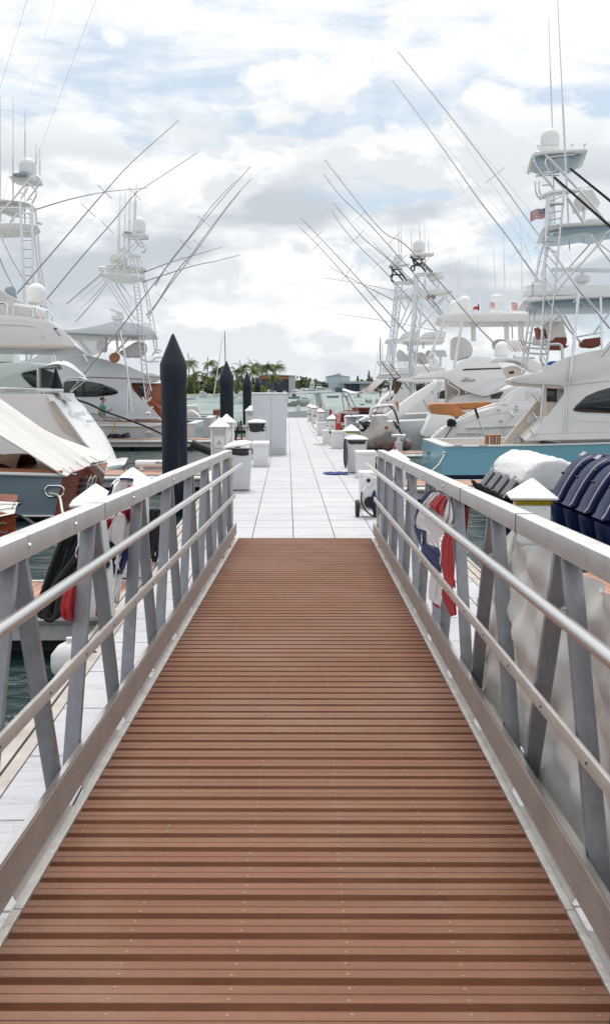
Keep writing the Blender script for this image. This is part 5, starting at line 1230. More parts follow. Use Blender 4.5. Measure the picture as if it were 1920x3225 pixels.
hoop = thing('rail_hoop', at(Q1(200, 1000)[0], 36.5), 'grey tubular hoop with black straps rising behind the covered tender', 'rail')
b = MB(); b.tube(cat_rom([at(p, 36.5) for p in Q1(25, 1140, 45, 1040, 80, 1005, 200, 985, 330, 975, 400, 990, 425, 1050, 435, 1150, 465, 1270)], 4), .06, 8); obj('hoop', b, M_lock, hoop)
pipe('strap', Q1(330, 975, 400, 1060, 440, 1150, 475, 1270), 36.4, .03, M_black, hoop); pipe('strap', Q1(150, 990, 120, 1070, 95, 1130), 36.4, .015, M_black, hoop)
# cleat box between tender and turquoise boat
c = at(Q1(468, 1610)[0], 32.2); t = thing('mooring_cleat', V((c.x, 32.2, HD)), 'white T shaped cleat on a grey block in front of the covered tender', 'cleat')
b = MB(); b.box(V((c.x, 32.2, c.z-.02)), (.22, .22, .34)); obj('block', b, M_cab, t, bevel=.02)
b = MB(); b.tube([V((c.x, 32.2, c.z+.1)), V((c.x, 32.2, c.z+.30))], .05, 8); b.tube([V((c.x-.22, 32.2, c.z+.34)), V((c.x+.22, 32.2, c.z+.34))], .045, 8); obj('horn', b, M_gel, t)

# ---- outboards on the right
def cowl(name, pts, D, W, m, par, bev=.07): return prof(name, pts, D, W, m, par, bevel=bev, inset=.0)
D0 = 12.3; c0 = at(R8(1390, 885)[0], 13.0)
ob = thing('outboard_engine', V((c0.x, 13.2, .6)), 'x', 'outboard engine', 'navy outboard engines in a row')
Dn = 12.95; Wn = .50
body = prof('cowling', R8(1318, 1100, 1345, 1075, 1375, 1010, 1420, 935, 1470, 860, 1520, 810, 1590, 770, 1670, 752, 1760, 760, 1830, 800, 1850, 880, 1820, 980, 1740, 1080, 1640, 1150, 1500, 1130, 1400, 1112), Dn, Wn, M_navy, ob, bevel=.11, ang=60)
prof('leg_cover', R8(1310, 1112, 1500, 1135, 1640, 1155, 1620, 1260, 1560, 1400, 1420, 1400, 1340, 1280), Dn+.06, Wn-.12, M_navy, ob, bevel=.07, ang=60)
for s, yy in ((0, Dn+.06),):
    pp = R8(1326, 1098, 1352, 1070, 1384, 1008, 1430, 930, 1480, 858, 1530, 806, 1600, 765)
    P = [at((q[0]-.0, q[1]-1.5), Dn) for q in pp]; P = [V((q.x-.012, yy, q.z+.006)) for q in P]
    b = MB(); b.tube(cat_rom(P, 3), [.003]+[.008]*(3*6-1)+[.003], 6); obj('modelled_highlight', b, M_whcov, body)  # thin white tube imitates the glint along the cowling's aft edge
for q in ((1390, 887), (1520, 840)):
    c = at(R8(*q)[0], Dn-.01); b = MB(); b.lathe([(.02, -.02), (.02, .02), (.012, .03)], V((c.x-.03, Dn+.02, c.z)), 10, (V((1, 0, 0)), V((0, 0, 1)), V((0, -1, 0)))); obj('latch', b, M_black, body)
for q in ((1352, 1088), (1440, 990), (1490, 920)):
    c = at(R8(*q)[0], Dn-.005); b = MB(); b.lathe([(.014, -.01), (.012, .012)], V((c.x, Dn, c.z)), 8, (V((1, 0, 0)), V((0, 0, 1)), V((0, -1, 0)))); obj('rivet', b, M_black, body)
c = at(R8(1560, 790)[0], Dn); text_on('350', V((c.x-.05, Dn+.32, c.z+.05)), (0, -1, 0), (.75, 0, .55), .12, M_flagw, ob)
b = MB(); b.tube([V((c0.x+.05, 13.2, .55)), V((c0.x+.30, 13.2, -.4))], .06, 8); obj('lower_unit', b, M_black, ob)
labs = ['navy outboard engine nearest the camera, at the right edge', 'second navy outboard engine from the camera, right of the white pedestal', 'third navy outboard engine from the camera', 'farthest of the four navy outboard engines, partly behind the pedestal roof']
for i in range(4):
    c = ob if i == 0 else copy_tree(ob)
    c.location = ob.location+V((0, .72*(i-1), 0)) if i else ob.location; c['label'] = labs[i]
ob.location = V((c0.x, 13.2-.72, .6)); 
for i, c in enumerate([o for o in COL.objects if o.name.startswith('outboard_engine')]): c.location = V((c0.x, 13.2+.72*(i-1), .6))
B = boat(c0.x+1.0, 13.6, 'pale centre console boat carrying the four navy outboards', 'boat', name='centre_console_boat')
hull('hull', c0.x+1.05, 1, 13.6, 3.1, 10, .75, 1.3, M_greyhull, B)
# white covered black engines
D = 17.4
c0 = at(R8(880, 900)[0], 17.5)
ob = thing('outboard_engine', V((c0.x, 17.6, .6)), 'x', 'outboard engine', 'black outboard engines under one white cover')
prof('cowling', R8(770, 1000, 800, 960, 850, 895, 900, 830, 960, 800, 1100, 800, 1150, 900, 1100, 1000, 950, 1060, 850, 1040), 17.4, .42, mat('gloss_black_cowl', (.012, .012, .014), .3, spec=.4, coat=.3), ob, bevel=.09, ang=60)
prof('leg_cover', R8(720, 1010, 850, 1030, 960, 1060, 960, 1200, 860, 1200, 760, 1060), 17.46, .3, M_black, ob, bevel=.05)
prof('trim_tab', R8(700, 945, 715, 940, 760, 985, 790, 1020, 770, 1030, 725, 1000), 17.5, .2, M_black, ob, bevel=.02)
for yy in (17.45, 17.77):
    P = [V((q.x, yy, q.z)) for q in [at(p, 17.4) for p in R8(775, 995, 803, 958, 853, 893, 900, 832)]]; b = MB(); b.tube(P, .010, 5); obj('modelled_highlight', b, M_cab, ob)  # pale tubes stand in for light glinting on the black cowl edges
labs = ['black outboard nearest the camera under the white engine cover', 'second black outboard from the camera under the white cover', 'third black outboard from the camera under the white cover', 'farthest black outboard under the white engine cover']
L4 = [ob]+[copy_tree(ob) for _ in range(3)]
for i, c in enumerate(L4): c.location = V((c0.x, 17.6+.66*i, .6)); c['label'] = labs[i]
t = thing('engine_cover', V((c0.x+.5, 18.6, 1.3)), 'rounded white vinyl cover draped over the four black outboards', 'cover')
P0 = R8(888, 905, 905, 845, 950, 785, 1020, 742, 1110, 728, 1190, 742, 1245, 775, 1275, 850, 1270, 940, 1150, 960, 1000, 950)
base = [at(p, 17.2) for p in P0]; base = [V((q.x, 0, q.z)) for q in cat_rom(base, 3, True)]
cx = sum(q.x for q in base)/len(base); cz = sum(q.z for q in base)/len(base)
secs = []; random.seed(8)
for k, (yy, s) in enumerate(((17.15, .72), (17.17, .9), (17.25, .98), (17.5, 1.0), (17.85, .985), (18.2, 1.0), (18.55, .985), (18.9, 1.0), (19.3, .98), (19.75, .99), (19.85, .9), (19.87, .7))):
    secs.append([V((cx+(q.x-cx)*s+.012*sin(i*2.1+k), yy, cz+(q.z-cz)*s+.018*sin(i*1.3+k*2.2))) for i, q in enumerate(base)])
b = MB(); b.loft(secs, closed=True); obj('fabric', b, M_whcov, t, ang=70)
B = boat(c0.x+1.3, 18.6, 'centre console boat carrying the white covered black outboards', 'boat', name='centre_console_boat')
hull('hull', c0.x+1.5, 1, 18.6, 3.0, 10, .6, 1.0, M_slate, B)

# ------------------------------------------------------------------ LEFT BOATS
# ---- white yacht with name on stern
D = 27.0
B = boat(-4.6, 29.5, 'large white motor yacht with sloping stern and rounded flybridge overhang on the left', name='motor_yacht')
zz = None
NQ = Q5(-900, 1060, -900, 95, -20, 92, 50, 166, 90, 180, 200, 345, 330, 520, 455, 690, 600, 850, 740, 1045)
FQ = Q5(-600, 1000, -600, 90, 250, 66, 330, 72, 360, 148, 450, 225, 560, 372, 700, 560, 815, 760, 900, 972)
Pn_ = [at(p, 26.3) for p in NQ]; Pf_ = [at(p, 29.6) for p in FQ]; mid_ = [p.lerp(q, .5)+V((.10 if k > 3 else 0, 0, .0)) for k, (p, q) in enumerate(zip(Pn_, Pf_))]
b = MB(); b.loft([Pn_, [p.lerp(q, .08)+V((.03, 0, .02)) for p, q in zip(Pn_, mid_)], [p.lerp(q, .5)+V((.03, 0, 0)) for p, q in zip(Pn_, mid_)], mid_, [p.lerp(q, .5)+V((.03, 0, 0)) for p, q in zip(mid_, Pf_)], Pf_], closed=True); obj('stern_body', b, M_gel, B, ang=50)
prof('side_panel', Q5(-20, 96, 40, 170, 90, 190, 200, 350, 420, 660, 440, 685, 540, 790, 480, 760, 330, 640, 190, 545, 60, 330), 26.25, .08, M_cream, B, bevel=.02)
pipe('door_trim', Q5(30, 190, 60, 168, 90, 180, 200, 340, 330, 515, 455, 690, 600, 850), 26.2, .028, M_cab, B)
pipe('door_trim', Q5(70, 200, 190, 360, 320, 535, 430, 690), 26.2, .02, M_steel, B)
prof('swim_platform', Q5(700, 1010, 900, 970, 975, 972, 960, 995, 870, 1030, 740, 1055), 26.4, 2.6, M_gel, B, bevel=.03)
def on_stern(txt, q0, y0, q1, y1, size, sx):
    o0 = at(Q5(*q0)[0], y0); xd_ = at(Q5(*q1)[0], y1)-o0; up_ = at(Q5(q0[0]-72, q0[1]-100)[0], y0+.0)-o0; n_ = xd_.cross(up_).normalized()
    up_ = n_.cross(xd_.normalized()); text_on(txt, o0+n_*.10, xd_, up_, size, M_silver, B, shear=.12, sx=sx)
on_stern('Crystal', (262, 400), 26.65, (470, 372), 28.0, .24, 1.75)
on_stern('P', (478, 372), 28.1, (560, 362), 28.7, .20, 1.75)
on_stern('NAPLES, FL', (462, 470), 27.6, (575, 462), 28.5, .10, 1.5)
prof('deck_vent', R2(225, 1190, 330, 1188, 360, 1235, 250, 1235), D+.09, .06, M_glass, B, bevel=.02)
prof('aft_fashion_plate', R2(-200, 1165, 60, 1160, 210, 1165, 340, 1165, 430, 1300, 590, 1500, 400, 1420, 0, 1300, -200, 1300), D-.0, .2, M_gel, B, bevel=.06)
fb = prof('flybridge_overhang', Q4(-900, 400, 0, 412, 200, 420, 400, 438, 560, 460, 680, 490, 770, 540, 860, 610, 960, 690, 1030, 770, 1078, 850, 1060, 870, 990, 878, 800, 884, 400, 880, 0, 872, -900, 865), D-.1, 5.2, M_gel, B, bevel=.10)
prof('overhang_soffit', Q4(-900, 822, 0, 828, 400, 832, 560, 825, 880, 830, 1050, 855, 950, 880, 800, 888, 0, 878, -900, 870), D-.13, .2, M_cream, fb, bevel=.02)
prof('groove_line', Q4(-900, 535, 0, 541, 300, 552, 480, 572, 480, 577, 300, 558, 0, 547, -900, 541), D-.12, .05, M_cab, fb, bevel=0)
prof('light_recess', Q4(580, 692, 608, 695, 632, 735, 604, 733), D-.125, .05, M_cab, fb, bevel=0)
prof('scupper_slot', Q4(755, 592, 803, 598, 800, 612, 775, 612, 856, 706, 848, 706), D-.125, .05, M_sign, fb, bevel=0)
prof('seat_cover', R1(-200, 1750, -60, 1760, 60, 1850, 160, 1905, 260, 1945, 330, 1990, 375, 2050, 380, 2075, 100, 2080, -200, 2080), D+.4, 3.5, M_chair, B, bevel=.15)
prof('helm_cover', R1(35, 1815, 60, 1790, 110, 1782, 140, 1795, 158, 1900, 155, 1915, 90, 1870, 45, 1840), D+1.5, .6, M_slate, B, bevel=.08)
radome(at(R1(343, 1955)[0], D+1.5), .28, .58, B)
for pts in (Q4(-60, 245, 60, 245, 90, 275, 105, 310, 103, 405), Q4(190, 410, 192, 300, 205, 265, 250, 262, 440, 292, 468, 300, 465, 440), Q4(480, 440, 487, 320, 510, 298, 640, 342, 658, 360, 655, 475), Q4(660, 350, 700, 375, 735, 410, 730, 500)):
    b = MB(); b.tube(cat_rom([at(p, D+.1) for p in pts], 4), .028, 7); obj('guard_rail', b, M_steel, B)
prof('cupboard', Q4(500, 300, 640, 345, 650, 470, 560, 455, 500, 380), D+1.2, .8, M_gelc, B, bevel=.04)
pipe('stern_rail', Q4(0, 1450, 300, 1452, 700, 1458, 720, 1465), D+.3, .035, M_steel, B); pipe('stern_rail', Q4(520, 1485, 540, 1480, 895, 1480), D+.2, .05, M_gel, B)
for xx in (560, 620, 790): pipe('rail_post', Q4(xx, 1485, xx+5, 1530), D+.25, .028, M_steel, B)
prof('cream_seat', Q4(50, 1465, 320, 1470, 320, 1505, 80, 1505), D+.4, .8, M_cream, B, bevel=.02)
prof('passerelle', R2(540, 1145, 570, 1142, 680, 1218, 640, 1232, 600, 1215), D-.12, .6, M_cab, B, bevel=.01)
# hull below, hidden but there
hull('hull', -5.6, -1, 28.4, 3.6, 18, .45, 1.2, M_gel, B)

# ---- pale mint sportfish with window and left tower
D = 34.0
B = boat(-6, 36.3, 'pale mint green sportfishing yacht with white cockpit awning and silver tower at the left edge', name='sportfishing_yacht')
prof('cabin', Q4(-900, 1085, 0, 1090, 200, 1078, 420, 1078, 512, 1098, 800, 1105, 830, 1140, 700, 1165, 540, 1160, 540, 1450, 700, 1450, 700, 1650, -900, 1650), D, 4.2, M_mint, B, inset=.04, bevel=.05)
z_ = at(Q4(0, 1650)[0], D).z
prof('window', Q4(292, 1250, 320, 1225, 370, 1212, 510, 1185, 520, 1190, 520, 1448, 470, 1440, 400, 1380, 330, 1310), D-.025, .06, M_glass, B, bevel=.02, inset=.04, shear=True, z0=z_)
prof('door_frame', Q4(518, 1165, 540, 1160, 540, 1450, 520, 1450), D-.02, .1, M_gel, B, bevel=.01)
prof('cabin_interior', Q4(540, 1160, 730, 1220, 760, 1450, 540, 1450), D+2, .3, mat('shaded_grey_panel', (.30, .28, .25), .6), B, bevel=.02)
def awn(i, j):
    a = at(Q4(590, 1155)[0], D).lerp(at(Q4(1225, 1322)[0], D-.2), i); c_ = at(Q4(800, 1140)[0], D+3.6).lerp(at(Q4(1180, 1292)[0], D+3.4), i)
    return a.lerp(c_, j)+V((0, 0, .28*sin(i*pi)*1.0+.10*sin(j*pi)))
cloth(awn, 12, 8, M_gel, B, 'awning')
pipe('awning_frame', Q4(890, 1375, 940, 1330, 1000, 1305, 1140, 1300, 1230, 1328, 1000, 1510), D-.2, .03, M_gel, B)
b = MB(); b.tube([at(Q4(835, 1200)[0], D+1), at(Q4(850, 1060)[0], D+1), at(Q4(872, 1055)[0], D+1), at(Q4(872, 1070)[0], D+1)], .012, 5); obj('hook', b, M_black, B)
prof('flybridge', Q4(-900, 870, 0, 880, 195, 880, 195, 1075, -900, 1085), D+.5, 3.2, M_mint, B, bevel=.04)
ladder(Q4(345, 0, 345, 240, 350, 700, 365, 1040, 395, 1300, 425, 1450), Q4(465, 0, 470, 300, 465, 900, 455, 1040, 445, 1060, 430, 1070), D+.3, 5, B, .05, .02, skip=0) if False else None
ladder(R1(185, 990, 200, 1250, 215, 1600, 230, 1950)+R2(245, 740, 262, 960, 278, 1110), R1(300, 1020, 303, 1250, 305, 1600, 308, 1950)+R2(300, 740, 300, 800, 285, 840), D+.3, 26, B, .045, .018, skip=.1)
ladder(R1(285, 1050, 320, 1300, 345, 1550, 375, 1760)+R2(430, 600, 465, 740, 500, 870), R1(330, 1050, 355, 1300, 380, 1550, 412, 1780)+R2(460, 600, 492, 740, 520, 870), D+3.4, 30, B, .04, .016)
for dd, pts in ((.3, R1(5, 1300, 100, 1500, 210, 1690)), (3.4, R1(-60, 1350, 30, 1600, 130, 1790)), (.3, R1(0, 1090, 60, 1030, 130, 960, 235, 830, 300, 765, 340, 755, 375, 790, 370, 820, 330, 880, 290, 930, 250, 985)), (2.8, R1(90, 760, 160, 800, 235, 820, 255, 850, 240, 900, 190, 970)), (.3, R1(255, 820, 300, 850, 335, 890, 335, 940, 295, 1010)), (2.8, R1(180, 1000, 100, 1180)), (1, R1(165, 1100, 90, 1190)), (.3, R1(180, 910, 215, 910)), (.3, R1(265, 965, 300, 968)), (.5, R1(0, 1050, 120, 1048, 270, 1052, 300, 1040)), (.5, R1(200, 1100, 260, 1100, 280, 1120, 285, 1200))):
    P = cat_rom([at(p, D+dd) for p in pts], 4); b = MB(); b.tube(P, .030, 6); obj('tower_tube', b, M_tubew, B)
tp = prof('tower_top', R1(88, 752, 120, 742, 250, 740, 350, 758, 388, 780, 385, 800, 330, 803, 230, 800, 160, 790), D+1.5, .9, M_gelc, B, bevel=.03)
prof('solar_panel', R1(110, 728, 230, 714, 260, 740, 150, 745), D+1.3, .9, M_slate, tp, bevel=.01)
radome(at(R1(262, 740)[0], D+2.1), .30, .57, B)
prof('belly_ring', R1(-60, 975, 0, 965, 180, 985, 260, 1000, 325, 1040, 325, 1060, 260, 1015, 180, 1000, 0, 985, -60, 990), D+1.3, 1.1, M_gel, B, bevel=.03)
prof('helm_pod', R1(-60, 980, 60, 975, 190, 990, 210, 1040, 175, 1095, 90, 1090, 20, 1060, -60, 1050), D+1.6, 1.1, M_gelc, B, bevel=.08)
prof('tower_platform', R1(-60, 1195, 130, 1190, 240, 1198, 340, 1210, 362, 1225, 320, 1240, 300, 1275, 150, 1270, 10, 1275, -60, 1260), D+1.2, 1.4, M_gelc, B, bevel=.04)
b = MB(); c = at(R1(362, 1190)[0], D+1); b.box(c, (.2, .16, .1), (V((.9, 0, -.35)), V((0, 1, 0)), V((.35, 0, .9)))); obj('spotlight', b, M_steel, B, bevel=.03)
for px, y0_, y1_ in ((3, 10, 1180), (122, 20, 1180), (234, 125, 590), (232, 850, 1200), (337, 458, 640), (372, 490, 750)): antenna(R1(px, y0_)[0], R1(px+(1 if px > 10 else 0), y1_)[0], D+2, B, .03, M_gel)
outrigger(DP(436, 291)+R1(1220, 635, 980, 900, 890, 1000, 565, 1380, 160, 1850)+R1(-120, 2180), D-.3, B, M_pole, .030, .010, (.36, .58, .8))
outrigger(DP(480, 371)+R1(1385, 835, 1260, 920, 1070, 1160, 780, 1490, 440, 1900)+R1(200, 2180), D+4.2, B, M_pole, .030, .010, (.34, .56, .84))
outrigger(R1(1395, 862, 990, 900, 650, 970, 330, 1067), D+3, B, M_pole, .026, .009, (), None, False)
for a_, b_ in (((280, 0), (-60, 1300)), ((560, 0), (0, 1500)), ((100, -400), (-300, 900))):
    b = MB(); P = [at(R1(*a_)[0], D-1), at(R1(*b_)[0], D)]; b.tube([P[0]+(P[0]-P[1])*.9, P[1]], .005, 4); obj('rigging_line', b, M_steel, B)
hull('hull', -9.2, -1, D+2.3, 4.6, 12, .95, 1.7, M_gel, B)

# ---- big sportfish with the man
D = 42.6
B = boat(-4.6, 45, 'big pale grey sportfishing yacht with oval window and brown decked cockpit behind the man', name='sportfishing_yacht')
xs_ = at((588, 1336), D).x
hull('hull', at((612, 1336), D).x, -1, D+2.4, 4.9, 19, 1.0, 1.9, M_greyhull, B, teak=True)
cab = prof('cabin', R2(290, 830, 350, 790, 450, 778, 560, 778, 830, 800, 1050, 855, 1200, 900, 1350, 965, 1400, 968, 1440, 972, 1484, 985)+R3(628, 1440, 630, 1450, 600, 1480, 560, 1492, 480, 1497, 402, 1497, 405, 1530, 420, 1560, 480, 1625, 560, 1690, 640, 1790)+R2(1484, 1410, 640, 1410, 290, 1400, -200, 1400, -200, 900, 100, 860), D+1.6, 3.2, M_greyhull, B, inset=.03, bevel=.06)
z_ = at(R2(640, 1410)[0], D+1.6).z
prof('window', R2(590, 1042, 680, 1034, 760, 1036, 850, 1045, 940, 1062, 1040, 1097, 1090, 1125, 1105, 1143, 1090, 1158, 1040, 1170, 900, 1185, 690, 1187, 590, 1187), D+1.57, .06, M_glass, cab, bevel=.02, inset=.03, shear=True, z0=z_)
prof('pinstripe', R2(780, 998, 1000, 1002, 1200, 1010, 1380, 1022, 1380, 1028, 1200, 1016, 1000, 1008, 780, 1003), D+1.57, .04, M_darkred, cab, bevel=0, inset=.03, shear=True, z0=z_)
prof('cockpit_bulkhead', R3(405, 1500, 640, 1500, 640, 1790, 405, 1790), D+2.3, 2.0, M_teakd, B, bevel=.02)
prof('salon_door', R3(455, 1510, 500, 1510, 500, 1600, 455, 1600), D+2.25, .08, M_glass, B, bevel=.01)
prof('teak_coaming', R3(535, 1650, 560, 1625, 635, 1690, 635, 1740, 590, 1700), D+1.55, .2, M_teakd, B, bevel=.02)
prof('cockpit_deck_mat', R2(850, 1418, 1484, 1408, 1560, 1412, 1560, 1450, 850, 1448), D+.35, 1.2, mat('brown_teak_mat', (.18, .085, .05), .7, 0, .1), B, bevel=.01)
prof('covering_board', R2(930, 1446, 1400, 1452, 1484, 1440, 1560, 1438, 1560, 1444, 1484, 1456, 1400, 1466, 930, 1460), D-.03, .3, M_gel, B, bevel=.01)
prof('side_trim', R2(830, 1325, 1100, 1375, 1230, 1385, 1484, 1388, 1484, 1395, 1230, 1392, 1090, 1383, 830, 1332), D+1.55, .1, M_gel, B, bevel=0)
prof('hawse_pipe', Q5(1235, 552, 1300, 552, 1305, 585, 1240, 590), D-.06, .1, M_steel, B, bevel=.02)
ht = prof('hardtop', R3(-250, 1075, -60, 1080, 0, 1072, 130, 1050, 250, 1020, 330, 1018, 430, 1030, 560, 1070, 593, 1100, 593, 1125, 560, 1128, 300, 1128, 0, 1112, -250, 1105), D+.4, 4, M_greyhull, B, bevel=.05)
prof('hardtop_soffit', R3(-200, 1108, 0, 1112, 300, 1128, 500, 1130, 480, 1140, 100, 1140, -200, 1130), D+.6, 3.6, M_gelc, ht, bevel=.02)
for pts in (R3(290, 1140, 300, 1260), R3(-20, 1140, 90, 1270), R3(390, 1140, 250, 1300), R3(210, 1140, 212, 1230)): pipe('hardtop_post', pts, D+1, .05, M_gelc, B)
prof('seat_cover', R3(135, 1240, 132, 1190, 150, 1158, 180, 1155, 205, 1180, 212, 1240, 200, 1260), D+1, .8, M_chair, B, bevel=.08)
prof('seat_cover', R3(300, 1260, 350, 1230, 420, 1185, 470, 1165, 480, 1290, 350, 1300), D+1.2, 1, M_chair, B, bevel=.1)
prof('seat_cover', R3(400, 1230, 480, 1170, 520, 1190, 525, 1250, 480, 1300, 410, 1300), D+2.4, 1, M_chair, B, bevel=.1)
prof('clear_screen', R3(-100, 1130, 200, 1135, 200, 1250, 90, 1290, -60, 1280), D+.5, .04, mat('clear_vinyl_screen2', (.66, .67, .68), .2, 0, alpha=.55), B, bevel=0)
c = at(R3(275, 1302)[0], D+.8); b = MB(); b.lathe([(.005, -.05), (.22, -.03), (.235, .04), (.20, .08), (.01, .10)], c, 18, (V((1, 0, 0)), V((0, .5, .85)).normalized(), V((0, -.85, .5)).normalized())); obj('wooden_helm_pod', b, M_teak, B)
b = MB(); c = at(R3(300, 1020)[0], D+2); b.lathe([(.28, -.1), (.2, .02), (.17, .06), (.28, .10), (.29, .24), (.2, .28), (.05, .3), (.05, .35)], c, 18); k = obj('radar_pedestal', b, M_gel, B)
b = MB(); b.box(c+V((-.05, 0, .42)), (.62, .14, .11), (V((.93, 0, -.35)), V((0, 1, 0)), V((.35, 0, .93)))); obj('radar_bar', b, M_gel, k, bevel=.05)
radome(at(R3(525, 1085)[0], D+3), .18, .38, B)
# tower
prof('tower_top', R3(325, 332, 340, 326, 420, 326, 500, 328, 537, 345, 535, 358, 470, 360, 400, 352), D+1.7, 1.0, M_gelc, B, bevel=.03)
radome(at(R3(464, 326)[0], D+2.2), .295, .66, B)
prof('light_panel', R3(340, 315, 345, 308, 400, 310, 410, 322), D+1.5, .6, M_gel, B, bevel=.02)
prof('belly_ring', R3(372, 500, 400, 488, 450, 492, 475, 505, 474, 520, 440, 512, 380, 512), D+1.4, 1.2, M_gel, B, bevel=.03)
prof('helm_pod', R3(232, 550, 235, 520, 250, 490, 300, 480, 312, 500, 320, 530, 290, 548), D+1.8, 1, M_gelc, B, bevel=.08); prof('helm_pod', R3(285, 445, 330, 438, 370, 450, 372, 475, 330, 478, 300, 470), D+2.6, .7, M_gelc, B, bevel=.06); prof('helm_seat', R3(305, 540, 340, 510, 375, 515, 370, 560, 330, 575), D+1.5, .8, M_gelc, B, bevel=.06)
prof('upper_platform', R3(188, 582, 220, 576, 380, 580, 500, 596, 512, 602, 480, 612, 350, 618, 215, 612), D+2.6, 1.6, M_gelc, B, bevel=.03)
tp = prof('tower_platform', R3(148, 646, 160, 638, 300, 640, 420, 650, 500, 664, 500, 676, 420, 690, 395, 698, 290, 698, 240, 685, 200, 660), D+1.2, 1.4, M_gelc, B, bevel=.04)
b = MB(); c = at(R3(178, 628)[0], D+1.5); b.lathe([(.06, -.1), (.06, 0), (.17, .03), (.175, .17), (.14, .2)], c, 16); obj('radar_dome', b, M_gel, tp)
ladder(R3(390, 505, 412, 640, 432, 800, 450, 950, 462, 1090, 475, 1250, 495, 1450, 530, 1715), R3(425, 520, 450, 660, 470, 800, 487, 950, 495, 1090, 510, 1250, 530, 1420, 560, 1560), D+.4, 36, B, .032, .014)
ladder(R3(455, 520, 480, 650, 515, 800, 545, 1000, 570, 1130, 590, 1260), R3(478, 520, 505, 660, 540, 820, 575, 1000, 600, 1150, 605, 1250), D+3.6, 24, B, .03, .013)
for dd, pts in ((.4, (190, 680, 300, 850, 450, 1080)), (.4, (230, 690, 330, 850, 440, 1010)), (3.4, (270, 695, 360, 850, 445, 1000)), (3.4, (300, 698, 370, 790, 430, 870)), (.4, (160, 655, 60, 740, -100, 880)), (3.4, (195, 680, 80, 780, -90, 930)), (2, (215, 700, 100, 830, -60, 980)), (.4, (240, 690, 120, 850, -30, 1020)), (3.4, (175, 660, 50, 760, -110, 900)),
                (1.2, (335, 335, 380, 365, 420, 378, 500, 370, 532, 350)), (1.2, (470, 362, 400, 440, 330, 530, 250, 610)), (2.9, (510, 360, 440, 440, 380, 510)), (1.2, (440, 380, 480, 400, 515, 415, 518, 450, 490, 478)), (2.9, (470, 380, 500, 430, 515, 470, 480, 485)), (1.2, (400, 400, 380, 450, 350, 500)), (2, (360, 440, 320, 520, 300, 620)), (2, (450, 540, 470, 620)), (1, (330, 530, 355, 620)), (2, (430, 380, 470, 430, 500, 440))):
    P = cat_rom([at(p, D+dd) for p in R3(*pts)], 4); b = MB(); b.tube(P, .029, 6); obj('tower_tube', b, M_tubew, B)
for px, y0_, y1_ in ((318, 0, 490), (360, 0, 400), (388, 0, 490), (400, 0, 490), (433, -20, 230), (445, -60, 220), (303, 190, 640), (352, 240, 640)): antenna(R3(px, y0_)[0], R3(px-8, y1_)[0], D+2, B, .032)
outrigger(DP(609, 405)+R3(1165, 0, 915, 300, 820, 415, 710, 555, 500, 830, 320, 1070, 60, 1400)+R2(655, 1140), D-.2, B, M_pole, .036, .012, (.22, .38, .56, .78))
outrigger(DP(612, 434)+R3(1200, 60, 960, 375, 880, 490, 765, 620, 600, 880, 520, 970), D+4.3, B, M_pole, .036, .012, (.4, .6, .8))
outrigger(DP(572, 440)+R3(1030, 120, 880, 330, 700, 560, 590, 740), D+4.6, B, M_pole, .033, .011, (), None, False)
outrigger(R3(1255, 0, 1100, 200, 900, 480, 700, 740, 530, 990), D+4.8, B, M_pole, .033, .011, (), None, False)
outrigger(R3(1112, 438, 900, 500, 730, 550, 500, 635), D+3.5, B, M_pole, .030, .010, (), None, False)
outrigger(R3(1255, 498, 1060, 548, 860, 592, 490, 712), D+3.2, B, M_pole, .030, .010, (), None, False)
for pts in (R2(715, 690, 770, 780, 825, 860), R2(1115, 545, 1150, 700, 1190, 950, 1215, 1180, 1235, 1340), R2(1195, 1060, 1198, 1200, 1190, 1370)):
    pipe('hardtop_stay', pts, D+.1, .045, M_steel, B)
b = MB(); c = at(R2(1385, 1345)[0], D+.3); b.lathe([(.02, .03), (.09, .02), (.11, 0)], c, 14, (V((1, 0, 0)), V((0, 0, 1)), V((0, -1, 0)))); obj('base_plate', b, M_steel, B)
for a_, b_ in (((1330, 1190), (1355, 1235)), ((1385, 1225), (1415, 1190)), ((1400, 1315), (1430, 1275))):
    b = MB(); b.tube([at(R2(*a_)[0], D-.1), at(R2(*b_)[0], D-.1)], .04, 7); obj('rod_holder', b, M_gel, B)
for k, pts in enumerate((R3(565, 1290, 600, 1240, 640, 1250), R3(560, 1330, 600, 1300, 650, 1300), R3(575, 1262, 625, 1262), R3(480, 1300, 520, 1330, 620, 1330))):
    b = MB(); b.tube(cat_rom([at(p, D+1) for p in pts], 3), .04, 6); obj('grab_rail', b, M_gel, B)
prof('rear_fairlead_shelf', R3(500, 1440, 560, 1420, 628, 1440, 628, 1452), D+1.5, 3, M_gel, B, bevel=.02)
t_c = at(R2(1290, 1415)[0], D+1.4)
t = thing('fighting_chair', V((t_c.x, D+1.4, .5)), 'wooden fighting chair with white armrests in the cockpit beside the man', 'fishing chair')
b = MB(); b.prism(*[[V((t_c.x+x, y, t_c.z+z)) for x, z in ((-.24, 0), (.24, 0), (.16, -.16), (-.16, -.16))] for y in (D+1.2, D+1.6)]); obj('seat', b, M_teak, t, bevel=.03)
for s in (-.30, .24):
    b = MB(); b.tube([V((t_c.x+s, D+1.1, t_c.z+.05)), V((t_c.x+s+.06, D+1.1, t_c.z-.12))], .035, 6); obj('armrest', b, M_gel, t)
b = MB(); b.box(V((t_c.x, D+1.3, t_c.z-.20)), (.62, .4, .04)); obj('footrest', b, M_teak, t); b = MB(); b.tube([V((t_c.x, D+1.4, .5)), V((t_c.x, D+1.4, t_c.z-.2))], .07, 8); obj('pedestal', b, M_steel, t)
t_c = at(R2(1180, 1395)[0], D+1.0); b = MB(); random.seed(9)
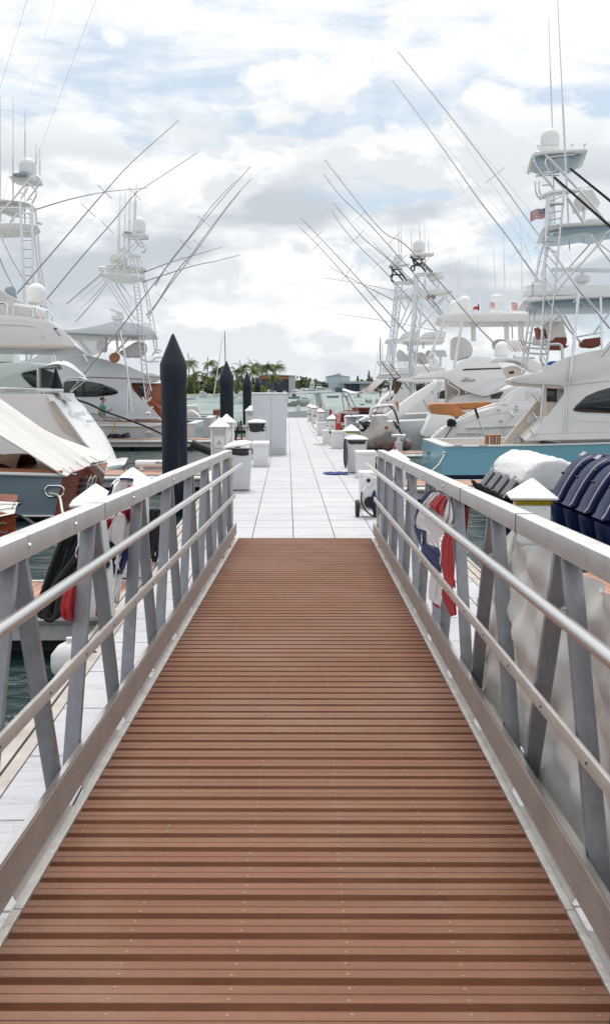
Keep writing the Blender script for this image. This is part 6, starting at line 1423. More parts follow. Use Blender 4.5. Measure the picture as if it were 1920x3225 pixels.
pts = [t_c+V((random.uniform(-.28, .3), random.uniform(-.15, .15), random.uniform(-.05, .05))) for _ in range(26)]; b.tube(cat_rom(pts, 2), .028, 4); single('tackle_pile', b, M_hosew, 'jumble of pale straps and tackle lying on the cockpit rail left of the fighting chair', 'tackle')
# black mooring line
b = MB(); b.tube(cat_rom([at(R2(700, 1210)[0], 30), at(R2(830, 1250)[0], 32), at(R2(1000, 1330)[0], 35), at(R2(1200, 1400)[0], 38), at(R2(1400, 1480)[0], 40), at(R2(1560, 1560)[0], 41)], 4), .035, 6); single('mooring_line', b, M_rope, 'long black mooring line crossing diagonally in front of the man', 'rope')
b = MB(); b.tube(cat_rom([at(p, 42.3) for p in R2(1085, 1405, 1070, 1440, 1050, 1520, 1048, 1560, 1065, 1580, 1200, 1588, 1484, 1580)], 3), .03, 5); single('shore_power_cable', b, M_hosey, 'yellow shore cable hanging over the grey hull onto the pier', 'cable')
c = at(Q5(890, 632)[0], 42.2); b = MB(); random.seed(3); b.tube(cat_rom([c+V((random.uniform(-.5, .5), random.uniform(-.2, .2), random.uniform(-.12, .16))) for _ in range(20)], 2), .04, 5); single('coiled_rope', b, M_boot, 'dark blue rope coil lying on the pier beside the yellow cable', 'rope')

# ---- neighbour hull beyond
D = 49.6
B = boat(-4.8, 52, 'pale grey boat with white canvas heap on its stern, right of the tallest piling', 'boat', name='fishing_boat')
hull('hull', at((664, 1316), D).x, -1, D+2, 4.2, 14, 1.05, 1.5, M_greyhull, B)
prof('canvas_heap', R3(800, 1765, 850, 1715, 880, 1712, 920, 1740, 945, 1772), D+1, 1.8, M_chair, B, bevel=.12)
prof('cabin', R3(200, 1500, 500, 1480, 560, 1560, 700, 1770, 200, 1770), D+.4, 3, M_gel, B, bevel=.06)
for k, (Dk, X_, lb) in enumerate(((60.5, -5.0, 'white boat with small cabin in the slip beyond the second piling'), (66.5, -4.6, 'low wooden decked boat moored beyond the second piling'))):
    B = boat(X_-1, Dk+2, lb, 'boat', name='fishing_boat')
    hull('hull', at((645+k*40, 1290), Dk).x, -1, Dk+1.6, 3.2, 9, .75, 1.1, M_teakd if k else M_gel, B)
    prof('cabin', [(560, 1300), (575, 1278), (620, 1276), (632, 1300)], Dk+.4, 2, M_chair if k == 0 else M_teak, B, bevel=.06)
t = thing('dock_crate', at(Q2(450, 820)[0], 57), 'dark slatted crate on the pier left of the second piling', 'crate')
prof('box', Q2(410, 780, 490, 775, 490, 850, 410, 850), 57.3, .9, M_brown, t, bevel=.02)
for k in range(3): prof('slat', Q2(408, 790+k*20, 492, 786+k*20, 492, 796+k*20, 408, 800+k*20), 57.25, .05, M_teak, t, bevel=0)
# black winch / boarding ladder by the pedestals
t = thing('folded_gangplank', at(Q2(700, 900)[0], 40), 'black tubular folding frame on the pier beside the louvred pedestal', 'frame')
for pts in (R3(1260, 1790, 1215, 1945), R3(1240, 1800, 1210, 1945), R3(1260, 1790, 1265, 1940), R3(1215, 1945, 1265, 1940)): pipe('tube', pts, 38, .03, M_black, t)
# black fender roll between pier and pedestal
t = thing('fender_roll', at(R4(190, 770)[0], 24), 'black cylindrical fender slung between the tall piling and the louvred pedestal', 'fender')
pipe('roll', R4(110, 735, 150, 752, 245, 790), 23.2, .10, M_black, t, n=12); pipe('line', R4(60, 715, 110, 735), 23.2, .015, M_rope, t)

# ---- classic boat with canvas tent and varnished transom
D = 18.9
B = boat(-4.4, 20.4, 'grey blue classic motorboat with varnished transom under a sloping white canvas tent', 'boat', name='classic_motorboat')
nt_, nb_ = at(R9(385, 188)[0], D), at(R9(332, 445)[0], D)
ft_, fb_ = at(R9(655, 108)[0], 22.2), at(R9(610, 300)[0], 22.2)
Xl = -16
b = MB(); b.loft([[nt_, nb_, V((nb_.x, D+.5, -.1)), V((fb_.x, 21.6, -.1)), fb_, ft_], [V((Xl, D-.1, nt_.z+.35)), V((Xl, D+.3, .1)), V((Xl, D+.7, -.2)), V((Xl, 21.3, -.2)), V((Xl, 21.8, .1)), V((Xl, 22.3, ft_.z+.35))]], closed=True); obj('hull', b, M_slate, B, ang=30)
e = V((.025, -.005, 0)); mid_t = nt_.lerp(ft_, .5)+V((.10, 0, .05)); mid_b = nb_.lerp(fb_, .5)+V((.10, 0, 0))
b = MB(); Pn = [nt_, nt_.lerp(ft_, .25)+V((.08, 0, .03)), mid_t, nt_.lerp(ft_, .75)+V((.08, 0, .03)), ft_]; Pb = [nb_, nb_.lerp(fb_, .25)+V((.08, 0, 0)), mid_b, nb_.lerp(fb_, .75)+V((.08, 0, 0)), fb_]
b.add([p+e for p in Pn]+[p+e for p in Pb]+[p-e*2 for p in Pn]+[p-e*2 for p in Pb], [(i, i+1, i+6, i+5) for i in range(4)]+[(10+i, 15+i, 16+i, 11+i) for i in range(4)]+[(0, 5, 15, 10), (4, 14, 19, 9)]+[(i, 10+i, 11+i, i+1) for i in range(4)]+[(5+i, 6+i, 16+i, 15+i) for i in range(4)])
tr_ = obj('transom', b, M_teakd, B, ang=50)
txd = (ft_-nt_).normalized(); tyd = V((0, 0, 1)); TR = lambda t_, s_: nb_.lerp(fb_, t_).lerp(nt_.lerp(ft_, t_), s_)+V((.10*(1-abs(2*t_-1))+.07, 0, 0)); o_ = TR(.42, .36)
gl = text_on('GO', o_, txd, (nt_-nb_).normalized(), .46, M_lock, tr_, ext=.01)
for k in range(3):
    b = MB(); c = TR(.33, .42+k*.16); b.box(c, (.30, .012, .075), (txd, txd.cross((nt_-nb_).normalized()), (nt_-nb_).normalized())); obj('stripe_mark', b, M_boot, tr_)
b = MB(); b.tube([nt_+V((.03, -.03, 0)), V((Xl, D-.14, nt_.z+.35))], .035, 8); obj('rub_rail', b, M_gel, B)
b = MB(); b.tube([nb_+V((0, -.03, .02)), V((Xl, D+.25, .14))], .02, 6); obj('waterline_stripe', b, M_gel, B)
b = MB(); b.loft([[nt_+V((0, 0, .01)), nt_+V((0, 0, .08)), nt_+V((-.05, .28, .08)), nt_+V((-.05, .28, .01))], [V((Xl, D-.1, nt_.z+.36)), V((Xl, D-.1, nt_.z+.43)), V((Xl, D+.2, nt_.z+.43)), V((Xl, D+.2, nt_.z+.36))]], closed=True); obj('coaming', b, M_teak, B, ang=30)
b = MB(); b.add([nt_+V((-.1, .3, .02)), ft_+V((-.1, -.3, .02)), V((Xl, 22, nt_.z+.3)), V((Xl, D+.3, nt_.z+.3))], [(0, 1, 2, 3)]); obj('deck', b, M_teak, B)
E1 = at(R2(600, 1920)[0], D-.1); E0 = at(R2(-300, 1380)[0], D-.1); Rd1 = at(R2(850, 1800)[0], 20.6); Rd0 = at(R2(-300, 985)[0], 20.6); F1 = at(R2(1030, 1745)[0], 22.4); F0 = V((Rd0.x, 22.4, E0.z))
def tent(i, j):
    if j < .62: q = E0.lerp(E1, i).lerp(Rd0.lerp(Rd1, i), j/.62)
    else: q = Rd0.lerp(Rd1, i).lerp(F0.lerp(F1, i), (j-.62)/.38)
    sag = -.07*sin(min(1, j/.62)*pi) if j < .62 else -.04*sin((j-.62)/.38*pi)
    return q+V((.0, 0, sag+.014*sin(j*37+i*3)+.012*sin(i*5+j*21)))
tn = cloth(tent, 24, 40, M_canvas, B, 'canvas_tent')
b = MB(); b.tube([tent(1-1e-6, k/20) for k in range(21)], .018, 5); b.tube([tent(k/20, 0) for k in range(21)], .015, 5); obj('hem_rope', b, M_chair, tn)
for k in range(5):
    a = tent(.93, .12+k*.16); c = tent(1, .12+k*.16)+V((.05, -.02, -.02)); b = MB(); b.tube([a+V((0, -.02, .02)), c], .0045, 4); b.tube([c+V((.035*cos(q), 0, .035*sin(q))) for q in [i*pi/4 for i in range(8)]], .004, 4, closed=True); obj('batten_cord', b, M_black, tn)
random.seed(2)
def brn(i, j):
    x = nt_.x-1.0-i*6; return V((x, 19.4+j*2.0, nt_.z+.05+.55*sin(j*pi)*(.4+.6*i)+.10*sin(i*19+j*5)+.06*sin(i*37+j*11)))
cloth(brn, 50, 16, M_brown, B, 'brown_tarpaulin')
b = MB(); c = at(Q7(608, 165)[0], D-.02); b.tube([c+V((.17*x, 0, .10*z)) for x, z in ((-1, -.4), (-1, .5), (-.7, 1), (.7, 1), (1, .5), (1, -.5), (.7, -1), (-.7, -1))], .018, 6, closed=True); obj('fairlead', b, M_steel, B)
b = MB(); b.tube(cat_rom([c+V((-.1, 0, -.04)), c+V((.15, -.3, -.07)), c+V((.6, -2, -.2)), at(Q7(880, 335)[0], 13)], 5), .022, 6); single('mooring_line', b, M_hosew, 'white mooring line leading from the classic boat fairlead to the near pedestal', 'rope')
# ---- nearer canvas covered boat at the left edge
D = 14.6
B = boat(-4.3, 15.8, 'dark varnished boat under laced white canvas at the left edge', 'boat', name='classic_motorboat')
P = R9(-400, 270, -40, 300, 40, 330, 95, 360, 130, 385, 120, 400, 60, 425, 0, 445, -400, 560)
def tent2(i, j):
    a = at(R9(-500, 560)[0], D).lerp(at(R9(90, 420)[0], D), i); c = at(R9(-500, 200)[0], D+1.9).lerp(at(R9(135, 380)[0], D+1.9), i)
    return a.lerp(c, j)+V((0, 0, .10*sin(j*pi)+.012*sin(j*22+i*4)))
tn = cloth(tent2, 20, 14, M_canvas, B, 'canvas_tent')
c = at(R9(95, 425)[0], D+.1); b = MB(); b.loft([[V((c.x, D+.1, c.z)), V((c.x-.05, D+.15, .1)), V((c.x-.45, D+1.7, .1)), V((c.x-.42, D+1.85, c.z+.1))], [V((-14, D, c.z+.3)), V((-14, D+.2, .1)), V((-14, D+1.7, .1)), V((-14, D+1.9, c.z+.3))]], closed=True); obj('hull', b, M_teakd, B, ang=30)
for k in range(4):
    a = tent2(.78, .15+k*.22); e_ = tent2(.98, .15+k*.22)+V((.02, -.02, .01)); b = MB(); b.tube([a+V((0, -.01, .02)), e_], .006, 4); b.tube([e_+V((.04*cos(q), 0, .04*sin(q))) for q in [i*pi/4 for i in range(8)]], .005, 4, closed=True); obj('batten_cord', b, M_black, tn)
c2 = at(R9(0, 545)[0], D+.05); text_on('C', c2+V((-.05, 0, 0)), (1, 0, 0), (0, 0, 1), .24, M_steel, B, ext=.008)
b = MB(); b.tube(cat_rom([at(R9(95, 430)[0], D+.1), at(R9(150, 450)[0], D), at(R9(210, 490)[0], 12.5), at(R9(300, 560)[0], 10.5)], 4), .02, 5); single('mooring_line', b, M_rope, 'black mooring line from the left edge boat to the near pier', 'rope')

# ------------------------------------------------------------------ the man
def person(pos, label):
    t = thing('person', pos, label, 'person'); h = 1.80; X, Y, Z = pos
    def skin(name, verts, edges, m, sub=2):
        me = bpy.data.meshes.new(name); me.from_pydata([V(v[:3]) for v in verts], edges, []); o = bpy.data.objects.new(name, me); COL.objects.link(o)
        md = o.modifiers.new('s', 'SKIN'); 
        for i, v in enumerate(verts): me.skin_vertices[0].data[i].radius = (v[3], v[4] if len(v) > 4 else v[3])
        me.skin_vertices[0].data[0].use_root = True
        o.modifiers.new('u', 'SUBSURF').levels = sub; o.modifiers['u'].render_levels = sub
        me2 = bpy.data.meshes.new_from_object(o.evaluated_get(bpy.context.evaluated_depsgraph_get())); bpy.data.objects.remove(o)
        for p in me2.polygons: p.use_smooth = True
        me2.materials.clear(); me2.materials.append(m); q = bpy.data.objects.new(name, me2); COL.objects.link(q); q.parent = t; return q
    # facing +X (right); y = sideways
    skin('body', [(0, 0, .93, .14, .16), (0, 0, 1.12, .13, .16), (.02, 0, 1.32, .14, .18), (0, 0, 1.46, .10, .15), (.02, 0, 1.54, .055), (.045, 0, 1.60, .075, .07), (.06, 0, 1.69, .095, .082), (.04, 0, 1.755, .06),
                  (0, -.20, 1.42, .058), (-.03, -.25, 1.16, .045), (.14, -.22, .96, .035), (.20, -.20, .94, .03), (0, .20, 1.42, .058), (.06, .24, 1.15, .045), (.28, .20, 1.22, .034), (.35, .19, 1.28, .035),
                  (0, -.10, .86, .09), (.02, -.11, .5, .06), (0, -.11, .1, .045), (.12, -.11, .04, .04), (0, .10, .86, .09), (0, .11, .5, .06), (-.02, .11, .1, .045), (.10, .11, .04, .04)],
         [(0, 1), (1, 2), (2, 3), (3, 4), (4, 5), (5, 6), (6, 7), (3, 8), (8, 9), (9, 10), (10, 11), (3, 12), (12, 13), (13, 14), (14, 15), (0, 16), (16, 17), (17, 18), (18, 19), (0, 20), (20, 21), (21, 22), (22, 23)], M_skin)
    skin('shirt', [(0, 0, 1.00, .185, .205), (0, 0, 1.15, .17, .195), (.02, 0, 1.32, .165, .195), (0, 0, 1.44, .12, .16), (.01, 0, 1.50, .07), (0, -.20, 1.43, .078), (-.02, -.24, 1.26, .066), (0, .20, 1.43, .078), (.03, .24, 1.26, .066)],
         [(0, 1), (1, 2), (2, 3), (3, 4), (3, 5), (5, 6), (3, 7), (7, 8)], M_shirt)
    skin('shorts', [(0, 0, .99, .175, .195), (0, 0, .88, .18, .20), (0, -.10, .78, .125), (.01, -.11, .60, .115), (0, .10, .78, .125), (0, .11, .60, .115)], [(0, 1), (1, 2), (2, 3), (1, 4), (4, 5)], M_short)
    skin('hair', [(.02, 0, 1.765, .072), (-.02, 0, 1.73, .075), (-.03, 0, 1.67, .055), (.10, 0, 1.775, .035)], [(0, 1), (1, 2), (0, 3)], M_hair)
    b = MB(); b.box((.155, 0, 1.70), (.02, .15, .035)); b.box((.09, -.082, 1.705), (.13, .008, .014)); b.box((.09, .082, 1.705), (.13, .008, .014))
    o = bpy.data.objects.new('sunglasses', mesh_of('sunglasses', b, M_black)); COL.objects.link(o); o.parent = t
    b = MB(); b.tube([(.15, 0, 1.675), (.168, 0, 1.655), (.15, 0, 1.645)], .012, 5); o = bpy.data.objects.new('nose', mesh_of('nose', b, M_skin)); COL.objects.link(o); o.parent = t
    for hx, hy, hz, up in ((.22, -.20, .92, -1), (.37, .19, 1.31, 1)):
        for f in range(4):
            b = MB(); y = hy-.03+f*.02; b.tube([(hx, y, hz), (hx+.035, y, hz+up*.03), (hx+.03, y, hz+up*.06-.01), (hx+.012, y, hz+up*.055)], [.010, .010, .009, .007], 5); o = bpy.data.objects.new('finger', mesh_of('finger', b, M_skin, ang=80)); COL.objects.link(o); o.parent = t
        b = MB(); b.tube([(hx-.02, hy+.03, hz), (hx-.005, hy+.045, hz+up*.025), (hx+.015, hy+.035, hz+up*.04)], [.012, .011, .009], 5); o = bpy.data.objects.new('thumb', mesh_of('thumb', b, M_skin, ang=80)); COL.objects.link(o); o.parent = t
    return t
hd_ = at(R2(950, 1190)[0], 43.5)
person(V((hd_.x, 43.5, hd_.z-1.80)), 'man in teal shirt, grey shorts and dark sunglasses standing in the grey yacht cockpit')

# ------------------------------------------------------------------ far shore
def sheet(name, pts, m):
    b = MB(); b.add(pts, [tuple(range(len(pts)))]); return struct(name, b, m)
b = MB(); b.prism([V((-900, 405, .5)), V((-14, 405, .5)), V((-10, 470, .5)), V((-10, 900, .5)), V((-900, 900, .5))], [V((-900, 403, -1)), V((-12, 403, -1)), V((-8, 470, -1)), V((-8, 900, -1)), V((-900, 900, -1))]); struct('shore', b, M_sand)
b = MB(); b.prism([V((-900, 880, 1.2)), V((1500, 880, 1.2)), V((1500, 1600, 1.2)), V((-900, 1600, 1.2))], [V((-900, 878, -1)), V((1500, 878, -1)), V((1500, 1600, -1)), V((-900, 1600, -1))]); struct('quay', b, M_conc)
def palm(px, ytop, D, label, lean=0.0, dark=False, short=False, seed=0):
    random.seed(seed); c = at((px, ytop), D); base = V((c.x-lean*c.z*.35, D, .5))
    t = thing('palm_tree', base, label, 'palm tree', 'palm trees on the far shore')
    head = V((c.x, D, c.z-1.3)); b = MB(); P = [base.lerp(head, k/6)+V((lean*.5*sin(k/6*pi), 0, 0)) for k in range(7)]
    b.tube(P, taper(.30, .17, 7), 7); obj('trunk', b, M_trunk, t)
    b = MB(); n = 30
    for k in range(n):
        a = 2*pi*k/n+random.uniform(-.15, .15); el = random.uniform(-.5, 1.2); L_ = random.uniform(3.4, 5.0)*(.7 if short else 1)
        d = V((cos(a)*cos(el), sin(a)*cos(el), sin(el))); wind = V((.75, 0, .12)); q = head; pts = [q]
        for s in range(7):
            d = (d+V((0, 0, -.24))+wind*.16).normalized(); q = q+d*L_/7; pts.append(q)
        for s in range(7):
            x = (pts[s+1]-pts[s]); side = x.cross(V((0, 0, 1))).normalized() if x.cross(V((0, 0, 1))).length > 1e-4 else V((0, 1, 0))
            wl = (1.15 if s < 5 else .7)*(.75+.5*random.random())
            for sg in (-1, 1):
                for h in range(3):
                    o = pts[s].lerp(pts[s+1], h/3); e = o+side*sg*wl*.55+V((0, 0, -wl*.62))+x.normalized()*wl*.45+wind*.25*random.random()
                    b.add([o, o+x*.26, e], [(0, 1, 2)])
    obj('crown', b, M_palm2 if dark else M_palm, t, fixn=False)
# crown centre px, top py
pl = [((598, 1128), 420, 'palm at the left of the far shore peeking past the tallest piling', .1, 0), ((657, 1134), 425, 'tall windswept palm third from the left on the far shore', .15, 0), ((690, 1152), 440, 'palm half hidden left of the second piling', .1, 1), ((612, 1168), 430, 'lower palm below the leftmost one on the far shore', .0, 0),
      ((745, 1158), 425, 'palm directly right of the second piling', .1, 0), ((764, 1148), 430, 'palm leaning over the slim third piling', .1, 1), ((800, 1140), 425, 'tallest bushy palm between the third and fourth pilings', .12, 0), ((797, 1160), 418, 'lower palm in front of the bushy pair above the fourth piling', .1, 0),
      ((826, 1144), 432, 'palm right of the fourth piling in front of the orange shed', .1, 0), ((842, 1144), 425, 'narrow palm before the middle of the orange shed', .05, 1), ((871, 1143), 425, 'isolated palm with broad crown before the orange shed', .15, 0), ((858, 1176), 415, 'short palm at the foot of the isolated one', 0, 0), ((748, 1198), 412, 'squat fan palm right of the second piling near the water', 0, 2), ((676, 1160), 445, 'dark palm behind the tall windswept one', .1, 1)]
for i, (p, D, lab, ln, k) in enumerate(pl): palm(p[0], p[1], D, lab, ln*4, k == 1, k == 2, i)
def bush(px, py, wpx, D, m, label, seed, name='tree', cat='tree', zb=.5, grp='trees and bushes on the far shore', leaf=.62, n=820):
    random.seed(seed); c = at((px, py), D); w_ = wpx*1.2/3200*D/2; top = c.z; base = V((c.x, D, zb)); h = top-zb
    t = thing(name, base, label, cat, grp)
    b = MB(); b.tube([base, base+V((.1, 0, h*.5))], [.22, .1], 6)
    for k in range(4): b.tube([base+V((0, 0, h*.3)), base+V((random.uniform(-.5, .5)*w_, random.uniform(-.4, .4)*w_, h*.75))], [.1, .04], 4)
    obj('trunk', b, M_trunk, t)
    b = MB(); cl = [(V((random.uniform(-.75, .75)*w_, random.uniform(-.6, .6)*w_, h*random.uniform(.25, .82))), random.uniform(.25, .45)*w_) for _ in range(11)]
    for k in range(n):
        q, r = random.choice(cl); d = V((random.gauss(0, 1), random.gauss(0, 1), random.gauss(0, .8))).normalized()*r*random.uniform(.5, 1.1)
        o = base+q+d
        if o.z < zb+.1 or o.z > top+.5: continue
        u_ = V((random.gauss(0, 1), random.gauss(0, 1), random.gauss(0, 1))).normalized(); v_ = u_.orthogonal().normalized(); s = leaf*random.uniform(.5, 1.2)
        b.add([o-u_*s, o+v_*s*.6, o+u_*s, o-v_*s*.6], [(0, 1, 2, 3)])
    obj('crown', b, m, t, fixn=False)
bl = [(575, 1175, 60, 'M_leafb', 'dark tree behind the left end of the far shore'), (600, 1205, 60, 'M_leafa', 'bright bush just right of the tallest piling'), (633, 1165, 46, 'M_leafc', 'brownish dark round tree left of the tall windswept palm'), (640, 1200, 56, 'M_leafa', 'bright green shrub below the brownish tree'),
      (668, 1182, 46, 'M_leafa', 'yellow green tree beside the tall windswept palm'), (684, 1200, 40, 'M_leafa', 'bright shrub touching the left side of the second piling'), (712, 1180, 50, 'M_leafb', 'dark tree hidden mostly behind the second piling'), (748, 1180, 50, 'M_leafb', 'dark green tree right of the second piling'),
      (730, 1218, 50, 'M_leafa', 'low bright hedge behind the blue bimini boat'), (790, 1188, 56, 'M_leafb', 'dark tree behind the third piling'), (815, 1210, 40, 'M_leafa', 'green shrub left of the fourth piling'), (615, 1225, 70, 'M_leafa', 'low hedge along the water at the left'), (680, 1228, 70, 'M_leafa', 'low hedge along the water below the tall palm'), (655, 1215, 40, 'M_leafb', 'dark shrub behind the waterside hedge'), (545, 1190, 60, 'M_leafb', 'tree glimpsed left of the tallest piling')]
for i, (px, py, wp, m, lab) in enumerate(bl): bush(px, py, wp, 438+(i*7) % 22, globals()[m], lab, 50+i)
# far trees in front of / behind the quay buildings
fl_ = [(940, 1186, 60, 'dark rounded tree right of the orange shed'), (915, 1200, 50, 'tree at the right wall of the orange shed'), (975, 1196, 50, 'far tree left of the pale blue hangar'), (1000, 1204, 50, 'low far tree beside the pale blue hangar'), (1150, 1196, 60, 'tree behind the low grey building'), (1185, 1200, 60, 'dark tree right end of the low grey building'), (1120, 1206, 40, 'small tree just right of the hangar roof'), (1215, 1195, 60, 'far dark tree beyond the cabin cruisers'), (1260, 1204, 70, 'farthest tree at the right behind the masts')]
for i, (px, py, wp, lab) in enumerate(fl_): bush(px, py, wp, 960 if i > 3 else 760+i*15, M_leafb, lab, 90+i, leaf=1.3, n=420, grp='far trees behind the quay', zb=1.0)
def spire(px, py, D, label, s):
    random.seed(s); c = at((px, py), D); base = V((c.x, D, 1.2)); h = c.z-1.2; t = thing('pine_tree', base, label, 'pine tree', 'norfolk pines on the skyline')
    b = MB(); b.tube([base, base+V((0, 0, h))], [.4, .05], 6); obj('trunk', b, M_trunk, t)
    b = MB(); 
    for k in range(16):
        z = h*(.25+.75*k/16); r = (1-k/16)*h*.16+.5
        for j in range(7):
            a = random.uniform(0, 2*pi); o = base+V((0, 0, z)); e = o+V((cos(a)*r, sin(a)*r, random.uniform(-.2, .5))); b.add([o+V((0, 0, .5)), o-V((0, 0, .5)), e+V((0, 0, -.2)), e+V((0, 0, .3))], [(0, 1, 2, 3)])
    obj('crown', b, M_leafb, t, fixn=False)
spire(1161, 1166, 940, 'tall spiky pine on the skyline above the low grey building', 1); spire(1126, 1182, 940, 'short spiky pine left of the tall one on the skyline', 2); spire(1170, 1186, 950, 'stubby pine right beside the tallest skyline pine', 3)
# buildings
def bpt(pts, D): return [at(p, D) for p in pts]
D = 640; t = thing('shed', at((875, 1240), D), 'large far shed with dark blue wall and orange stacked band under its roof', 'shed')
prof('wall', [(815, 1181), (821, 1180), (910, 1182), (910, 1245), (815, 1245)], D, 30, M_dkblue, t, bevel=0); prof('orange_band', [(820, 1183), (908, 1185), (908, 1194), (820, 1192)], D-.5, 1, M_orange, t, bevel=0)
prof('side_wall', [(909, 1181), (929, 1183), (931, 1245), (909, 1245)], D-1, 28, mat('pale_wall', (.45, .46, .46), .7), t, bevel=0)
prof('roof', [(812, 1181), (840, 1176), (931, 1182), (931, 1184), (840, 1180), (812, 1184)], D-2, 34, M_hang, t, bevel=0)
D = 885; t = thing('hangar', at((1065, 1240), D), 'tall pale blue hangar with gabled roof and rooftop vents across the water', 'hangar')
prof('wall', Q3(345, 272, 485, 246, 700, 278, 700, 520, 345, 520), D, 40, M_hang, t, bevel=0)
prof('roof', Q3(340, 268, 485, 242, 704, 274, 704, 281, 485, 250, 340, 276), D-1, 43, M_hang2, t, bevel=0)
for k in range(4): prof('roof_vent', Q3(486+k*19, 224, 500+k*19, 225, 500+k*19, 250, 486+k*19, 248), D+6, 4, M_hang2, t, bevel=0)
prof('annex', Q3(475, 445, 520, 440, 585, 470, 585, 520, 475, 520), D-6, 6, mat('teal_cladding', (.10, .17, .21), .7), t, bevel=0)
D = 870; t = thing('boathouse', at((1130, 1240), D), 'low wide grey boathouse with open dark bays right of the hangar', 'boathouse')
prof('wall', Q3(590, 380, 1080, 385, 1080, 520, 590, 520), D+3, 40, mat('cream_cladding', (.36, .38, .38), .7), t, bevel=0)
prof('roof', Q3(582, 345, 860, 342, 1080, 352, 1080, 384, 582, 384), D, 46, M_hang2, t, bevel=0)
for xa, xb in ((625, 690), (700, 760), (770, 850)): prof('open_bay', Q3(xa, 392, xb, 392, xb, 518, xa, 518), D+2, 2, M_dkblue, t, bevel=0)
# distant boats
def far_boat(D, px, wpx, ywl, label, kind='cruiser', m=None, cat='boat', col2=None):
    D = 2.45*3200/(ywl-1226) if D is None else D
    c = at((px, 1226), D); w_ = wpx/3200*D; s = w_
    t = thing('moored_boat', V((c.x, D, 0)), label, cat, 'boats moored or motoring off the marina')
    b = MB(); hz = s*.16; secs = []
    for k in range(9):
        f = k/8; bw = s*.16*(1-max(0, (f-.4)/.6)**2*.97); secs.append([V((c.x-s/2+s*f, D-bw, hz*(1+.35*f*f))), V((c.x-s/2+s*f*.97, D-bw*.8, 0)), V((c.x-s/2+s*f*.96, D, -.3)), V((c.x-s/2+s*f*.97, D+bw*.8, 0)), V((c.x-s/2+s*f, D+bw, hz*(1+.35*f*f)))])
    b.loft(secs, closed=True); obj('hull', b, m or M_gel, t, ang=50)
    def bx(n_, x0, x1, z0, z1, yw, mm, ta=.85):
        b = MB(); b.loft([[V((c.x+x0*s, D-yw*s, z0*s)), V((c.x+x1*s, D-yw*s, z0*s)), V((c.x+x1*s, D+yw*s, z0*s)), V((c.x+x0*s, D+yw*s, z0*s))], [V((c.x+(x0+.02)*s, D-yw*s*ta, z1*s)), V((c.x+(x1-.06)*s, D-yw*s*ta, z1*s)), V((c.x+(x1-.06)*s, D+yw*s*ta, z1*s)), V((c.x+(x0+.02)*s, D+yw*s*ta, z1*s))]], closed=True); return obj(n_, b, mm, t, ang=30)
    if kind == 'cruiser': bx('cabin', -.3, .25, .15, .30, .11, M_gel); bx('window', -.26, .2, .2, .265, .114, M_glass); bx('flybridge', -.28, .05, .30, .38, .09, M_gel); bx('hardtop', -.3, .06, .46, .48, .09, M_gel, 1); bx('windscreen', -.02, .04, .38, .46, .085, M_glass)
    if kind == 'open': bx('console', -.1, .08, .12, .26, .05, M_gel); bx('seat', -.3, -.18, .12, .2, .07, M_slate); bx('outboard', -.56, -.5, .02, .2, .03, M_black)
    if kind == 'bimini':
        bx('cockpit', -.3, .1, .13, .2, .1, M_bimini); bx('bimini_top', -.38, .02, .40, .45, .12, M_bimini, .9)
        for xx in (-.34, .0): bx('support', xx, xx+.015, .15, .4, .1, M_steel, 1)
    if kind == 'cuddy': bx('cabin', -.15, .2, .13, .38, .11, M_darkred, .9); bx('window', -.1, .15, .24, .33, .114, M_glass, .9); bx('roof', -.2, .22, .38, .41, .12, M_gel, 1)
    if kind == 'rib': bx('load', -.35, .2, .12, .22, .08, M_brown, .6); bx('seat', -.1, .05, .12, .3, .04, M_slate, .8)
    return t, c, s
t, c, s = far_boat(174, 737, 95, 1271, 'white sailboat with bright blue bimini behind the second and third pilings', 'bimini', cat='sailboat')
b = MB(); b.tube([V((at((712, 1241), 174).x, 174, 1)), at((707, 1041), 174)], [.10, .06], 6); obj('mast', b, M_blacktube, t)
b = MB(); b.tube([at((701, 1060), 174), at((674, 1240), 174)], [.03, .13], 6); obj('furled_sail', b, M_canvas, t)
for q in (716, 732): 
    b = MB(); b.tube([at((708, 1050), 174), at((q, 1240), 174.5)], .012, 4); obj('stay', b, M_steel, t)
t, c, s = far_boat(189, 1188, 66, 1267, 'off white sailboat with tall dark mast right of the white triangular awning', 'open', M_mint, 'sailboat')
b = MB(); b.tube([V((at((1197, 1240), 189).x, 189, 1)), at((1197, 1064), 189)], [.12, .08], 6); obj('mast', b, M_blacktube, t)
b = MB(); b.tube([at((1197, 1080), 189), at((1168, 1235), 189)], .03, 4); obj('stay', b, M_steel, t)
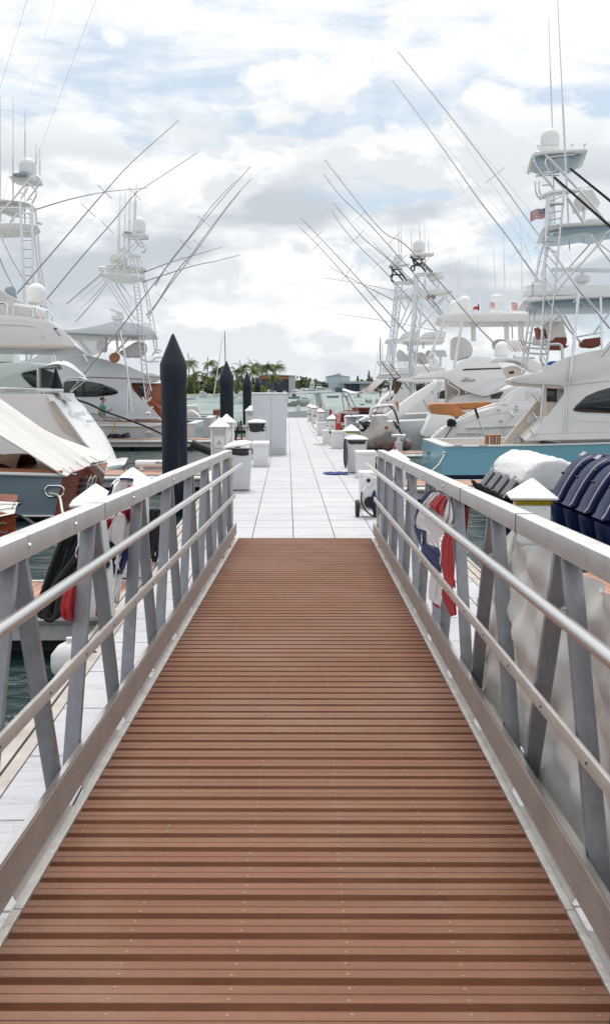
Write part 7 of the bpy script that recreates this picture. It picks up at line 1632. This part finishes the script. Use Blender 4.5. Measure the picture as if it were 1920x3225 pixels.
fb_ = [(240, 595, 42, 'pale green sport boat near shore right of the tallest piling', 'open', M_mint), (300, 644, 34, 'skiff with people near the far shore below the tall palm', 'rib', None), (200, 878, 60, 'cream trawler yacht with tall enclosed bridge above the grey cabinet', 'cruiser', M_gelc),
       (150, 940, 70, 'grey inflatable heaped with gear beyond the dock end', 'rib', M_hose), (300, 1049, 36, 'dark motorboat with people in front of the pale blue hangar', 'open', M_slate), (330, 1088, 18, 'tiny dark skiff in front of the low boathouse', 'rib', M_slate), (310, 1128, 26, 'white cuddy boat with red cabin in front of the boathouse', 'cuddy', None),
       (560, 985, 50, 'turquoise motor yacht moored left of the hangar', 'cruiser', M_bluehull), (640, 1012, 60, 'big white yacht moored against the quay left of the hangar', 'cruiser', None), (520, 930, 36, 'small white cruiser in front of the orange shed right end', 'cruiser', None), (500, 820, 30, 'white cruiser in front of the dark shed wall', 'cruiser', None), (600, 850, 30, 'white boat moored before the shed', 'cruiser', None),
       (700, 1185, 36, 'dark tug like boat right of the boathouse', 'cuddy', M_slate), (520, 1175, 30, 'pale boat with wheelhouse right of the boathouse', 'cruiser', None), (160, 1140, 16, 'small brown dinghy floating before the right sailboat', 'rib', M_teak), (210, 960, 44, 'white cruiser behind the heaped inflatable', 'cruiser', None), (420, 900, 34, 'small cruiser left of the dock camera pole', 'cruiser', None), (260, 574, 26, 'white flared bow boat at the edge of the tallest piling', 'cruiser', None)]
fb_ += [(380, 640, 40, 'small white cruiser under the palms right of the tallest piling', 'cruiser', None), (395, 690, 30, 'white open boat close to shore left of the second piling', 'open', None), (360, 760, 34, 'white boat between the second and third pilings near shore', 'cruiser', None), (400, 795, 26, 'white cuddy boat between the third and fourth pilings', 'cuddy', None),
        (450, 868, 30, 'white express boat moored left of the trawler bridge', 'cruiser', None), (600, 960, 40, 'white yacht beside the turquoise one on the far quay', 'cruiser', None), (650, 1035, 36, 'white yacht moored directly under the hangar left corner', 'cruiser', None), (430, 1110, 22, 'white skiff between the small dark skiff and the cuddy boat', 'open', None), (620, 1150, 34, 'white yacht in front of the boathouse right end', 'cruiser', None), (270, 925, 40, 'dark hulled motorboat beyond the cabinet and the dock end', 'cuddy', M_slate)]
for (D, px, wp, lab, kd, m) in fb_: far_boat(D, px, wp, 0, lab, kd, m)
# centre console at the dock end
D = 77.5; B = boat(at((960, 1300), D).x, D, 'pale blue centre console boat with white T top moored across the dock end', 'boat', name='centre_console_boat')
xa = at((905, 1300), D).x; xb = at((1040, 1300), D).x
b = MB(); secs = []
for k in range(9):
    f = k/8; bw = 1.2*(1-max(0, (f-.5)/.5)**2*.9); secs.append([V((xa+(xb-xa)*f, D-bw, .80+.2*f)), V((xa+(xb-xa)*f*.98, D-bw*.85, 0)), V((xa+(xb-xa)*f*.98, D+bw*.85, 0)), V((xa+(xb-xa)*f, D+bw, .80+.2*f))])
b.loft(secs, closed=True); obj('hull', b, M_greyhull, B, ang=40)
prof('t_top', R13(385, 170, 400, 160, 560, 156, 725, 154, 722, 163, 560, 170, 400, 180), D-.9, 1.8, M_gel, B, bevel=.03)
prof('console_frame', R13(555, 172, 570, 172, 590, 330, 575, 340), D-.7, .1, M_gel, B, bevel=.01); prof('console_frame', R13(610, 172, 630, 172, 675, 345, 655, 345), D-.7, .12, M_gel, B, bevel=.01)
prof('windscreen_frame', R13(570, 176, 622, 176, 650, 280, 580, 290), D-.6, .05, mat('smoked_screen', (.25, .32, .32), .1, alpha=.5), B, bevel=0)
prof('console', R13(575, 285, 660, 275, 678, 345, 580, 350), D-.6, 1.1, M_gel, B, bevel=.03)
prof('leaning_post', R13(385, 340, 402, 285, 432, 280, 435, 345), D-.3, .5, M_chair, B, bevel=.04)
prof('outboard', R13(640, 300, 670, 300, 672, 350, 645, 350), D-.2, .5, M_black, B, bevel=.05)
# wooden decked boats and awning on the far right slips
D = 62.5; B = boat(4.6, D+1, 'low wooden boat with cream deck and navy canvas near the far right slips', 'boat', name='wooden_launch')
xa = at(Q3(470, 860)[0], D).x; xb = at(Q3(980, 860)[0], D).x
b = MB(); b.loft([[V((xa, D+.5, .95)), V((xa+.2, D+.7, 0)), V((xa+.2, D+1.6, 0)), V((xa, D+1.8, .95))], [V((xb+4, D, 1.0)), V((xb+4, D+.3, 0)), V((xb+4, D+2.2, 0)), V((xb+4, D+2.5, 1.0))]], closed=True); obj('hull', b, M_teakd, B)
prof('cream_deck', Q3(480, 822, 560, 810, 850, 825, 980, 820, 980, 850, 700, 862, 520, 850), D-.1, .4, M_gelc, B, bevel=.02); prof('deck_planks', Q3(560, 800, 840, 795, 840, 825, 600, 822), D+.4, 1.5, M_teak, B, bevel=.01)
prof('navy_canvas', Q3(845, 825, 980, 818, 980, 885, 850, 893), D-.2, .1, M_navy, B, bevel=.02)
for xx in (835, 955): 
    c = at(Q3(xx, 780)[0], D+1); b = MB(); b.lathe([(.3, -.35), (.34, -.05), (.42, 0), (.40, .1)], c, 12); obj('fish_tub', b, M_darkred, B)
t = thing('awning', at(Q3(800, 420)[0], 63), 'white triangular shade sail stretched above the far right slips', 'awning')
A_ = at(Q3(572, 480)[0], 61); B_ = at(Q3(660, 492)[0], 63.5); C_ = at(Q3(1120, 290)[0], 61.5); D_ = at(Q3(1240, 325)[0], 63.5)
cloth(lambda i, j: A_.lerp(C_, i).lerp(B_.lerp(D_, i), j)+V((0, 0, -.5*sin(i*pi)+.10*sin(j*pi))), 14, 6, M_gel, t, 'sail_cloth')
for a_, b_ in (((567, 520), (612, 800)), ((590, 530), (735, 790)), ((650, 500), (832, 830)), ((655, 590), (690, 830))): pipe('pole', Q3(*a_)+Q3(*b_), 62, .035, M_pole, t)
for k, (xx, yy, lab) in enumerate(((640, 905, 'small white open boat with gear just beyond the red fire cabinet'), (900, 1000, 'pale blue runabout with slanted white windshield left of the covered tender'))):
    D = (45, 38)[k]; B = boat(at(Q3(xx+100, yy)[0], D).x, D, lab, 'boat', name='runabout'); xa = at(Q3(xx, yy)[0], D).x; zz = at(Q3(xx, yy)[0], D).z
    b = MB(); b.loft([[V((xa, D+.3, zz)), V((xa+.1, D+.5, 0)), V((xa+.1, D+1.7, 0)), V((xa, D+1.9, zz))], [V((xa+4.5, D+.2, zz+.2)), V((xa+4.5, D+.5, 0)), V((xa+4.5, D+1.7, 0)), V((xa+4.5, D+2, zz+.2))]], closed=True); obj('hull', b, (M_gel, M_greyhull)[k], B, bevel=.03)
    prof('deck_rim', Q3(xx-5, yy-14, xx+330, yy-22, xx+330, yy-2, xx-5, yy+6), D+.1, 2, M_gel, B, bevel=.02)
    if k: prof('windshield', Q3(795, 990, 960, 900, 1010, 905, 1000, 960, 830, 1030), D-.2, 1.5, M_greyhull, B, bevel=.04)
    random.seed(k); b = MB(); c = at(Q3(xx+20, yy+100)[0], D-.3); b.tube(cat_rom([c+V((random.uniform(-.3, 1.6), random.uniform(-.3, .3), random.uniform(-.3, .35))) for _ in range(30)], 2), .035, 4); obj('coiled_gear', b, M_rope if k else M_pole, B)
# fenders hanging near tender
for k, (xx, yy, m, lab) in enumerate(((440, 990, M_tan, 'small tan fender hanging from the hoop behind the covered tender'), (80, 920, M_gelc, 'off white upright fender left of the hoop'))):
    c = at(Q1(xx, yy)[0], 36.8); b = MB(); b.lathe([(.02, -.2), (.06, -.17), (.072, -.05), (.07, .12), (.03, .17), (.012, .21)], c, 10); single('fender', b, m, lab, 'fender')

# near pedestals stand a little closer and larger; adjust the three beside the gangway
for o in COL.objects:
    if o.name.startswith('power_pedestal') and o.location.y < 13 and 'amber' in o.get('group', ''):
        px = {0: 1680, 1: 300, 2: 417}[0 if o.location.x > 0 else (1 if o.location.y < 10.5 else 2)]
        py = {1680: 1508, 300: 1524, 417: 1472}[px]; Dn = .835*3200/(py-1226)
        o.location.x = (px-904)/3200*Dn; o.location.y = Dn; o.scale = (1.05, 1.05, 1.065)
S.cycles.use_denoising = True if hasattr(S, 'cycles') else False

# ------------------------------------------------------------------ extra fittings
def find(lbl): return [o for o in COL.objects if o.parent is None and lbl in o.get('label', '')][0]
Bq = find('turquoise hulled')
D = 27.2
for q0, q1 in (((1000, 560), (1484, 545)), ((1250, 470), (1484, 482))):
    prof('moulding_line', [R8(*q0)[0], R8(*q1)[0], R8(q1[0], q1[1]+4)[0], R8(q0[0], q0[1]+4)[0]], D+.45-.012, .03, M_lock, Bq, bevel=0, inset=.035, shear=True, z0=at(R8(915, 612)[0], D+.45).z)
prof('window_frame', R8(1232, 402, 1255, 366, 1326, 303, 1400, 271, 1484, 247, 1650, 229, 1850, 231, 1850, 447, 1484, 434, 1300, 427, 1245, 420), D+.45-.010, .03, M_lock, Bq, bevel=.005, inset=.035, shear=True, z0=at(R8(915, 612)[0], D+.45).z)
prof('plaque', R8(935, 432, 985, 440, 985, 495, 935, 492), D+3.1, .05, M_cab, Bq, bevel=.01)
for xx in (470, 640, 860):
    c_ = at(R8(xx, 655)[0], D+.1); b = MB(); b.tube([c_+V((-.12, 0, .06)), c_+V((.12, 0, .06))], .018, 6); b.tube([c_+V((-.04, 0, 0)), c_+V((-.04, 0, .06))], .014, 5); b.tube([c_+V((.04, 0, 0)), c_+V((.04, 0, .06))], .014, 5); obj('cleat', b, M_steel, Bq)
for xx in (700, 1100, 1400):
    c_ = at(R8(xx, 790)[0], D-.06); b = MB(); b.lathe([(.03, 0), (.03, .012), (.018, .014)], c_, 10, (V((1, 0, 0)), V((0, 0, 1)), V((0, -1, 0)))); obj('drain_fitting', b, M_steel, Bq)
Bn = find('tan cushioned')
D = 35.2
for (sx, sy) in ((735, 412), (855, 385), (855, 408), (752, 484)):
    c_ = at(R8(sx, sy)[0], D-.02); b = MB(); b.tube([c_+V((-.05, 0, .03)), c_+V((.05, 0, .03)), c_+V((.05, 0, -.03))], .014, 5); obj('hook', b, M_black, Bn)
for pts in (R8(812, 405, 830, 450, 812, 478, 785, 495, 790, 520, 770, 560), R8(752, 480, 755, 520, 772, 560, 770, 590)): pipe('shower_hose', pts, D-.05, .012, M_hosew, Bn)
prof('shower_head', R8(808, 404, 825, 404, 850, 455, 838, 458), D-.08, .06, M_steel, Bn, bevel=.005)
prof('seam', R8(300, 600, 480, 500, 700, 430, 900, 410, 1050, 405, 1050, 408, 900, 413, 700, 433, 480, 503, 300, 603), D-.01, .03, M_lock, Bn, bevel=0, inset=.05, shear=True, z0=at(R8(255, 760)[0], D).z)
Bb = find('winged emblem on its')
D = 41.5
prof('seam', R8(560, 268, 700, 205, 790, 190, 790, 194, 700, 209, 560, 272), D-.01, .03, M_cab, Bb, bevel=0, inset=.04, shear=True, z0=at(R8(520, 312)[0], D).z)
pipe('grab_rail', Q6(125, 825, 150, 880, 290, 960, 305, 1000, 290, 1040, 150, 1150), D-.05, .03, M_gel, Bb)
pipe('grab_rail', Q6(805, 975, 950, 900, 1060, 870), D+.0, .02, M_steel, Bb)
for k in range(4): pipe('fishing_rod', Q1(1000+k*26, 930, 1060+k*26, 560), D-.3, .018, M_steel, Bb)
for a_, b_ in (((925, 610), (1010, 800)), ((780, 240), (960, 480)), ((720, 620), (790, 760)), ((850, 880), (935, 1060)), ((865, 600), (870, 700))): pipe('fishing_rod', Q1(*a_, *b_), 44, .014, M_blacktube, Bb)
for x0_ in (220, 330): pipe('antenna_rod', Q1(x0_, 0, x0_-8, 300), 52, .02, M_gel, Bb)
Bc = find('white motor yacht with sloping stern')
for k in range(3): pipe('seam', Q4(-300, 470+k*3, 300, 478+k*3, 700, 560+k*2), 26.86, .004, M_lock, Bc) if k == 0 else None
prof('cockpit_cushion', Q5(-100, 60, 180, 62, 190, 78, -100, 78), 27.3, .8, M_cream, Bc, bevel=.02)
Bm = find('oval window')
D = 42.6
for xx in (1000, 1200, 1380):
    c_ = at(R2(xx, 1448)[0], D+.1); b = MB(); b.tube([c_+V((-.12, 0, .05)), c_+V((.12, 0, .05))], .02, 6); b.tube([c_, c_+V((0, 0, .05))], .02, 5); obj('cleat', b, M_steel, Bm)
prof('window_mullion', R2(770, 1040, 782, 1040, 782, 1186, 770, 1186), D+1.54, .04, M_sign, Bm, bevel=0); prof('window_mullion', R2(690, 1036, 700, 1036, 700, 1186, 690, 1186), D+1.54, .04, M_sign, Bm, bevel=0)
